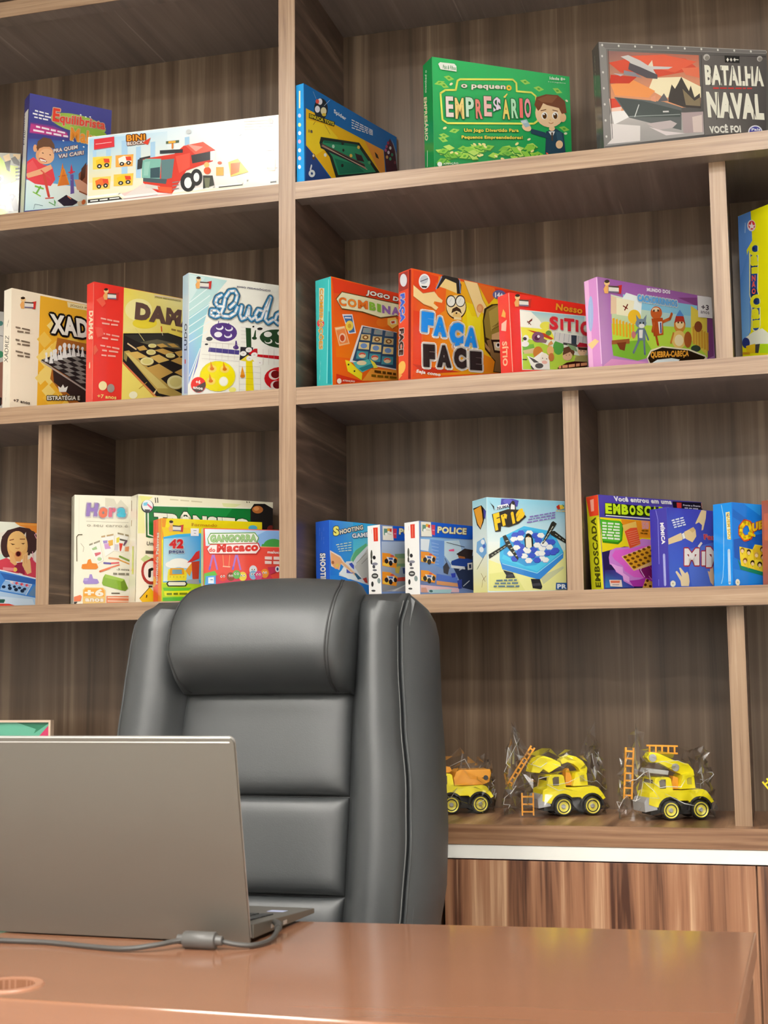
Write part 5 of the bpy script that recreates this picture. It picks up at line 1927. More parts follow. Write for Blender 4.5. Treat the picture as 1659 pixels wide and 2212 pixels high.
l|232 226 200|7|20,475,20,331,25,321
p|230 224 200|133,479,172,475,184,450,201,473,234,439,236,410,133,437
l|184 176 152|8|51,373,236,371
/ drawing_cards_picture
p|224 216 192|67,264,112,282,129,201,103,186
p|251 248 236|65,265,110,283,127,203,101,188
p|224 216 192|118,304,175,312,173,243,137,218
p|253 250 242|116,306,173,314,171,245,135,220
p|224 216 192|187,320,239,311,214,239,170,243
p|253 250 240|185,322,237,313,213,241,168,245
p|224 112 122|88,234,115,239,115,230,93,219
p|168 200 144|76,253,95,264,100,251,81,246
e|184 216 160|110,208,10,0,0,-8
p|216 160 216|129,274,149,279,159,255,134,252
p|240 184 74|146,289,168,294,168,270,151,265
p|168 144 208|124,289,144,291,144,279,127,276
p|240 220 80|183,302,197,307,195,283,183,280
p|106 100 88|197,300,232,293,229,286,198,292
p|224 74 58|195,280,212,278,203,243,198,246
p|122 90 112|222,291,232,288,217,266,212,271
p|216 208 216|176,275,193,273,190,246,173,248
p|240 160 112|222,263,239,266,237,244,220,244
p|168 160 136|65,273,80,279,80,271,65,265
p|168 160 136|85,280,111,291,111,283,85,273
p|200 168 120|117,309,134,313,134,305,117,302
p|200 168 120|140,314,170,320,170,313,140,307
p|168 152 120|188,327,215,321,215,314,188,319
p|168 152 120|221,320,237,317,237,309,221,312
/ marker_pens_picture
l|240 168 122|41|152,213,193,209
l|138 168 74|41|198,221,245,200
l|122 106 184|41|130,191,159,189
l|232 90 96|34|159,190,196,193
l|238 128 80|46|113,154,154,169
l|240 128 96|30|149,169,198,184
l|240 168 74|25|196,206,242,187
/ clay_shape_picture
p|239 140 40|32,167,35,184,55,187,60,204,71,208,77,190,98,188,105,171,96,163,38,163
/ clay_shape_picture
p|168 142 210|39,107,44,124,64,124,68,141,77,141,83,122,101,120,109,105,99,99,46,98
e|188 166 224|51,117,10,0,0,-6
/ clay_shape_picture
p|143 184 56|126,127,135,142,164,135,218,121,235,82,223,69,206,72,126,93,121,103
p|168 204 80|135,141,164,135,218,121,213,111,135,127
p|122 154 48|203,108,218,118,234,79,221,69,206,74
/ age_badge
p|246 202 120|39,73,49,84,126,83,137,71,137,5,39,5
p|242 168 58|43,70,51,79,123,79,132,69,132,44,42,44
t|+6|250 240 220|47,45,129,45,46,77|0.05||0|0
t|anos|250 240 220|49,22,129,21,49,37|0.05|242 184 96|9|0
/ small_print
p|238 138 96|141,47,238,47,238,6,140,5
l|248 220 192|21|146,40,238,39
l|248 220 192|21|146,25,238,24
l|106 90 74|25|162,59,199,59
p|238 122 74|1,42,28,51,35,44,30,24,1,22
p|42 26 20|1,20,16,21,9,10,1,10
t|o seu carro é o|168 160 140|54,350,259,349,55,363|0||0|0
t|-3 novas|122 116 96|184,160,247,158,184,169|0.02||0|0
p|138 132 112|169,149,187,148,187,140,169,140
p|138 132 112|192,148,221,148,221,139,192,140
p|138 132 112|226,148,245,147,245,139,226,139
l|106 96 68|18|12,196,10,303,18,313,35,314
l|168 160 136|8|28,275,42,258,38,238
/ title_lettering
t|H|154 124 192|49,395,99,395,54,453|0.07|252 244 244|30|0
t|o|238 122 90|103,389,143,389,106,435|0.07|252 244 244|30|0
t|r|232 112 138|147,394,180,393,150,435|0.07|252 244 244|30|0
t|a|90 200 224|182,393,222,393,186,436|0.07|252 244 244|30|0
#board_game_box|cream box with a green road sign and traffic light, behind two smaller boxes|-0.3461|0.0700|1.2847|0.7421|-0.0119|0.0082|0.3100|0.2316|0.0515|248 242 216|251 243 216|lid|
/ cover_picture
p|248 242 216|1,1,619,1,619,463,1,463
p|240 240 168|1,440,1,455,26,457,33,296,2,295
p|232 236 176|378,446,470,446,428,425,386,431
p|242 238 144|6,456,65,455,23,418
p|216 208 176|141,451,179,450,179,445,141,445
p|216 208 176|188,450,228,449,228,444,188,444
p|216 208 176|237,449,287,448,287,442,237,443
/ green_sign_picture
p|47 106 60|33,415,525,419,529,154,38,281
p|238 242 232|41,417,525,433,529,154,45,289
p|21 122 54|47,414,516,428,520,161,51,293
p|31 143 68|222,418,428,425,387,372,223,364
p|248 242 216|34,277,556,289,559,115,34,99
l|90 86 72|22|75,452,78,429
l|90 86 72|22|85,453,87,430
l|90 86 72|22|494,460,496,453
l|90 86 72|22|505,460,507,454
/ traffic_light_picture
p|35 32 32|512,426,529,451,580,454,619,435,619,236,515,232
e|200 118 58|546,426,26,1,0,-17
e|240 160 96|540,430,13,1,0,-9
p|122 42 36|619,330,616,328,611,328,606,328,602,329,598,332,595,335,593,339,592,343,593,347,595,351,598,354,601,357,606,359,611,359,616,359,619,358
/ title_lettering
t|TRÂNSITO|244 242 228|74,329,514,323,69,400|0.08|32 48 31|15|0
/ road_signs_picture
e|168 50 44|65,136,45,2,1,-57
e|246 239 228|65,136,34,1,1,-44
l|42 36 36|62|57,114,57,141,68,145
p|244 194 30|30,1,14,19,58,69,107,17,86,1
l|90 74 26|15|16,19,58,67
l|58 48 24|26|45,23,47,35
p|200 220 152|16,185,39,205,63,191,32,174
t|Um|74 68 56|41,245,70,245,42,262|0.03||0|0
p|90 84 72|37,223,72,223,73,209,37,210
p|58 52 48|54,75,70,75,70,67,54,67
/ maker_logo
e|58 58 64|41,412,28,2,1,-28
e|242 244 246|41,415,24,1,1,-25
p|232 106 138|34,430,63,409,59,401,39,419
p|122 200 232|23,426,42,431,39,415,23,414
p|74 74 80|27,399,55,399,49,389,33,390
>
/ side_print
p|251 243 216|1,1,102,1,102,463,1,463
l|42 40 32|21|90,458,96,6
l|138 122 96|39|14,445,18,398
l|168 144 96|39|21,359,19,333
p|106 122 90|8,316,8,298,9,285,9,304
p|106 122 90|9,291,9,259,10,247,9,278
p|106 122 90|9,252,10,233,11,221,10,240
p|106 122 90|10,226,11,192,12,180,11,214
p|106 122 90|11,185,11,154,12,142,12,173
p|106 122 90|12,147,12,122,13,110,13,135
p|106 122 90|12,115,13,84,14,72,13,103
p|106 122 90|13,77,14,47,15,35,14,65
p|106 122 90|14,40,14,25,15,13,15,28
p|216 224 96|38,245,62,243,67,123,39,125
#puzzle_box|yellow puzzle box with orange side and a number on blue|-0.2760|0.0450|1.2822|0.7799|0.0011|-0.0076|0.2302|0.1772|0.0487|244 226 26|238 74 42|flap|
/ cover_picture
p|244 226 26|1,1,460,1,460,354,1,354
p|240 154 42|1,322,1,354,9,354,22,354,10,275,2,260
p|56 180 236|8,275,69,292,182,296,181,83,6,84
g|232 244 234,90 192 236,31 160 232,168 220 240|8,88,181,98,182,288,10,267
p|244 208 30|2,316,125,317,133,294,69,288,10,275
p|184 224 42|2,80,181,83,181,8,2,6
p|106 200 58|6,62,133,64,117,48,10,50
p|240 240 42|10,47,149,53,149,30,14,28
p|90 184 58|6,21,117,26,117,7,6,6
/ train_picture
e|251 250 240|77,168,44,1,0,-19
e|251 250 240|49,160,32,1,0,-15
e|251 250 240|105,161,32,1,0,-15
p|242 226 58|26,110,30,140,101,142,113,123,109,93,26,92
p|232 160 36|38,144,97,146,101,119,34,114
p|122 168 184|47,139,89,140,91,121,47,120
p|240 168 58|105,135,137,173,141,154,125,112
p|216 58 58|113,169,133,188,153,215,169,223,169,189,133,173
p|204 74 48|133,173,169,178,165,98,137,101
p|168 176 176|113,97,165,102,169,79,109,82
p|58 58 42|20,79,28,90,107,91,115,80,107,69,28,67
p|242 240 216|27,79,32,86,103,87,108,80,103,73,32,72
e|200 184 64|38,108,2,0,0,-4
e|200 184 64|53,108,2,0,0,-4
e|200 184 64|68,108,2,0,0,-4
e|200 184 64|83,109,2,0,0,-4
e|200 184 64|98,109,2,0,0,-4
/ maker_logo
p|242 176 102|30,313,38,326,48,326,47,299,34,298
e|246 201 140|42,334,10,0,0,-9
e|58 42 32|42,340,9,0,0,-6
p|201 52 44|78,325,97,330,94,298,80,300
p|232 226 216|49,323,86,324,85,302,49,302
p|86 72 63|49,326,86,324,85,319,49,320
p|122 111 134|49,306,85,306,85,301,49,301
/ small_print
p|244 244 248|129,315,166,316,165,284,129,283
l|90 90 104|11|141,306,155,306
l|90 90 104|11|143,295,153,295
e|90 184 216|415,328,21,1,0,-11
p|122 138 32|22,40,45,41,45,32,22,32
p|122 138 32|52,41,72,42,72,33,52,33
p|122 138 32|78,42,113,43,113,35,78,34
/ title_lettering
t|42|216 40 46|32,227,95,229,35,266|0.05|248 240 240|18|0
/ title_lettering
t|peças|74 90 138|32,204,99,205,32,219|0.03|232 244 250|13|0
/ title_lettering
t|Formando|200 138 26|133,325,249,326,133,338|0.01||0|0
>
/ side_print
p|238 74 42|1,1,97,1,97,354,1,354
p|245 138 30|60,1,95,1,95,354,60,354
t|Formando Palavras|248 232 208|55,79,71,296,23,81|0.04|216 58 106|9|0
p|244 168 58|34,92,33,86,31,81,27,76,23,73,18,71,12,71,6,72,1,75,1,75,1,113,1,114,6,116,12,116,17,115,23,112,27,108,31,103,33,98
#board_game_box|slim red box with purple swings, partly hidden by the headrest|-0.1714|0.0200|1.2821|0.6522|-0.0037|-0.0052|0.2000|0.1495|0.0190|238 74 62|200 220 154|flap|
/ cover_picture
p|238 74 62|1,1,399,1,399,298,1,298
g|216 236 246,154 200 240,138 184 236,238 244 248|9,225,332,225,332,296,5,295
p|138 180 232|231,275,269,294,332,292,332,228,238,230
e|74 160 74|300,235,43,1,0,-26
p|74 160 74|250,238,332,240,332,225,246,226
l|240 168 120|18|238,226,332,225
p|238 82 68|7,221,332,225,331,90,7,86
/ swing_picture
l|176 122 208|37|24,126,39,189
l|176 122 208|37|58,127,43,189
l|122 106 216|37|24,126,28,141
l|176 122 208|37|123,128,138,191
l|176 122 208|37|157,128,142,191
l|122 106 216|37|123,128,126,142
l|240 160 106|15|81,190,85,142
l|240 160 106|15|111,190,107,142
l|246 192 160|22|81,142,113,140
/ animals_picture
p|106 192 74|2,111,47,123,58,105,47,68,2,64
p|216 64 90|47,104,276,119,300,89,47,64
e|232 74 58|81,98,17,0,0,-18
e|251 244 234|75,100,4,0,0,-5
e|251 244 234|86,101,4,0,0,-5
e|42 36 36|76,100,2,0,0,-3
e|42 36 36|86,100,2,0,0,-3
e|138 74 48|115,100,17,0,0,-18
e|251 244 234|110,103,4,0,0,-5
e|251 244 234|120,103,4,0,0,-5
e|42 36 36|110,102,2,0,0,-3
e|42 36 36|120,102,2,0,0,-3
e|240 216 74|166,102,17,0,0,-19
e|251 244 234|161,105,4,0,0,-5
e|251 244 234|172,105,4,0,0,-5
e|42 36 36|161,104,2,0,0,-3
e|42 36 36|172,105,2,0,0,-3
e|223 230 234|211,129,17,0,0,-19
e|251 244 234|205,132,4,0,0,-5
e|251 244 234|216,132,4,0,0,-5
e|42 36 36|206,131,2,0,0,-3
e|42 36 36|216,131,2,0,0,-3
e|138 184 216|211,108,17,0,0,-19
e|251 244 234|205,111,4,0,0,-5
e|251 244 234|216,112,4,0,0,-5
e|42 36 36|206,111,2,0,0,-3
e|42 36 36|216,111,2,0,0,-3
e|106 184 90|140,109,17,0,0,-18
e|251 244 234|134,112,4,0,0,-5
e|251 244 234|145,112,4,0,0,-5
e|42 36 36|135,112,2,0,0,-3
e|42 36 36|145,112,2,0,0,-3
e|240 154 58|261,115,17,0,0,-19
e|251 244 234|256,118,4,0,0,-5
e|251 244 234|266,118,4,0,0,-5
e|42 36 36|256,117,2,0,0,-3
e|42 36 36|266,117,2,0,0,-3
e|216 90 138|234,107,17,0,0,-19
e|251 244 234|228,110,4,0,0,-5
e|251 244 234|239,110,4,0,0,-5
e|42 36 36|229,109,2,0,0,-3
e|42 36 36|239,109,2,0,0,-3
p|90 168 232|9,100,51,104,51,64,5,64
p|238 244 250|19,95,43,97,43,71,19,71
l|74 106 160|15|28,86,39,86
p|200 58 90|273,141,316,145,308,119,284,111
/ title_lettering
p|106 160 74|15,255,28,279,219,286,236,264,227,237,20,233
p|244 246 234|18,255,30,275,217,282,232,264,223,239,24,235
p|200 58 58|11,212,28,233,234,243,244,219,226,194,24,191
p|251 238 234|15,212,28,229,230,239,240,219,223,198,26,194
t|GANGORRA|168 208 138|28,240,225,247,28,270|0.05|106 154 74|7|0
t|do|232 90 74|22,200,49,200,22,218|0.05||0|0
t|Macaco|224 58 48|54,198,232,208,56,234|0.06||0|0
/ small_print
t|maluca|251 240 234|273,199,332,198,273,211|0.03||0|0
p|248 220 212|261,186,292,186,292,173,261,174
p|248 220 212|299,186,331,186,331,173,299,173
p|248 220 212|261,168,290,167,290,155,261,155
p|248 220 212|298,167,331,167,331,154,298,155
e|232 228 234|316,134,10,0,0,-13
e|58 74 122|316,134,5,0,0,-7
>
/ side_print
p|200 220 154|1,1,37,1,37,298,1,298
#toy_game_box|blue box with a pointing finger, just right of the upright above the headrest|0.0875|0.0600|1.2836|1.0016|0.0153|0.0046|0.1800|0.1589|0.0442|47 134 224|45 98 208|flap|
/ cover_picture
p|47 134 224|1,1,359,1,359,317,1,317
g|42 120 220,47 176 236,108 212 240,58 122 228|1,91,226,102,231,317,1,317
g|106 224 240,154 234 240,74 192 238,47 168 236|124,175,282,224,284,317,127,317
p|143 216 176|359,137,359,137,346,116,325,98,298,83,267,73,234,68,200,69,170,76,143,88,123,104,111,124,107,145,112,167,125,188,146,206,173,221,204,231,237,235,271,234,301,227,328,216,348,199,359,181
p|232 238 240|118,155,203,223,282,234,278,45,46,93,87,152
p|106 192 138|116,163,137,200,198,235,200,223,144,176,123,150
p|212 210 200|131,132,203,211,282,224,278,45,174,83
l|138 132 120|10|141,147,197,193
l|138 132 120|9|170,146,202,172
p|242 251 252|46,101,85,136,102,123,163,81,96,80
/ hand_picture
p|246 226 208|1,184,1,193,57,172,77,149,169,87,158,79,97,115,57,140,49,115,6,128
p|238 176 124|5,186,52,167,70,147,57,140,46,118,26,119,4,141
p|240 192 144|70,149,153,92,145,90,62,141
e|168 106 64|15,144,7,0,0,-7
e|232 200 96|38,133,7,-2,-4,-8
p|74 92 192|100,143,116,149,128,138,128,121,113,130
p|90 106 200|87,122,117,104,130,109,87,105
p|58 106 138|128,105,138,107,169,85,148,80
p|200 74 64|174,85,195,92,202,67,187,70
/ title_lettering
t|S|244 236 122|19,253,50,257,18,292|0.06|74 58 32|12|0
t|HOOTING|244 236 220|54,261,181,291,52,280|0.05|74 58 32|12|0
/ title_lettering
t|GAME|242 244 248|121,250,214,262,118,269|0.05|42 90 144|12|0
/ small_print
p|207 232 208|33,219,49,222,49,218,33,215
p|207 232 208|55,223,68,225,68,222,55,219
p|207 232 208|74,227,94,230,94,227,74,223
p|207 232 208|100,232,115,234,115,231,100,228
p|207 232 208|38,210,52,213,52,209,38,207
p|207 232 208|55,213,72,216,72,213,55,210
p|207 232 208|75,217,92,220,92,216,75,213
p|207 232 208|96,220,114,224,114,220,96,217
p|207 232 208|43,202,53,203,53,200,43,198
p|207 232 208|57,204,74,207,74,203,57,200
p|207 232 208|79,207,92,209,92,206,79,204
p|207 232 208|97,210,114,213,114,209,97,207
p|207 232 208|48,193,57,194,57,191,47,190
p|207 232 208|60,195,78,197,77,194,60,191
p|207 232 208|81,198,93,199,93,196,81,194
p|207 232 208|96,200,114,202,114,198,96,196
>
/ side_print
p|45 98 208|1,1,88,1,88,317,1,317
t|SHOOTING|238 240 244|26,186,29,45,62,184|0.05|58 58 74|8|0
p|200 216 240|25,227,25,240,25,236,25,223
p|200 216 240|26,245,26,256,26,252,26,241
p|200 216 240|26,260,27,277,27,273,26,256
p|200 216 240|27,281,28,293,28,289,27,277
p|200 216 240|39,225,39,238,39,234,39,221
p|200 216 240|39,241,40,256,40,252,39,237
p|200 216 240|40,259,41,274,41,270,40,255
p|200 216 240|41,277,41,294,41,290,41,273
p|200 216 240|52,224,53,234,53,230,52,220
p|200 216 240|53,239,54,255,54,251,53,235
p|200 216 240|54,260,54,273,54,269,54,256
p|200 216 240|54,277,55,294,55,290,54,273
#building_set_box|small white-sided blue police box with grey vehicles, left of the pair|0.1987|0.0500|1.2825|1.0678|0.0102|-0.0106|0.1500|0.1447|0.0360|122 148 200|248 246 242|flap|
/ cover_picture
p|122 148 200|1,1,299,1,299,289,1,289
g|138 138 144,122 138 128,168 184 208,184 200 228|1,19,249,32,257,234,5,221
p|122 152 112|80,174,255,188,253,130,86,123
p|168 176 136|87,157,254,165,253,147,94,135
p|168 168 172|22,22,250,72,248,26
p|208 208 208|54,23,141,54,149,52,74,23
p|200 74 58|84,78,251,95,250,72,88,64
p|200 176 80|78,120,111,127,101,95,81,97
p|58 74 128|123,119,253,130,251,95,126,96
/ robot_vehicle_picture
p|242 152 42|7,176,51,175,95,158,86,117,5,123
p|246 200 74|10,137,54,133,45,121,9,126
p|232 228 224|31,160,75,159,86,137,46,138
e|42 38 40|30,143,11,0,0,-10
e|42 38 40|54,136,11,0,0,-11
e|42 38 40|81,146,10,0,0,-10
p|74 106 176|43,158,67,158,67,149,44,150
e|216 90 74|63,165,11,0,0,-5
p|242 152 42|4,100,48,99,92,81,83,44,3,50
p|246 200 74|7,64,51,60,43,48,7,53
p|232 228 224|28,84,72,83,84,61,43,62
e|42 38 40|27,67,11,0,0,-10
e|42 38 40|51,60,11,0,0,-11
e|42 38 40|78,69,10,0,0,-10
p|74 106 176|40,82,64,81,64,73,41,74
e|216 90 74|60,88,11,0,0,-5
/ title_panel
p|31 95 212|72,288,127,289,299,289,299,238,69,229
p|244 240 226|11,284,68,285,74,229,11,227
p|106 154 136|19,274,43,274,34,246,18,248
p|232 176 58|39,276,55,277,51,266,38,265
p|216 74 58|53,276,65,277,63,262,51,264
e|248 248 244|31,252,8,0,0,-6
l|184 180 164|11|38,254,62,252
p|216 64 90|71,277,94,277,90,238,72,239
l|240 168 180|17|77,256,89,256
/ title_lettering
t|POLICE|246 240 192|105,255,279,257,108,281|0.05|138 90 32|9|0
>
/ side_print
p|248 246 242|1,1,71,1,71,289,1,289
p|224 64 42|33,280,59,279,59,223,35,224
l|240 154 128|10|45,275,46,228
l|232 168 154|9|24,274,25,257
e|90 90 82|20,171,6,0,-1,-20
e|42 42 44|35,159,9,-1,0,-8
e|58 56 52|19,143,5,0,0,-11
e|138 138 152|38,133,17,-1,0,-6
e|74 74 82|32,122,8,-1,0,-7
e|106 106 112|37,108,12,-1,0,-4
e|74 74 72|37,85,19,-1,0,-11
e|200 200 196|37,85,12,-1,0,-3
e|138 154 152|59,64,9,-1,0,-11
e|58 58 56|22,53,7,0,0,-11
e|74 74 74|27,26,12,-1,0,-4
#building_set_box|small white-sided blue police box with a helicopter, right of the pair|0.2827|0.0300|1.2829|1.0084|0.0085|0.0026|0.1536|0.1464|0.0426|122 148 200|248 246 242|flap|
/ cover_picture
p|122 148 200|1,1,307,1,307,292,1,292
g|106 122 176,138 156 208,168 200 236,122 176 232|1,36,300,28,307,246,6,227
p|111 155 224|60,222,138,221,131,106,84,120
l|168 196 240|10|67,209,106,205
l|168 196 240|10|67,195,105,192
l|168 196 240|10|66,182,105,178
l|168 196 240|10|66,168,105,165
l|168 196 240|10|66,155,104,151
l|168 196 240|10|65,141,104,138
l|168 196 240|10|65,128,104,125
p|200 224 238|138,221,222,229,244,168,178,125,136,162
p|228 236 244|6,221,56,222,47,174,5,177
p|90 122 208|91,87,209,76,204,56,90,59
p|224 160 112|90,59,212,53,212,39,90,43
p|232 192 200|1,11,1,39,216,34,215,17,1,9
p|168 208 216|43,21,176,28,167,12,46,8
e|58 106 112|58,16,10,0,0,-5
p|216 160 144|5,28,32,29,39,10,4,9
/ helicopter_picture
p|47 58 88|171,136,251,154,305,172,300,28,236,37,209,81
p|42 74 154|175,142,240,162,300,151,259,123,178,122
p|232 238 240|171,125,251,123,254,112,174,114
p|58 48 48|204,172,253,197,302,194,292,159,239,154
p|168 106 58|212,166,252,163,256,155,219,155
p|74 74 82|127,117,147,135,162,113,154,87,130,92
l|58 64 72|11|138,151,166,110
p|232 90 138|160,186,192,192,192,182,164,181
l|42 40 48|11|149,216,253,203
p|242 240 234|267,138,296,142,295,114,268,110
p|47 58 88|275,133,289,135,289,119,277,117
l|200 208 220|17|240,43,277,67
p|58 74 160|205,64,233,71,232,34,212,31
p|58 74 184|170,91,197,95,197,78,177,74
l|208 212 224|20|218,107,250,120
/ robot_vehicle_picture
p|242 152 42|5,171,47,171,89,154,80,126,4,130
p|246 200 74|8,144,50,141,42,129,7,133
p|232 228 224|27,156,69,156,81,134,42,135
e|42 38 40|27,139,11,1,0,-10
e|42 38 40|50,132,11,1,0,-11
e|42 38 40|75,142,9,1,0,-10
p|74 106 176|39,154,62,154,61,145,40,146
e|216 90 74|58,161,10,1,0,-4
p|242 152 42|3,97,45,96,87,79,78,50,2,55
p|246 200 74|6,69,48,66,40,54,6,58
p|232 228 224|25,81,68,80,79,59,40,60
e|42 38 40|25,65,11,0,0,-10
e|42 38 40|48,57,11,0,0,-11
e|42 38 40|73,67,9,0,0,-10
p|74 106 176|37,79,60,79,60,70,38,71
e|216 90 74|56,85,10,0,0,-4
/ title_panel
p|31 95 212|65,292,307,292,307,239,278,236,64,233
p|244 240 226|7,289,61,291,68,234,8,231
p|106 154 136|15,278,38,278,29,251,14,252
p|232 176 58|34,282,50,283,45,270,34,271
p|216 74 58|48,280,59,281,57,267,45,269
e|248 248 244|27,257,8,1,0,-6
l|184 180 164|11|34,259,57,258
p|216 64 90|65,281,86,281,83,240,66,242
l|240 168 180|17|70,260,82,260
/ title_lettering
t|POLICE|246 240 192|97,250,263,254,100,277|0.05|138 90 32|9|0
>
/ side_print
p|248 246 242|1,1,85,1,85,292,1,292
p|224 64 42|35,283,61,282,61,226,37,227
l|240 154 128|10|47,278,48,231
l|232 168 154|9|25,277,26,260
e|90 90 82|22,171,6,0,0,-19
e|42 42 44|38,158,9,-1,0,-8
e|58 56 52|21,143,5,0,0,-11
e|138 138 152|41,133,18,-1,0,-6
e|74 74 82|35,123,8,-1,0,-7
e|106 106 112|40,108,12,-1,0,-4
e|74 74 72|40,86,19,-1,0,-11
e|200 200 196|40,86,12,-1,0,-3
e|138 154 152|63,65,10,-1,0,-11
e|58 58 56|25,54,7,0,0,-11
e|74 74 74|30,27,12,-1,0,-4
#board_game_box|pale blue and yellow box with a penguin on a hexagon ice table|0.4178|0.0300|1.2833|0.6631|0.0020|0.0063|0.1750|0.1870|0.0630|216 236 240|191 226 236|flap|
/ cover_picture
p|216 236 240|1,1,349,1,349,373,1,373
g|240 236 138,244 240 168,216 240 240,238 246 244|1,8,349,20,349,210,4,198
g|230 244 242,208 234 242,143 208 234,160 220 240|4,198,349,210,349,373,1,372
p|242 240 160|6,128,165,77,349,179,349,17,3,6
p|232 232 144|7,73,109,88,164,11,6,6
p|208 212 168|231,68,336,112,339,104,245,38
/ game_table_picture
p|63 143 224|53,129,56,215,163,265,293,249,339,168,337,145,228,55,64,92
p|76 192 242|53,134,56,215,163,266,293,249,338,168,220,81,61,117
p|90 210 248|62,134,70,150,166,107,209,113,294,167,323,163,218,88
l|176 232 251|11|64,114,218,81,335,163
p|74 168 232|70,152,71,210,163,254,284,236,312,175,212,113,166,107
p|58 76 176|140,229,131,218,114,217,105,227,114,238,132,238
p|74 98 212|140,231,131,221,114,220,106,229,114,239,132,240
p|58 76 176|166,237,157,227,140,226,131,236,140,246,158,247
p|74 98 212|166,239,157,229,140,229,132,238,140,248,157,249
p|138 156 216|204,239,194,228,177,227,168,237,177,248,195,248
p|248 250 246|203,241,194,231,177,230,169,239,177,249,195,250
p|138 156 216|163,217,154,206,136,206,128,215,137,226,154,227
p|248 250 246|163,219,154,209,137,208,128,217,137,227,154,228
p|138 156 216|134,211,125,200,108,200,99,209,108,220,126,220
p|248 250 246|134,213,125,203,108,202,100,211,108,221,126,222
p|58 76 176|148,196,139,185,122,185,113,195,122,205,140,206
p|74 98 212|148,198,139,188,122,187,114,197,122,207,139,207
p|58 76 176|232,229,223,219,205,218,196,228,206,239,223,239
p|74 98 212|232,231,223,221,206,221,197,230,206,240,223,241
p|138 156 216|255,230,246,220,228,219,220,229,229,239,247,240
p|248 250 246|255,232,246,222,229,222,220,231,229,241,246,242
p|58 76 176|243,212,234,201,216,201,208,211,217,221,235,222
p|74 98 212|243,214,234,204,217,203,208,213,217,223,234,223
p|138 156 216|176,171,167,161,150,160,141,170,150,181,168,181
p|248 250 246|176,173,167,163,150,163,142,172,150,182,167,183
p|58 76 176|165,184,156,173,138,173,130,183,139,193,157,194
p|74 98 212|165,186,156,176,139,175,130,185,139,195,156,195
p|138 156 216|145,178,136,168,118,167,110,177,119,187,137,188
p|248 250 246|145,180,136,170,119,169,110,179,119,189,136,189
p|58 76 176|162,163,153,153,135,152,127,162,136,173,153,173
p|74 98 212|161,165,153,155,136,155,127,164,136,174,153,175
p|58 76 176|222,173,213,162,195,162,187,172,196,182,214,183
p|74 98 212|222,175,213,165,196,164,187,174,196,184,213,184
p|138 156 216|237,191,228,181,210,180,201,190,211,200,228,201
p|248 250 246|237,193,228,183,210,183,202,192,211,202,228,203
p|138 156 216|260,179,251,169,233,168,224,178,233,188,251,189
p|248 250 246|259,181,251,171,233,171,225,180,234,190,251,191
p|58 76 176|287,206,277,195,259,195,251,204,260,215,278,216
p|74 98 212|286,208,277,198,260,197,251,207,260,217,278,217
p|58 76 176|304,206,295,196,277,195,268,205,277,216,295,216
p|74 98 212|304,208,295,198,277,198,269,207,278,217,295,218
p|138 156 216|292,185,283,175,265,174,256,184,265,195,283,195
p|248 250 246|292,187,283,177,265,177,257,186,266,196,283,197
p|58 76 176|321,174,312,163,294,162,285,172,294,183,312,183
p|74 98 212|320,176,311,165,294,165,285,174,294,184,312,185
p|138 156 216|242,158,233,148,215,147,206,157,216,168,233,168
p|248 250 246|242,160,233,150,216,150,207,159,216,169,233,170
p|58 76 176|213,150,204,139,186,139,178,149,187,159,205,160
p|74 98 212|213,152,204,142,187,141,178,151,187,161,204,161
p|138 156 216|179,146,170,136,152,135,143,145,152,155,170,156
p|248 250 246|178,148,169,138,152,138,144,147,153,157,170,157
p|138 156 216|259,138,250,128,232,127,223,137,232,148,250,148
p|248 250 246|259,140,250,130,232,130,224,139,233,149,250,150
p|138 156 216|273,134,264,123,246,123,238,133,247,143,265,144
p|248 250 246|273,136,264,126,247,125,238,135,247,145,264,145
p|58 76 176|236,132,227,122,209,122,200,131,209,142,227,142
p|74 98 212|235,135,226,125,209,124,201,133,210,143,227,144
p|138 156 216|198,129,189,118,172,118,163,128,172,138,190,139
p|248 250 246|198,131,189,121,172,120,164,130,172,140,189,140
p|58 76 176|283,162,274,152,256,151,247,161,256,171,274,172
p|74 98 212|282,164,273,154,256,153,247,163,256,173,274,174
p|58 76 176|309,165,300,155,282,154,273,164,282,175,300,175
p|74 98 212|308,167,300,157,282,157,274,166,283,176,300,177
p|138 156 216|119,154,110,144,93,143,84,153,93,164,110,164
p|248 250 246|119,156,110,146,93,146,85,155,93,165,110,166
p|58 76 176|136,135,127,124,109,124,101,134,110,144,127,144
p|74 98 212|135,137,126,127,109,126,101,136,110,145,127,146
p|138 156 216|193,167,184,156,167,156,158,166,167,176,185,177
p|248 250 246|193,169,184,159,167,158,159,168,167,178,185,178
p|58 76 176|153,150,144,140,126,139,118,149,127,160,144,160
p|74 98 212|153,152,144,142,127,142,118,151,127,161,144,162
p|138 156 216|257,159,247,148,230,148,221,158,230,168,248,169
p|248 250 246|256,161,247,151,230,150,221,160,230,170,248,170
p|138 156 216|269,197,260,187,242,186,233,196,242,207,260,207
p|248 250 246|269,199,260,189,242,189,234,198,243,208,260,209
p|47 47 51|66,89,109,80,120,60,77,57,80,69
p|74 74 80|83,70,109,75,111,65,86,62
p|47 47 51|188,58,228,58,239,28,233,18,196,22
p|74 74 80|193,39,228,43,233,33,196,29
/ penguin_picture
p|42 42 42|165,183,162,214,170,232,181,237,193,233,201,215,202,187,192,182,173,180
p|246 242 218|169,183,168,219,180,226,193,220,195,184,182,177
e|42 42 42|181,230,11,0,0,-8
p|232 168 58|177,226,185,227,181,222
/ hammer_picture
p|51 51 44|66,222,80,228,89,216,135,139,131,130,82,185
p|51 51 44|4,148,77,190,94,201,97,188,82,180,7,131
l|212 212 188|18|80,203,91,206
l|212 212 188|12|17,146,25,148
l|212 212 188|18|90,189,101,192
l|212 212 188|12|30,154,38,157
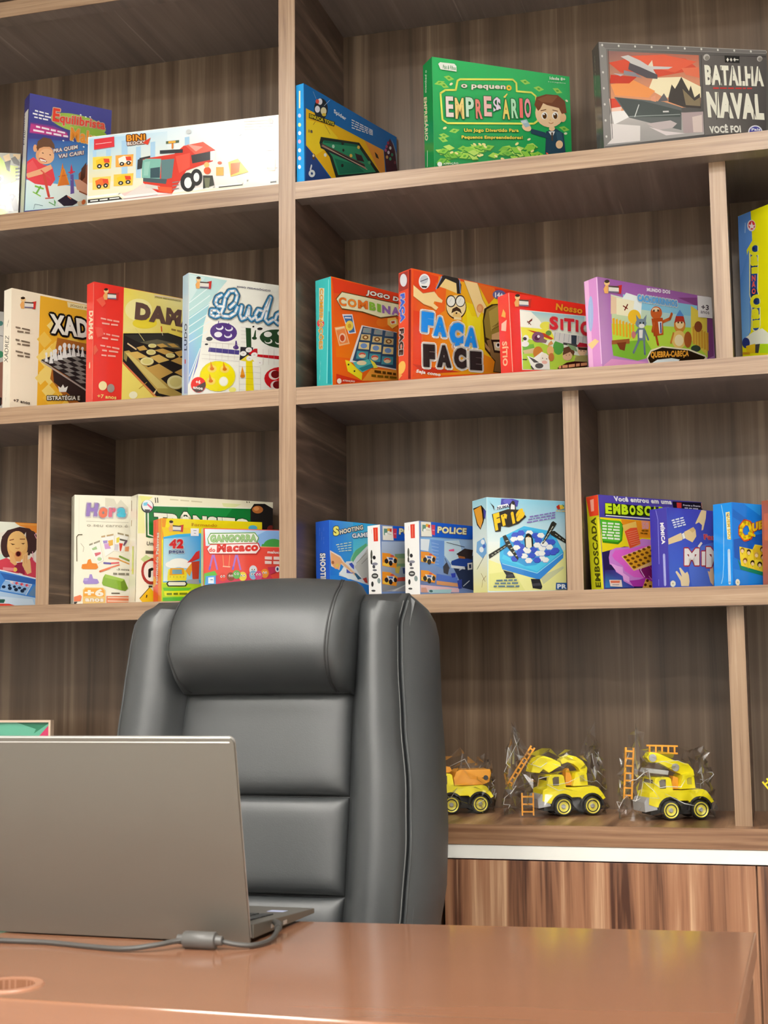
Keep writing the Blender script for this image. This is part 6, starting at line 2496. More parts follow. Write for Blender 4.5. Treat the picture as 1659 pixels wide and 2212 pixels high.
l|212 212 188|18|101,174,110,177
l|212 212 188|12|43,161,52,165
l|212 212 188|18|111,160,119,163
l|212 212 188|12|56,169,65,174
l|212 212 188|18|122,146,129,149
l|212 212 188|12|69,177,78,182
/ hammer_picture
p|51 51 44|285,285,294,291,310,281,248,199,240,198
p|51 51 44|278,249,299,252,349,219,349,203,281,236
l|200 204 188|18|293,270,284,259
l|200 204 188|18|284,256,275,245
l|200 204 188|18|274,242,265,232
l|200 204 188|18|265,229,256,218
l|200 204 188|18|255,215,246,204
l|200 204 188|12|301,239,312,233
l|200 204 188|12|317,229,326,223
l|200 204 188|12|333,219,341,213
/ title_lettering
p|80 80 176|60,347,63,370,114,372,140,366,134,342,96,338
e|106 106 208|91,361,20,1,0,-10
p|244 244 248|37,325,48,342,91,352,97,341,57,329
t|NUMA|47 58 90|44,326,96,337,44,337|0.04||0|0
p|42 34 32|97,346,111,364,125,350,128,324,99,321
p|248 246 242|102,323,105,346,114,362,122,344,122,322
e|42 34 32|116,356,7,0,0,-8
p|42 34 32|13,352,31,338,31,320,26,335
p|42 32 24|21,307,91,330,148,330,173,303,138,274,95,259,61,261,58,241,34,238
t|F|248 204 30|35,242,62,251,25,307|0.07||0|0
t|r|248 204 30|68,261,95,271,59,305|0.07||0|0
t|i|248 204 30|111,271,124,276,102,318|0.07||0|0
t|a|248 204 30|129,276,166,306,125,317|0.07||0|0
/ small_print
p|138 122 192|175,283,198,287,198,282,175,278
p|138 122 192|202,288,225,293,225,288,202,283
p|138 122 192|230,294,247,297,247,292,230,289
p|138 122 192|251,298,265,301,265,296,251,293
p|138 122 192|269,302,278,304,278,299,269,297
p|138 122 192|283,305,303,309,303,304,282,299
p|138 122 192|181,294,200,298,199,293,181,289
p|138 122 192|203,299,213,301,212,296,203,294
p|138 122 192|216,302,234,305,234,300,216,296
p|138 122 192|238,306,259,310,259,305,238,301
p|138 122 192|263,311,283,315,283,310,262,306
p|138 122 192|287,316,303,319,303,314,287,311
p|138 122 192|187,306,205,309,204,304,187,301
p|138 122 192|208,310,228,314,228,309,208,305
p|138 122 192|232,315,249,318,249,313,232,310
p|138 122 192|253,319,273,323,272,318,253,314
p|138 122 192|276,324,285,326,285,320,276,319
p|138 122 192|288,326,304,329,303,324,288,321
p|90 122 144|35,50,63,52,63,45,35,44
p|90 122 144|68,52,83,53,83,46,68,46
p|90 122 144|88,53,108,54,107,48,87,47
p|90 122 144|113,54,125,55,125,49,112,48
p|90 122 144|29,39,48,39,47,33,29,33
p|90 122 144|53,40,77,41,77,35,53,34
p|90 122 144|82,41,97,41,97,35,82,35
p|90 122 144|103,42,131,43,130,37,103,36
p|90 122 144|23,27,37,28,37,22,23,21
p|90 122 144|43,28,73,29,73,23,43,22
p|90 122 144|79,29,113,30,113,24,79,23
p|90 122 144|119,30,136,31,136,25,119,24
p|47 90 154|300,45,349,46,349,20,298,18
t|PR|238 244 250|305,22,348,22,305,40|0.05||0|0
/ maker_logo
p|200 58 42|308,350,322,359,327,341,315,338
p|232 200 74|322,357,342,357,345,344,327,338
p|74 138 58|334,360,345,355,342,349
p|216 200 144|307,335,317,335,317,330,307,330
p|216 200 144|320,335,329,335,329,330,320,330
p|216 200 144|332,335,348,335,348,330,332,330
>
/ side_print
p|191 226 236|1,1,125,1,125,373,1,373
g|244 240 154,244 240 154,242 246 232,242 246 232|1,1,125,1,125,168,1,168
g|242 246 232,242 246 232,168 220 236,168 220 236|1,168,125,168,125,373,1,373
p|42 32 24|8,343,82,347,121,319,97,277,71,251,40,273
p|240 168 58|14,337,77,345,87,313,92,285,71,257,46,277
p|74 74 160|99,330,121,319,114,287,101,296
p|122 176 224|38,206,101,217,122,188,121,153,87,136,31,166
e|244 248 250|89,201,17,-2,0,-10
e|244 248 250|77,172,19,-2,0,-11
e|74 106 192|100,183,13,-1,0,-8
l|58 58 48|13|101,145,35,97
l|138 106 42|12|113,66,84,50,75,23
l|138 106 42|12|71,79,106,44
#board_game_box|purple box with yellow-green side and a pink game board, leaning|0.6386|0.0600|1.2831|0.8964|0.0296|-0.0164|0.2953|0.1864|0.0337|80 72 168|200 200 30|flap|
/ cover_picture
p|80 72 168|1,1,590,1,590,372,1,372
g|74 63 160,74 63 160,90 76 180,90 76 180|1,224,590,224,590,372,1,372
p|246 224 32|1,284,408,279,397,165,2,148,1,155
p|245 154 34|116,280,465,281,458,216,208,211,122,256
p|47 36 84|2,148,125,174,482,168,523,12,6,8
g|63 142 208,74 64 168,90 74 184,58 44 112|6,10,163,13,170,83,9,79
/ green_badge
p|63 143 28|1,261,1,277,112,272,127,256,114,196,91,181,8,185
p|88 191 44|1,275,107,274,119,259,109,202,89,190,6,193
p|238 248 224|12,266,34,265,34,259,12,259
p|238 248 224|42,265,73,265,72,258,41,258
p|238 248 224|80,265,106,264,106,257,80,258
p|238 248 224|11,254,36,254,35,247,11,247
p|238 248 224|42,253,67,253,67,246,41,247
p|238 248 224|73,253,105,252,105,245,73,246
p|238 248 224|10,242,34,242,34,235,10,236
p|238 248 224|41,242,62,241,61,235,40,235
p|238 248 224|68,241,104,240,104,234,68,234
p|238 248 224|9,231,31,230,31,223,9,224
p|238 248 224|38,230,74,229,73,222,37,223
p|238 248 224|80,229,103,229,103,222,80,222
p|238 248 224|8,219,24,219,23,212,8,212
p|238 248 224|31,219,64,218,63,211,31,212
p|238 248 224|71,218,102,217,102,210,70,211
p|238 248 224|7,207,31,207,31,200,7,201
p|238 248 224|36,207,67,206,66,199,36,200
p|238 248 224|72,206,101,205,101,198,71,199
/ game_board_picture
p|216 138 224|35,128,44,155,77,167,151,173,224,208,485,197,467,21,158,18,107,38,104,57,68,73,65,95,37,102
p|238 106 216|53,136,71,157,151,165,271,185,483,178,469,40,167,54,116,78,110,96,65,121
p|244 176 240|40,106,63,101,81,96,107,92,107,70,140,54,138,33,108,44,104,59,71,75
p|184 58 176|139,40,193,45,234,55,468,35,467,19,158,18
p|138 31 106|190,98,265,123,476,109,470,50,221,53,201,74
l|244 184 240|22|223,110,205,83,226,55
l|200 64 154|14|253,104,270,85
l|240 154 208|14|249,61,266,46
p|248 200 138|104,134,268,183,453,167,308,113,167,79
p|242 172 40|111,133,268,177,439,165,282,123,167,84
e|122 74 24|124,132,10,0,0,-5
e|122 74 24|150,141,10,0,0,-5
e|122 74 24|177,149,10,0,0,-5
e|122 74 24|205,158,10,0,0,-5
e|122 74 24|232,166,10,0,0,-5
e|122 74 24|259,175,10,0,0,-5
e|122 74 24|139,120,10,0,0,-5
e|122 74 24|166,128,10,0,0,-5
e|122 74 24|193,136,10,0,0,-5
e|122 74 24|220,145,10,0,0,-5
e|122 74 24|247,153,10,0,0,-5
e|122 74 24|275,162,10,0,0,-5
e|122 74 24|154,107,10,0,0,-5
e|122 74 24|181,115,10,0,0,-5
e|122 74 24|208,123,10,0,0,-5
e|122 74 24|236,132,10,0,0,-5
e|122 74 24|263,140,10,0,0,-5
e|122 74 24|291,149,10,0,0,-5
e|122 74 24|170,94,10,0,0,-5
e|122 74 24|197,102,10,0,0,-5
e|122 74 24|224,110,10,0,0,-5
e|122 74 24|251,119,10,0,0,-5
e|122 74 24|279,127,10,0,0,-5
e|122 74 24|307,136,11,0,0,-5
p|242 178 74|209,13,231,50,268,37,266,14
e|90 42 16|239,42,8,0,-1,-6
e|90 42 16|226,25,8,0,-1,-6
e|90 42 16|253,20,8,0,0,-5
/ score_card_picture
p|246 200 96|119,257,196,276,211,183,151,167,125,233
p|238 90 52|130,233,163,248,199,251,214,188,153,167
l|244 160 128|8|140,228,198,240
l|244 160 128|8|143,220,200,232
l|244 160 128|8|146,212,203,224
l|244 160 128|8|149,204,205,216
l|244 160 128|8|152,196,208,208
l|244 160 128|8|155,188,210,200
l|244 160 128|8|158,181,213,192
p|240 154 128|226,279,269,279,266,248,228,246
t|50|216 160 176|230,248,265,248,232,273|0.02||0|0
p|138 90 16|225,243,242,243,241,238,225,238
p|138 90 16|245,243,263,243,263,238,245,238
p|138 90 16|217,233,234,232,233,228,217,228
p|138 90 16|238,232,257,232,256,227,237,228
/ small_print
p|246 228 216|28,41,94,42,97,15,32,16
p|232 122 90|34,38,86,39,83,30,36,29
l|138 122 138|12|43,22,80,23
p|28 24 48|414,366,583,370,590,359,590,340,582,337,416,337
p|216 58 58|438,363,467,363,465,341,438,341
t|Frente a Frente|232 228 240|475,351,579,351,476,358|0.03||0|0
p|200 196 216|483,345,504,345,504,341,483,341
p|200 196 216|510,345,528,345,527,341,509,341
p|200 196 216|533,345,564,345,564,340,533,341
l|240 168 152|15|587,369,588,346
/ title_lettering
t|Você entrou em uma|244 242 250|82,350,410,353,79,370|0.05||0|0
p|32 48 20|25,291,32,342,280,338,386,337,382,301
t|E|208 240 36|30,299,66,299,32,340|0.06||0|0
t|M|208 240 36|72,299,112,299,74,340|0.06||0|0
t|B|208 240 36|118,300,156,299,120,340|0.06||0|0
t|O|208 240 36|162,300,196,299,164,340|0.06||0|0
t|S|208 240 36|203,300,240,300,204,341|0.06||0|0
t|C|208 240 36|246,300,283,300,248,341|0.06||0|0
t|A|208 240 36|290,300,322,300,292,341|0.06||0|0
t|D|208 240 36|329,300,361,300,330,341|0.06||0|0
t|A|208 240 36|368,300,400,300,369,341|0.06||0|0
l|242 240 248|20|30,292,353,288
>
/ side_print
p|200 200 30|1,1,67,1,67,372,1,372
p|232 72 42|1,369,1,371,37,372,66,372,64,292,14,293
p|244 168 144|22,357,42,359,40,312,24,311
l|246 234 58|59|61,281,61,12
t|EMBOSCADA|74 74 20|53,13,48,287,24,16|0.04||0|0
#board_game_box|violet box with cartoon hands and large white letters, between two boxes|0.7645|0.0300|1.2822|0.8535|0.0026|-0.0023|0.1700|0.1530|0.0458|62 80 192|67 58 168|flap|
/ cover_picture
p|62 80 192|1,1,339,1,339,305,1,305
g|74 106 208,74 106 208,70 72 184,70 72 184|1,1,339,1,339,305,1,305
p|90 120 216|91,147,242,183,232,14,115,11
/ hand_picture
p|236 207 150|1,186,70,212,77,190,73,184,1,164
p|244 240 228|70,206,86,214,93,193,77,187
l|42 42 42|9|72,207,79,187
l|42 42 42|9|86,214,93,192
p|236 207 150|86,216,136,237,147,227,150,202,128,178,93,190
p|220 184 122|111,226,136,236,147,227,130,215
/ hand_picture
p|240 214 164|183,305,193,305,210,303,205,274,188,229,179,226,183,247,167,257,148,249,149,254,171,287
/ hand_picture
p|242 216 168|31,62,39,66,65,44,51,77,59,79,82,58,94,65,101,53,104,28,99,10,59,9,56,29
/ hand_picture
p|240 200 160|203,71,215,68,220,95,233,95,238,49,232,14,216,28
/ title_lettering
t|Faz|216 74 90|190,192,255,192,189,212|0.05|240 200 200|6|0
t|M|248 236 228|79,88,159,91,83,153|0.07|216 58 72|22|0
t|I|248 236 228|172,91,196,92,175,145|0.07|216 58 72|22|0
t|M|248 236 228|195,85,290,88,200,163|0.07|216 58 72|22|0
p|248 236 228|154,164,173,182,181,177,163,159
/ small_print
p|224 228 244|21,258,36,262,36,256,21,253
p|224 228 244|41,263,61,268,61,262,41,258
p|224 228 244|66,269,84,273,83,268,66,264
p|224 228 244|25,250,41,254,41,248,25,245
p|224 228 244|45,254,62,259,62,253,45,249
p|224 228 244|66,259,87,264,87,259,66,254
p|224 228 244|28,241,44,245,44,240,28,236
p|224 228 244|49,246,63,249,62,244,48,241
p|224 228 244|67,250,91,256,90,251,67,245
p|224 228 244|32,233,47,236,46,231,32,228
p|224 228 244|51,237,75,243,74,238,51,232
p|224 228 244|79,244,94,248,94,242,79,239
p|246 242 218|28,17,28,14,26,11,24,9,21,7,17,5,14,5,10,5,7,6,4,8,2,10,1,13,1,18,1,19,2,22,5,25,8,27,11,28,15,29,19,28,22,27,25,25,27,23,28,20
e|200 184 120|14,17,4,0,0,-3
>
/ side_print
p|67 58 168|1,1,91,1,91,305,1,305
l|138 132 224|15|34,302,44,262,41,94
l|122 116 216|12|36,37,35,12
t|MÍMICA|244 240 244|54,250,59,168,78,249|0.05||0|0
l|168 170 232|62|69,126,69,15
p|236 236 248|69,135,69,125,69,112,68,122
p|236 236 248|69,120,70,98,69,86,69,108
p|236 236 248|70,94,70,68,69,56,69,81
p|236 236 248|70,64,70,48,70,35,69,51
p|236 236 248|70,43,71,18,70,6,70,31
#board_game_box|bright blue box with a big yellow letter and rows of faces|0.8803|0.0300|1.2836|0.7879|-0.0195|0.0112|0.1300|0.1559|0.0505|31 128 228|42 152 240|flap|
/ cover_picture
p|31 128 228|1,1,259,1,259,311,1,311
p|26 111 208|4,287,143,219,142,202,3,256
p|47 154 242|9,310,145,310,144,268,58,310
p|31 95 192|5,172,158,203,158,55,7,105
p|42 140 236|2,63,161,41,160,16,5,4
/ card_board_picture
p|31 138 106|22,103,40,78,158,55,157,41,36,61
p|244 220 58|33,147,99,139,111,159,160,155,161,55,40,76,35,106
p|232 192 42|101,140,118,155,160,152,161,103,105,101
e|138 106 48|47,134,11,1,0,-10
e|244 212 164|47,131,8,0,0,-7
l|74 58 42|8|45,121,49,120
e|58 42 26|79,129,11,1,0,-10
e|244 212 164|79,125,8,0,0,-7
l|74 58 42|8|77,115,81,115
e|138 90 32|60,96,11,1,0,-10
e|244 212 164|59,92,8,0,0,-7
l|74 58 42|8|57,82,61,82
e|42 28 20|97,89,11,1,0,-10
e|244 212 164|97,85,8,0,0,-7
l|74 58 42|8|95,75,99,75
e|42 28 20|133,85,12,1,0,-10
e|244 212 164|133,81,8,0,0,-7
l|74 58 42|8|131,71,135,71
e|90 58 26|148,142,12,1,0,-10
e|244 212 164|148,139,8,0,0,-7
l|74 58 42|8|146,128,150,128
e|200 160 80|117,121,11,1,0,-10
e|244 212 164|117,117,8,0,0,-7
l|74 58 42|8|115,107,119,107
e|74 42 26|150,114,12,1,0,-10
e|244 212 164|149,110,8,0,0,-7
l|74 58 42|8|147,100,151,100
l|216 184 32|8|68,139,74,66
l|216 184 32|8|102,140,108,67
/ title_lettering
l|224 90 40|114|61,240,40,219,38,196,58,178,85,185,97,208,86,236,61,240
l|248 216 30|77|61,238,42,219,40,196,58,180,83,187,93,208,82,235,61,238
l|248 216 30|52|81,199,108,192
t|UE|244 196 40|97,205,153,222,97,236|0.07|216 80 42|12|0
/ small_print
e|246 244 218|19,13,11,0,0,-12
e|200 184 120|19,13,3,0,0,-3
>
/ side_print
p|42 152 240|1,1,100,1,100,311,1,311
l|168 224 251|14|46,306,57,260,53,85,48,35,39,10
p|242 236 176|68,276,89,277,93,172,75,174
e|42 106 176|77,264,5,0,0,-6
t|QUEM SOU|216 176 58|70,273,76,175,89,273|0.04||0|0
l|200 228 248|68|82,131,83,11
p|74 154 224|82,132,82,115,82,106,82,124
p|74 154 224|82,111,82,91,82,82,82,103
p|74 154 224|82,87,82,69,82,61,82,79
p|74 154 224|82,66,82,46,82,37,82,57
p|74 154 224|83,42,83,34,82,25,82,34
p|74 154 224|83,30,83,15,83,6,82,22
#board_game_box|brick-brown box cut off at the right frame edge beside the blue box|0.9760|0.0100|1.2836|0.7427|-0.0248|0.0097|0.1500|0.1574|0.0630|168 82 60|168 94 72|flap|
/ cover_picture
p|168 82 60|1,1,299,1,299,314,1,314
>
/ side_print
p|168 94 72|1,1,125,1,125,314,1,314
p|232 192 176|37,314,37,313,29,314
p|192 104 74|12,265,39,266,36,161,13,167
'''
FONTS = {}
def glyphs(txt, bold, shear):
    k = (txt, bold, shear)
    if k in FONTS: return FONTS[k]
    c = bpy.data.curves.new('t', 'FONT'); c.body = txt; c.resolution_u = 3; c.offset = bold; c.shear = shear; c.fill_mode = 'FRONT'; c.space_character = 1+bold*2.2
    o = bpy.data.objects.new('t', c); COL.objects.link(o)
    me = bpy.data.meshes.new_from_object(o); bpy.data.objects.remove(o); bpy.data.curves.remove(c)
    vs = [(v.co.x, v.co.y) for v in me.vertices]; fs = [tuple(p.vertices) for p in me.polygons]; bpy.data.meshes.remove(me)
    x0 = min(v[0] for v in vs); x1 = max(v[0] for v in vs); y0 = min(v[1] for v in vs); y1 = max(v[1] for v in vs)
    FONTS[k] = ([((x-x0)/max(1e-6, x1-x0), (y-y0)/max(1e-6, y1-y0)) for x, y in vs], fs); return FONTS[k]
class Print:
    def __init__(s, place): s.v = []; s.f = []; s.c = []; s.place = place; s.z = .0003
    def poly(s, P, col):
        n = len(s.v); s.v += [s.place(x, y, s.z) for x, y in P]; s.f.append(tuple(range(n, n+len(P)))); s.c.append([col]*len(P))
    def mesh(s, P, F, col):
        n = len(s.v); s.v += [s.place(x, y, s.z) for x, y in P]; s.f += [tuple(i+n for i in f) for f in F]; s.c += [[col]*len(f) for f in F]
    def done(s, name, parent):
        if not s.v: return None
        me = bpy.data.meshes.new(name); me.from_pydata(s.v, [], s.f); me.materials.append(PRINT)
        a = me.attributes.new('Col', 'FLOAT_COLOR', 'CORNER'); data = []
        for f in s.c:
            for c in f: data += [c[0], c[1], c[2], 1]
        a.data.foreach_set('color', data); o = link(bpy.data.objects.new(name, me), parent)
        if name in ('small_print', 'banknote_picture', 'accessory_picture'): o['kind'] = 'stuff'
        return o
def game_box(head, lines):
    nm, label, ox, oy, oz, ya, le, ro, w_, h_, d_, carton, side, style, group = head.split('|')
    ox, oy, oz, ya, le, ro, w_, h_, d_ = map(float, (ox, oy, oz, ya, le, ro, w_, h_, d_))
    root = thing(nm, label, 'game box', (ox, oy, oz), ya, group or None)
    R = Matrix.Rotation(ro, 4, 'Y') if False else Matrix.Identity(4)
    cl, sl, cr, sr = math.cos(le), math.sin(le), math.cos(ro), math.sin(ro)
    ex = Vector((1, 0, 0)); n_ = Vector((0, 1, 0)); ez = Vector((0, 0, 1))
    ez2 = cl*ez+sl*n_; n2 = cl*n_-sl*ez; ex3 = cr*ex-sr*ez2; ez3 = sr*ex+cr*ez2
    BM = Matrix((ex3, n2, ez3)).transposed().to_4x4()
    mc = mat('carton_card', lin(carton, ALB), .4); ms = mat('carton_side_card', lin(side, ALB), .4)
    b = MB(); b.T = BM
    if style == 'lid':                                   # separate lift-off lid over a tray
        k = d_*.55
        b.box(.0012, w_-.0012, k, d_, .0012, h_-.0012); tray = b.build('tray', ms, root, bevel=.0008)
        b = MB(); b.T = BM; b.box(0, w_, 0, k-.0022, 0, h_); b.build('lid', [mc], root, bevel=.0008)
    else:
        b.box(0, w_, 0, d_, 0, h_); o = b.build('carton', [mc], root, bevel=.0008)
        b = MB(); b.T = BM; b.box(.003, w_-.003, d_*.12, d_*.9, h_-.0002, h_+.0004) if style == 'top' else b.box(-.0003, .0002, d_*.3, d_-.002, h_-.02, h_-.004)
        b.build('tuck_flap', ms, root)
    N_ = sum(1 for l in lines if l[0] in 'pgelt'); st = max(.000012, min(.00004, .0016/max(1, N_)))
    def front(x, y, z): return tuple(BM @ Vector((x/2000, -z, y/2000)))
    def left(x, y, z): return tuple(BM @ Vector((-z, d_-x/2000, y/2000)))
    pr = Print(front); name = 'cover_picture'; z = .0003
    for ln in lines:
        k = ln[0]
        if k == '/': pr.done(name, root); pr = Print(pr.place); name = ln[2:]; continue
        if k == '>': pr.done(name, root); pr = Print(left); name = 'side_print'; z = .0003; continue
        z += st; pr.z = z; a = ln[2:].split('|')
        if k == 'p': q = list(map(int, a[1].split(','))); pr.poly(list(zip(q[::2], q[1::2])), lin(a[0], ALB))
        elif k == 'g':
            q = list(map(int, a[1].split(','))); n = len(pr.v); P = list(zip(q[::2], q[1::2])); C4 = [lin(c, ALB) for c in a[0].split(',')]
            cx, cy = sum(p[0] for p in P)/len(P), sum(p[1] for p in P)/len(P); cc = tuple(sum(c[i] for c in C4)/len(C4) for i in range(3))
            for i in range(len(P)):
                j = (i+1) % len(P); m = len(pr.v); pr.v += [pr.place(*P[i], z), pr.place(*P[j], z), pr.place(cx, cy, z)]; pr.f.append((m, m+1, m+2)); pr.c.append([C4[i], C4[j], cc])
        elif k == 'e':
            cx, cy, ax, ay, bx, by = map(int, a[1].split(',')); big = max(abs(ax)+abs(bx), abs(ay)+abs(by)); n = 12 if big < 12 else 22
            pr.poly([(cx+ax*math.cos(t)+bx*math.sin(t), cy+ay*math.cos(t)+by*math.sin(t)) for t in (2*PI*i/n for i in range(n))], lin(a[0], ALB))
        elif k == 'l':
            wd = int(a[1])/10.0; q = list(map(int, a[2].split(','))); P = [Vector((x, y)) for x, y in zip(q[::2], q[1::2])]; c = lin(a[0], ALB)
            for p0, p1 in zip(P, P[1:]):
                dd = p1-p0
                if dd.length < 1e-6: continue
                t = Vector((-dd.y, dd.x)).normalized()*wd; pr.poly([p0+t, p0-t, p1-t, p1+t], c)
            if wd > 1.2:
                for p in P[1:-1] if wd < 4 else P: pr.poly([(p.x+wd*math.cos(2*PI*i/10), p.y+wd*math.sin(2*PI*i/10)) for i in range(10)], c)
        elif k == 't':
            txt, col, q, bold, oc, ow, sh = a; q = list(map(int, q.split(','))); o_ = Vector(q[:2]); U = Vector(q[2:4])-o_; V = Vector(q[4:6])-o_
            P, Fc = glyphs(txt, float(bold), float(sh)); base = [o_+U*x+V*y for x, y in P]
            if oc:
                r = int(ow)/10*2
                for i in range(8):
                    dlt = Vector((math.cos(PI*i/4), math.sin(PI*i/4)))*r; pr.mesh([p+dlt for p in base], Fc, lin(oc, ALB))
                z += st; pr.z = z
            pr.mesh(base, Fc, lin(col, ALB))
    pr.done(name, root); return root
rec = None; buf = []
for ln in BOXES.strip().splitlines()+['#']:
    if ln[0] == '#':
        if rec: game_box(rec, buf)
        rec = ln[1:]; buf = []
    else: buf.append(ln)
# ------------------------------------------------------------ bagged toy trucks on the counter
YEL = mat('bright_yellow_plastic', (.93, .80, .012), .3); ORG = mat('orange_plastic', (.85, .36, .03), .35); GRYP = mat('light_grey_plastic', (.42, .42, .43), .4); TYRE = mat('black_rubber', (.018, .018, .017), .6)
RIMY = mat('pale_yellow_plastic', (.86, .76, .10), .3); WIN = mat('dark_window_plastic', (.10, .075, .05), .3)
def mm(P): return [(x/1000, z/1000) for x, z in P]
def arch(cx, cz, r, a0=0, a1=180, n=9): return [(cx+r*math.cos(math.radians(a0+(a1-a0)*k/n)), cz+r*math.sin(math.radians(a0+(a1-a0)*k/n))) for k in range(n+1)]
W2 = .031
def wheel(root, x, y, s):
    t = MB().lathe([(.010, -.006), (.0172, -.006), (.0185, -.004), (.0185, .004), (.0172, .006), (.010, .006)], (x, y, .0186), 'y', 22).build('wheel', TYRE, root, smooth=True)
    MB().lathe([(0, s*.0035), (.0055, s*.0035), (.0105, s*.0052), (.0146, s*.0072), (.0152, s*.0050), (.0148, 0)], (x, y, .0186), 'y', 22).build('rim', RIMY, t, smooth=True)
    MB().lathe([(0, s*.0068), (.0035, s*.0068), (.0048, s*.0040), (.0048, s*.003)], (x, y, .0186), 'y', 12).build('hub', GRYP, t, smooth=True)
def truck(kind, label, loc, rz):
    r = thing('toy_truck', label, 'toy truck', loc, rz, 'yellow toy trucks in clear bags')
    low = [(0, 30), (2, 52), (10, 55)]; prof = low+[(14, 78), (18, 81), (42, 81), (46, 78), (50, 56), (66, 55), (110, 57), (118, 54), (126, 44), (133, 33), (127, 30), (124, 30)]+arch(104, 19, 22, 30, 150)+[(80, 36), (66, 36)]+arch(43, 19, 22, 50, 150)+[(20, 24), (12, 26)]
    MB().prism(mm(prof), -W2, W2, 'y').build('body', YEL, r, bevel=.0012)
    MB().box(.006, .128, -.022, .022, .010, .034).build('chassis', TYRE, r, bevel=.001)
    b = MB(); b.prism(mm([(-8, 16), (-9, 34), (-5, 42), (4, 44), (16, 30), (18, 20)]), -.030, .030, 'y'); b.build('bumper', GRYP, r, bevel=.0015)
    for x in (43, 104):                                     # dark wheel-arch liners
        b = MB(); P = arch(x, 19, 25, 0, 180, 12); Q = arch(x, 19, 21.5, 180, 0, 12)
        b.prism(mm(P+Q), -W2-.0012, -W2+.004, 'y'); b.prism(mm(P+Q), W2-.004, W2+.0012, 'y'); b.build('wheel_arch', TYRE, r)
        for s in (-1, 1): wheel(r, x/1000, s*.029, s)
    b = MB(); W_ = [(23, 60), (22, 74), (26, 77), (35, 77), (35, 60)]
    b.prism(mm(W_), -W2-.0009, -W2+.001, 'y'); b.prism(mm(W_), W2-.001, W2+.0009, 'y'); b.prism([(-.024, .058), (.024, .058), (.021, .076), (-.021, .076)], .0125, .0155, 'x'); b.build('cab_window', WIN, r)
    if kind == 'slab':
        MB().prism(mm([(52, 56), (50, 70), (56, 84), (64, 88), (128, 88), (130, 80), (126, 62), (112, 57)]), -.026, .026, 'y').build('flatbed_load', ORG, r, bevel=.002)
        MB().prism(mm([(8, 88), (12, 94), (46, 94), (50, 86), (44, 82), (14, 82)]), -.016, .016, 'y').build('roof_rack', ORG, r, bevel=.002)
        MB().lathe([(0, -.028), (.005, -.028), (.005, -.026)], (.118, 0, .071), 'y', 12).build('pivot', DARKG, r)
    else:
        MB().prism(mm([(68, 57), (74, 84), (92, 86), (98, 80), (100, 58)]), -.022, .022, 'y').build('crane_cab', YEL, r, bevel=.0015)
        b = MB(); b.prism(mm([(83, 66), (82, 76), (86, 79), (92, 79), (92, 66)]), -.0228, -.021, 'y'); b.build('cab_window', mat('amber_window', (.5, .42, .05), .4), r)
        if kind == 'bucket':
            MB().prism(mm([(102, 80), (104, 92), (94, 106), (80, 115), (66, 118), (54, 114), (46, 108), (50, 100), (62, 104), (74, 100), (84, 92), (90, 82)]), -.011, .011, 'y').build('boom', YEL, r, bevel=.002)
            MB().prism(mm([(-18, 86), (-14, 100), (-4, 113), (10, 118), (26, 113), (44, 104), (46, 98), (34, 92), (20, 84), (8, 92), (0, 84)]), -.018, .018, 'y').build('bucket', YEL, r, bevel=.002)
            MB().prism(mm([(56, 58), (58, 88), (64, 92), (70, 74), (70, 58)]), -.010, .010, 'y').build('arm_base', ORG, r, bevel=.001)
        else:
            MB().prism(mm([(104, 80), (102, 92), (92, 104), (62, 112), (30, 126), (14, 128), (6, 118), (14, 108), (30, 108), (56, 94), (76, 84), (84, 80)]), -.011, .011, 'y').build('boom', YEL, r, bevel=.002)
            for x, z in ((18, 117), (64, 98)): MB().lathe([(0, -.0135), (.0075, -.0135), (.0075, -.010)], (x/1000, 0, z/1000), 'y', 16).build('joint', GRYP, r)
            MB().prism(mm([(54, 57), (60, 82), (70, 78), (70, 57)]), -.010, .010, 'y').build('arm_base', ORG, r, bevel=.001)
            MB().prism(mm([(0, 90), (4, 98), (50, 92), (48, 84)]), -.014, .014, 'y').build('grab', GRYP, r, bevel=.0015)
    return r
def ladder(name, label, loc, rot, ln_, wd, n, grp, ORG=ORG):
    t = thing(name, label, 'toy part', loc, 0, grp); t.rotation_euler = rot
    for s in (-1, 1): MB().box(s*wd/2-.0016, s*wd/2+.0016, -.002, .002, 0, ln_).build('rail', ORG, t)
    for k in range(n): z = ln_*(k+.5)/n; MB().box(-wd/2, wd/2, -.0012, .0012, z-.0016, z+.0016).build('rung', ORG, t)
    return t
BAG = bpy.data.materials.new('clear_crinkled_film'); BAG.use_nodes = True; nt = BAG.node_tree; nt.nodes.remove(nt.nodes['Principled BSDF'])
tr = nt.nodes.new('ShaderNodeBsdfTransparent'); gl = nt.nodes.new('ShaderNodeBsdfGlossy'); gl.inputs['Roughness'].default_value = .16; mx = nt.nodes.new('ShaderNodeMixShader'); fr = nt.nodes.new('ShaderNodeFresnel'); fr.inputs[0].default_value = 1.42
ml = nt.nodes.new('ShaderNodeMath'); ml.operation = 'MULTIPLY_ADD'; ml.inputs[1].default_value = .5; ml.inputs[2].default_value = .015; nt.links.new(fr.outputs[0], ml.inputs[0]); nt.links.new(ml.outputs[0], mx.inputs[0]); nt.links.new(tr.outputs[0], mx.inputs[1]); nt.links.new(gl.outputs[0], mx.inputs[2]); nt.links.new(mx.outputs[0], nt.nodes['Material Output'].inputs[0])
tr.inputs[0].default_value = (.985, .985, .985, 1)
CREASE = mat('glint_white_film_fold', (.9, .9, .88), .25); CREASE.node_tree.nodes['Principled BSDF'].inputs['Alpha'].default_value = .6
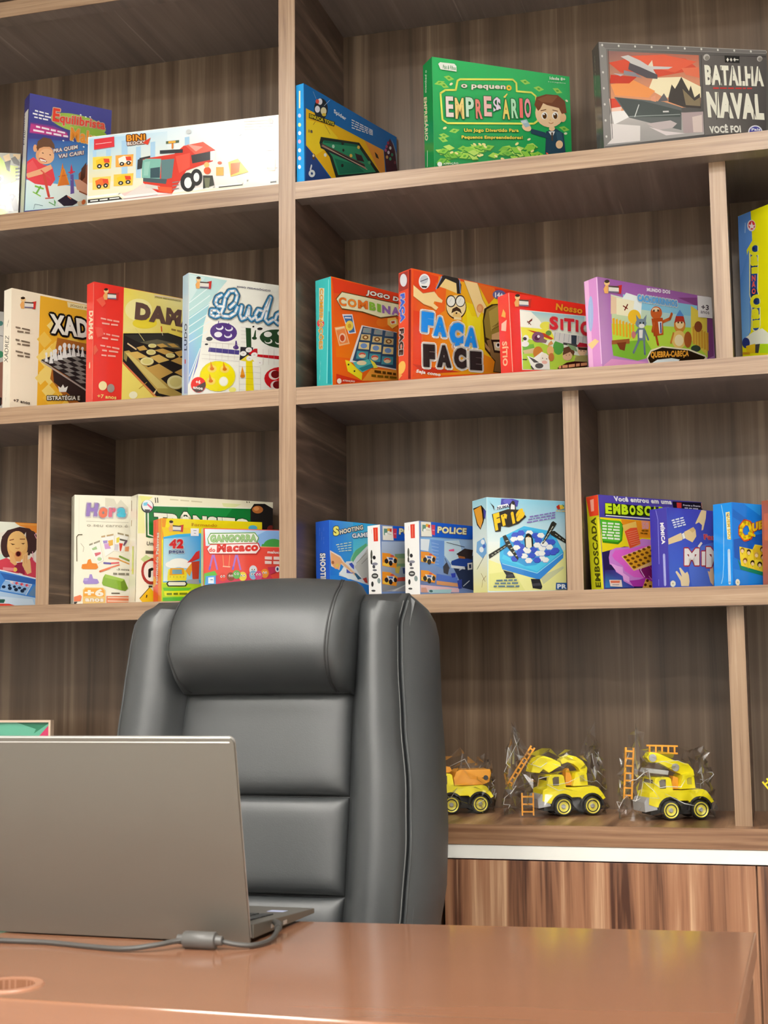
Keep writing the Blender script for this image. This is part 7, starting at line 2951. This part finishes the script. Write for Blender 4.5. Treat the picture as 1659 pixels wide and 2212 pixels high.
def bag(label, loc, rz, x0, x1, hmax, peaks, seed, floor_=.0015):
    rnd = random.Random(seed); t = thing('plastic_bag', label, 'plastic bag', loc, rz, 'clear bags around the toy trucks')
    nth, nz = 38, 14; vs = []; fs = []; cx, a = (x0+x1)/2, (x1-x0)/2
    for j in range(nz+1):
        f = j/nz
        for i in range(nth):
            th = 2*PI*i/nth; c, s = math.cos(th), math.sin(th); x = math.copysign(abs(c)**.7, c)*a*(1-.10*f); y = math.copysign(abs(s)**.7, s)*(.044*(1-f**2.2)+.004)
            top = hmax
            for px_, ph, pw in peaks: top = max(top, ph-abs(cx+x-px_)/pw*ph)
            z = floor_+f*(top-floor_); q = .0075 if 0 < j else .001
            x += rnd.uniform(-q, q)*1.2; y += rnd.uniform(-q, q); z += rnd.uniform(-q, q)*(1.2 if j else 0)
            vs.append((cx+x, y, max(z, .0008)))
    for j in range(nz):
        for i in range(nth):
            p, q, r_, s_ = j*nth+i, j*nth+(i+1) % nth, (j+1)*nth+(i+1) % nth, (j+1)*nth+i
            fs += [(p, q, r_), (p, r_, s_)] if rnd.random() < .5 else [(p, q, s_), (q, r_, s_)]
    b = MB(); b.add(vs, fs); b.build('film', BAG, t, fix=False)
    cr = MB()                                                # folds of film, coloured white to stand for their glints
    for k in range(22):
        j = rnd.randrange(4, nz-1); i = rnd.randrange(nth); P = []
        for s in range(rnd.randrange(3, 6)):
            P.append(Vector(vs[min(j, nz)*nth+i % nth])); i += rnd.choice((-1, 1, 1)); j += rnd.choice((-1, 0, 1)); j = max(2, min(nz, j))
        cr.tube(P, [.0002]+[rnd.uniform(.0005, .0011)]*(len(P)-2)+[.0002], 4)
    cr.build('film_fold', CREASE, t)['kind'] = 'stuff'
    b = MB(); px_, ph, pw = peaks[0]                         # twisted corner of film
    b.tube([(px_, 0, hmax*.8), (px_+.004, .004, ph*.93), (px_, 0, ph)], [.006, .003, .0006], 5); b.build('twisted_corner', BAG, t)
    return t
A_ = math.radians(28)
SP = [('slab', 'yellow toy truck with orange flatbed load, bagged, beside the chair', (.250, .195), 27), ('bucket', 'yellow toy truck with curved boom and bucket, bagged, middle one of the counter row', (.479, .188), 28), ('arm', 'yellow toy truck with jointed arm and grey pivots, bagged, nearest the right divider', (.692, .137), 27)]
for kind, lab, (x, y), a in SP: truck(kind, lab, (x, y, ZD+.0004), math.radians(a))
truck('arm', 'yellow toy truck beyond the right edge of the picture, right of the divider', (1.02, .13, ZD+.0004), math.radians(10))
bag('clear crinkled bag over the flatbed toy truck beside the chair', (.250, .195, ZD), math.radians(27), -.02, .143, .108, [(.075, .128, .10), (.125, .122, .06)], 3)
bag('clear crinkled bag with two tall corners over the bucket toy truck', (.479, .188, ZD), math.radians(28), -.066, .142, .128, [(-.045, .187, .055), (.118, .178, .07)], 5)
bag('clear crinkled bag over the jointed arm toy truck near the right divider', (.692, .137, ZD), math.radians(27), -.045, .143, .132, [(-.010, .184, .06), (.11, .150, .05)], 8)
ladder('toy_ladder', 'orange lattice arm leaning in the bag of the bucket truck', (.423, .187, ZD+.060), (0, math.radians(33), math.radians(10)), .090, .008, 8, None)
ladder('toy_stand', 'small orange frame standing in front of the bucket truck', (.465, .155, ZD+.003), (0, 0, math.radians(10)), .044, .022, 3, None)
ladder('toy_ladder', 'upright orange lattice in the bag of the jointed arm truck', (.665, .121, ZD+.040), (0, math.radians(4), math.radians(20)), .098, .015, 7, None)
ladder('toy_ladder', 'orange lattice lying level above the jointed arm truck', (.700, .160, ZD+.133), (0, math.radians(92), math.radians(20)), .062, .014, 5, None)

ladder('toy_ladder', 'yellow lattice tip just inside the right edge of the picture', (.978, .15, ZD+.002), (0, math.radians(-38), 0), .094, .010, 7, None, YEL)
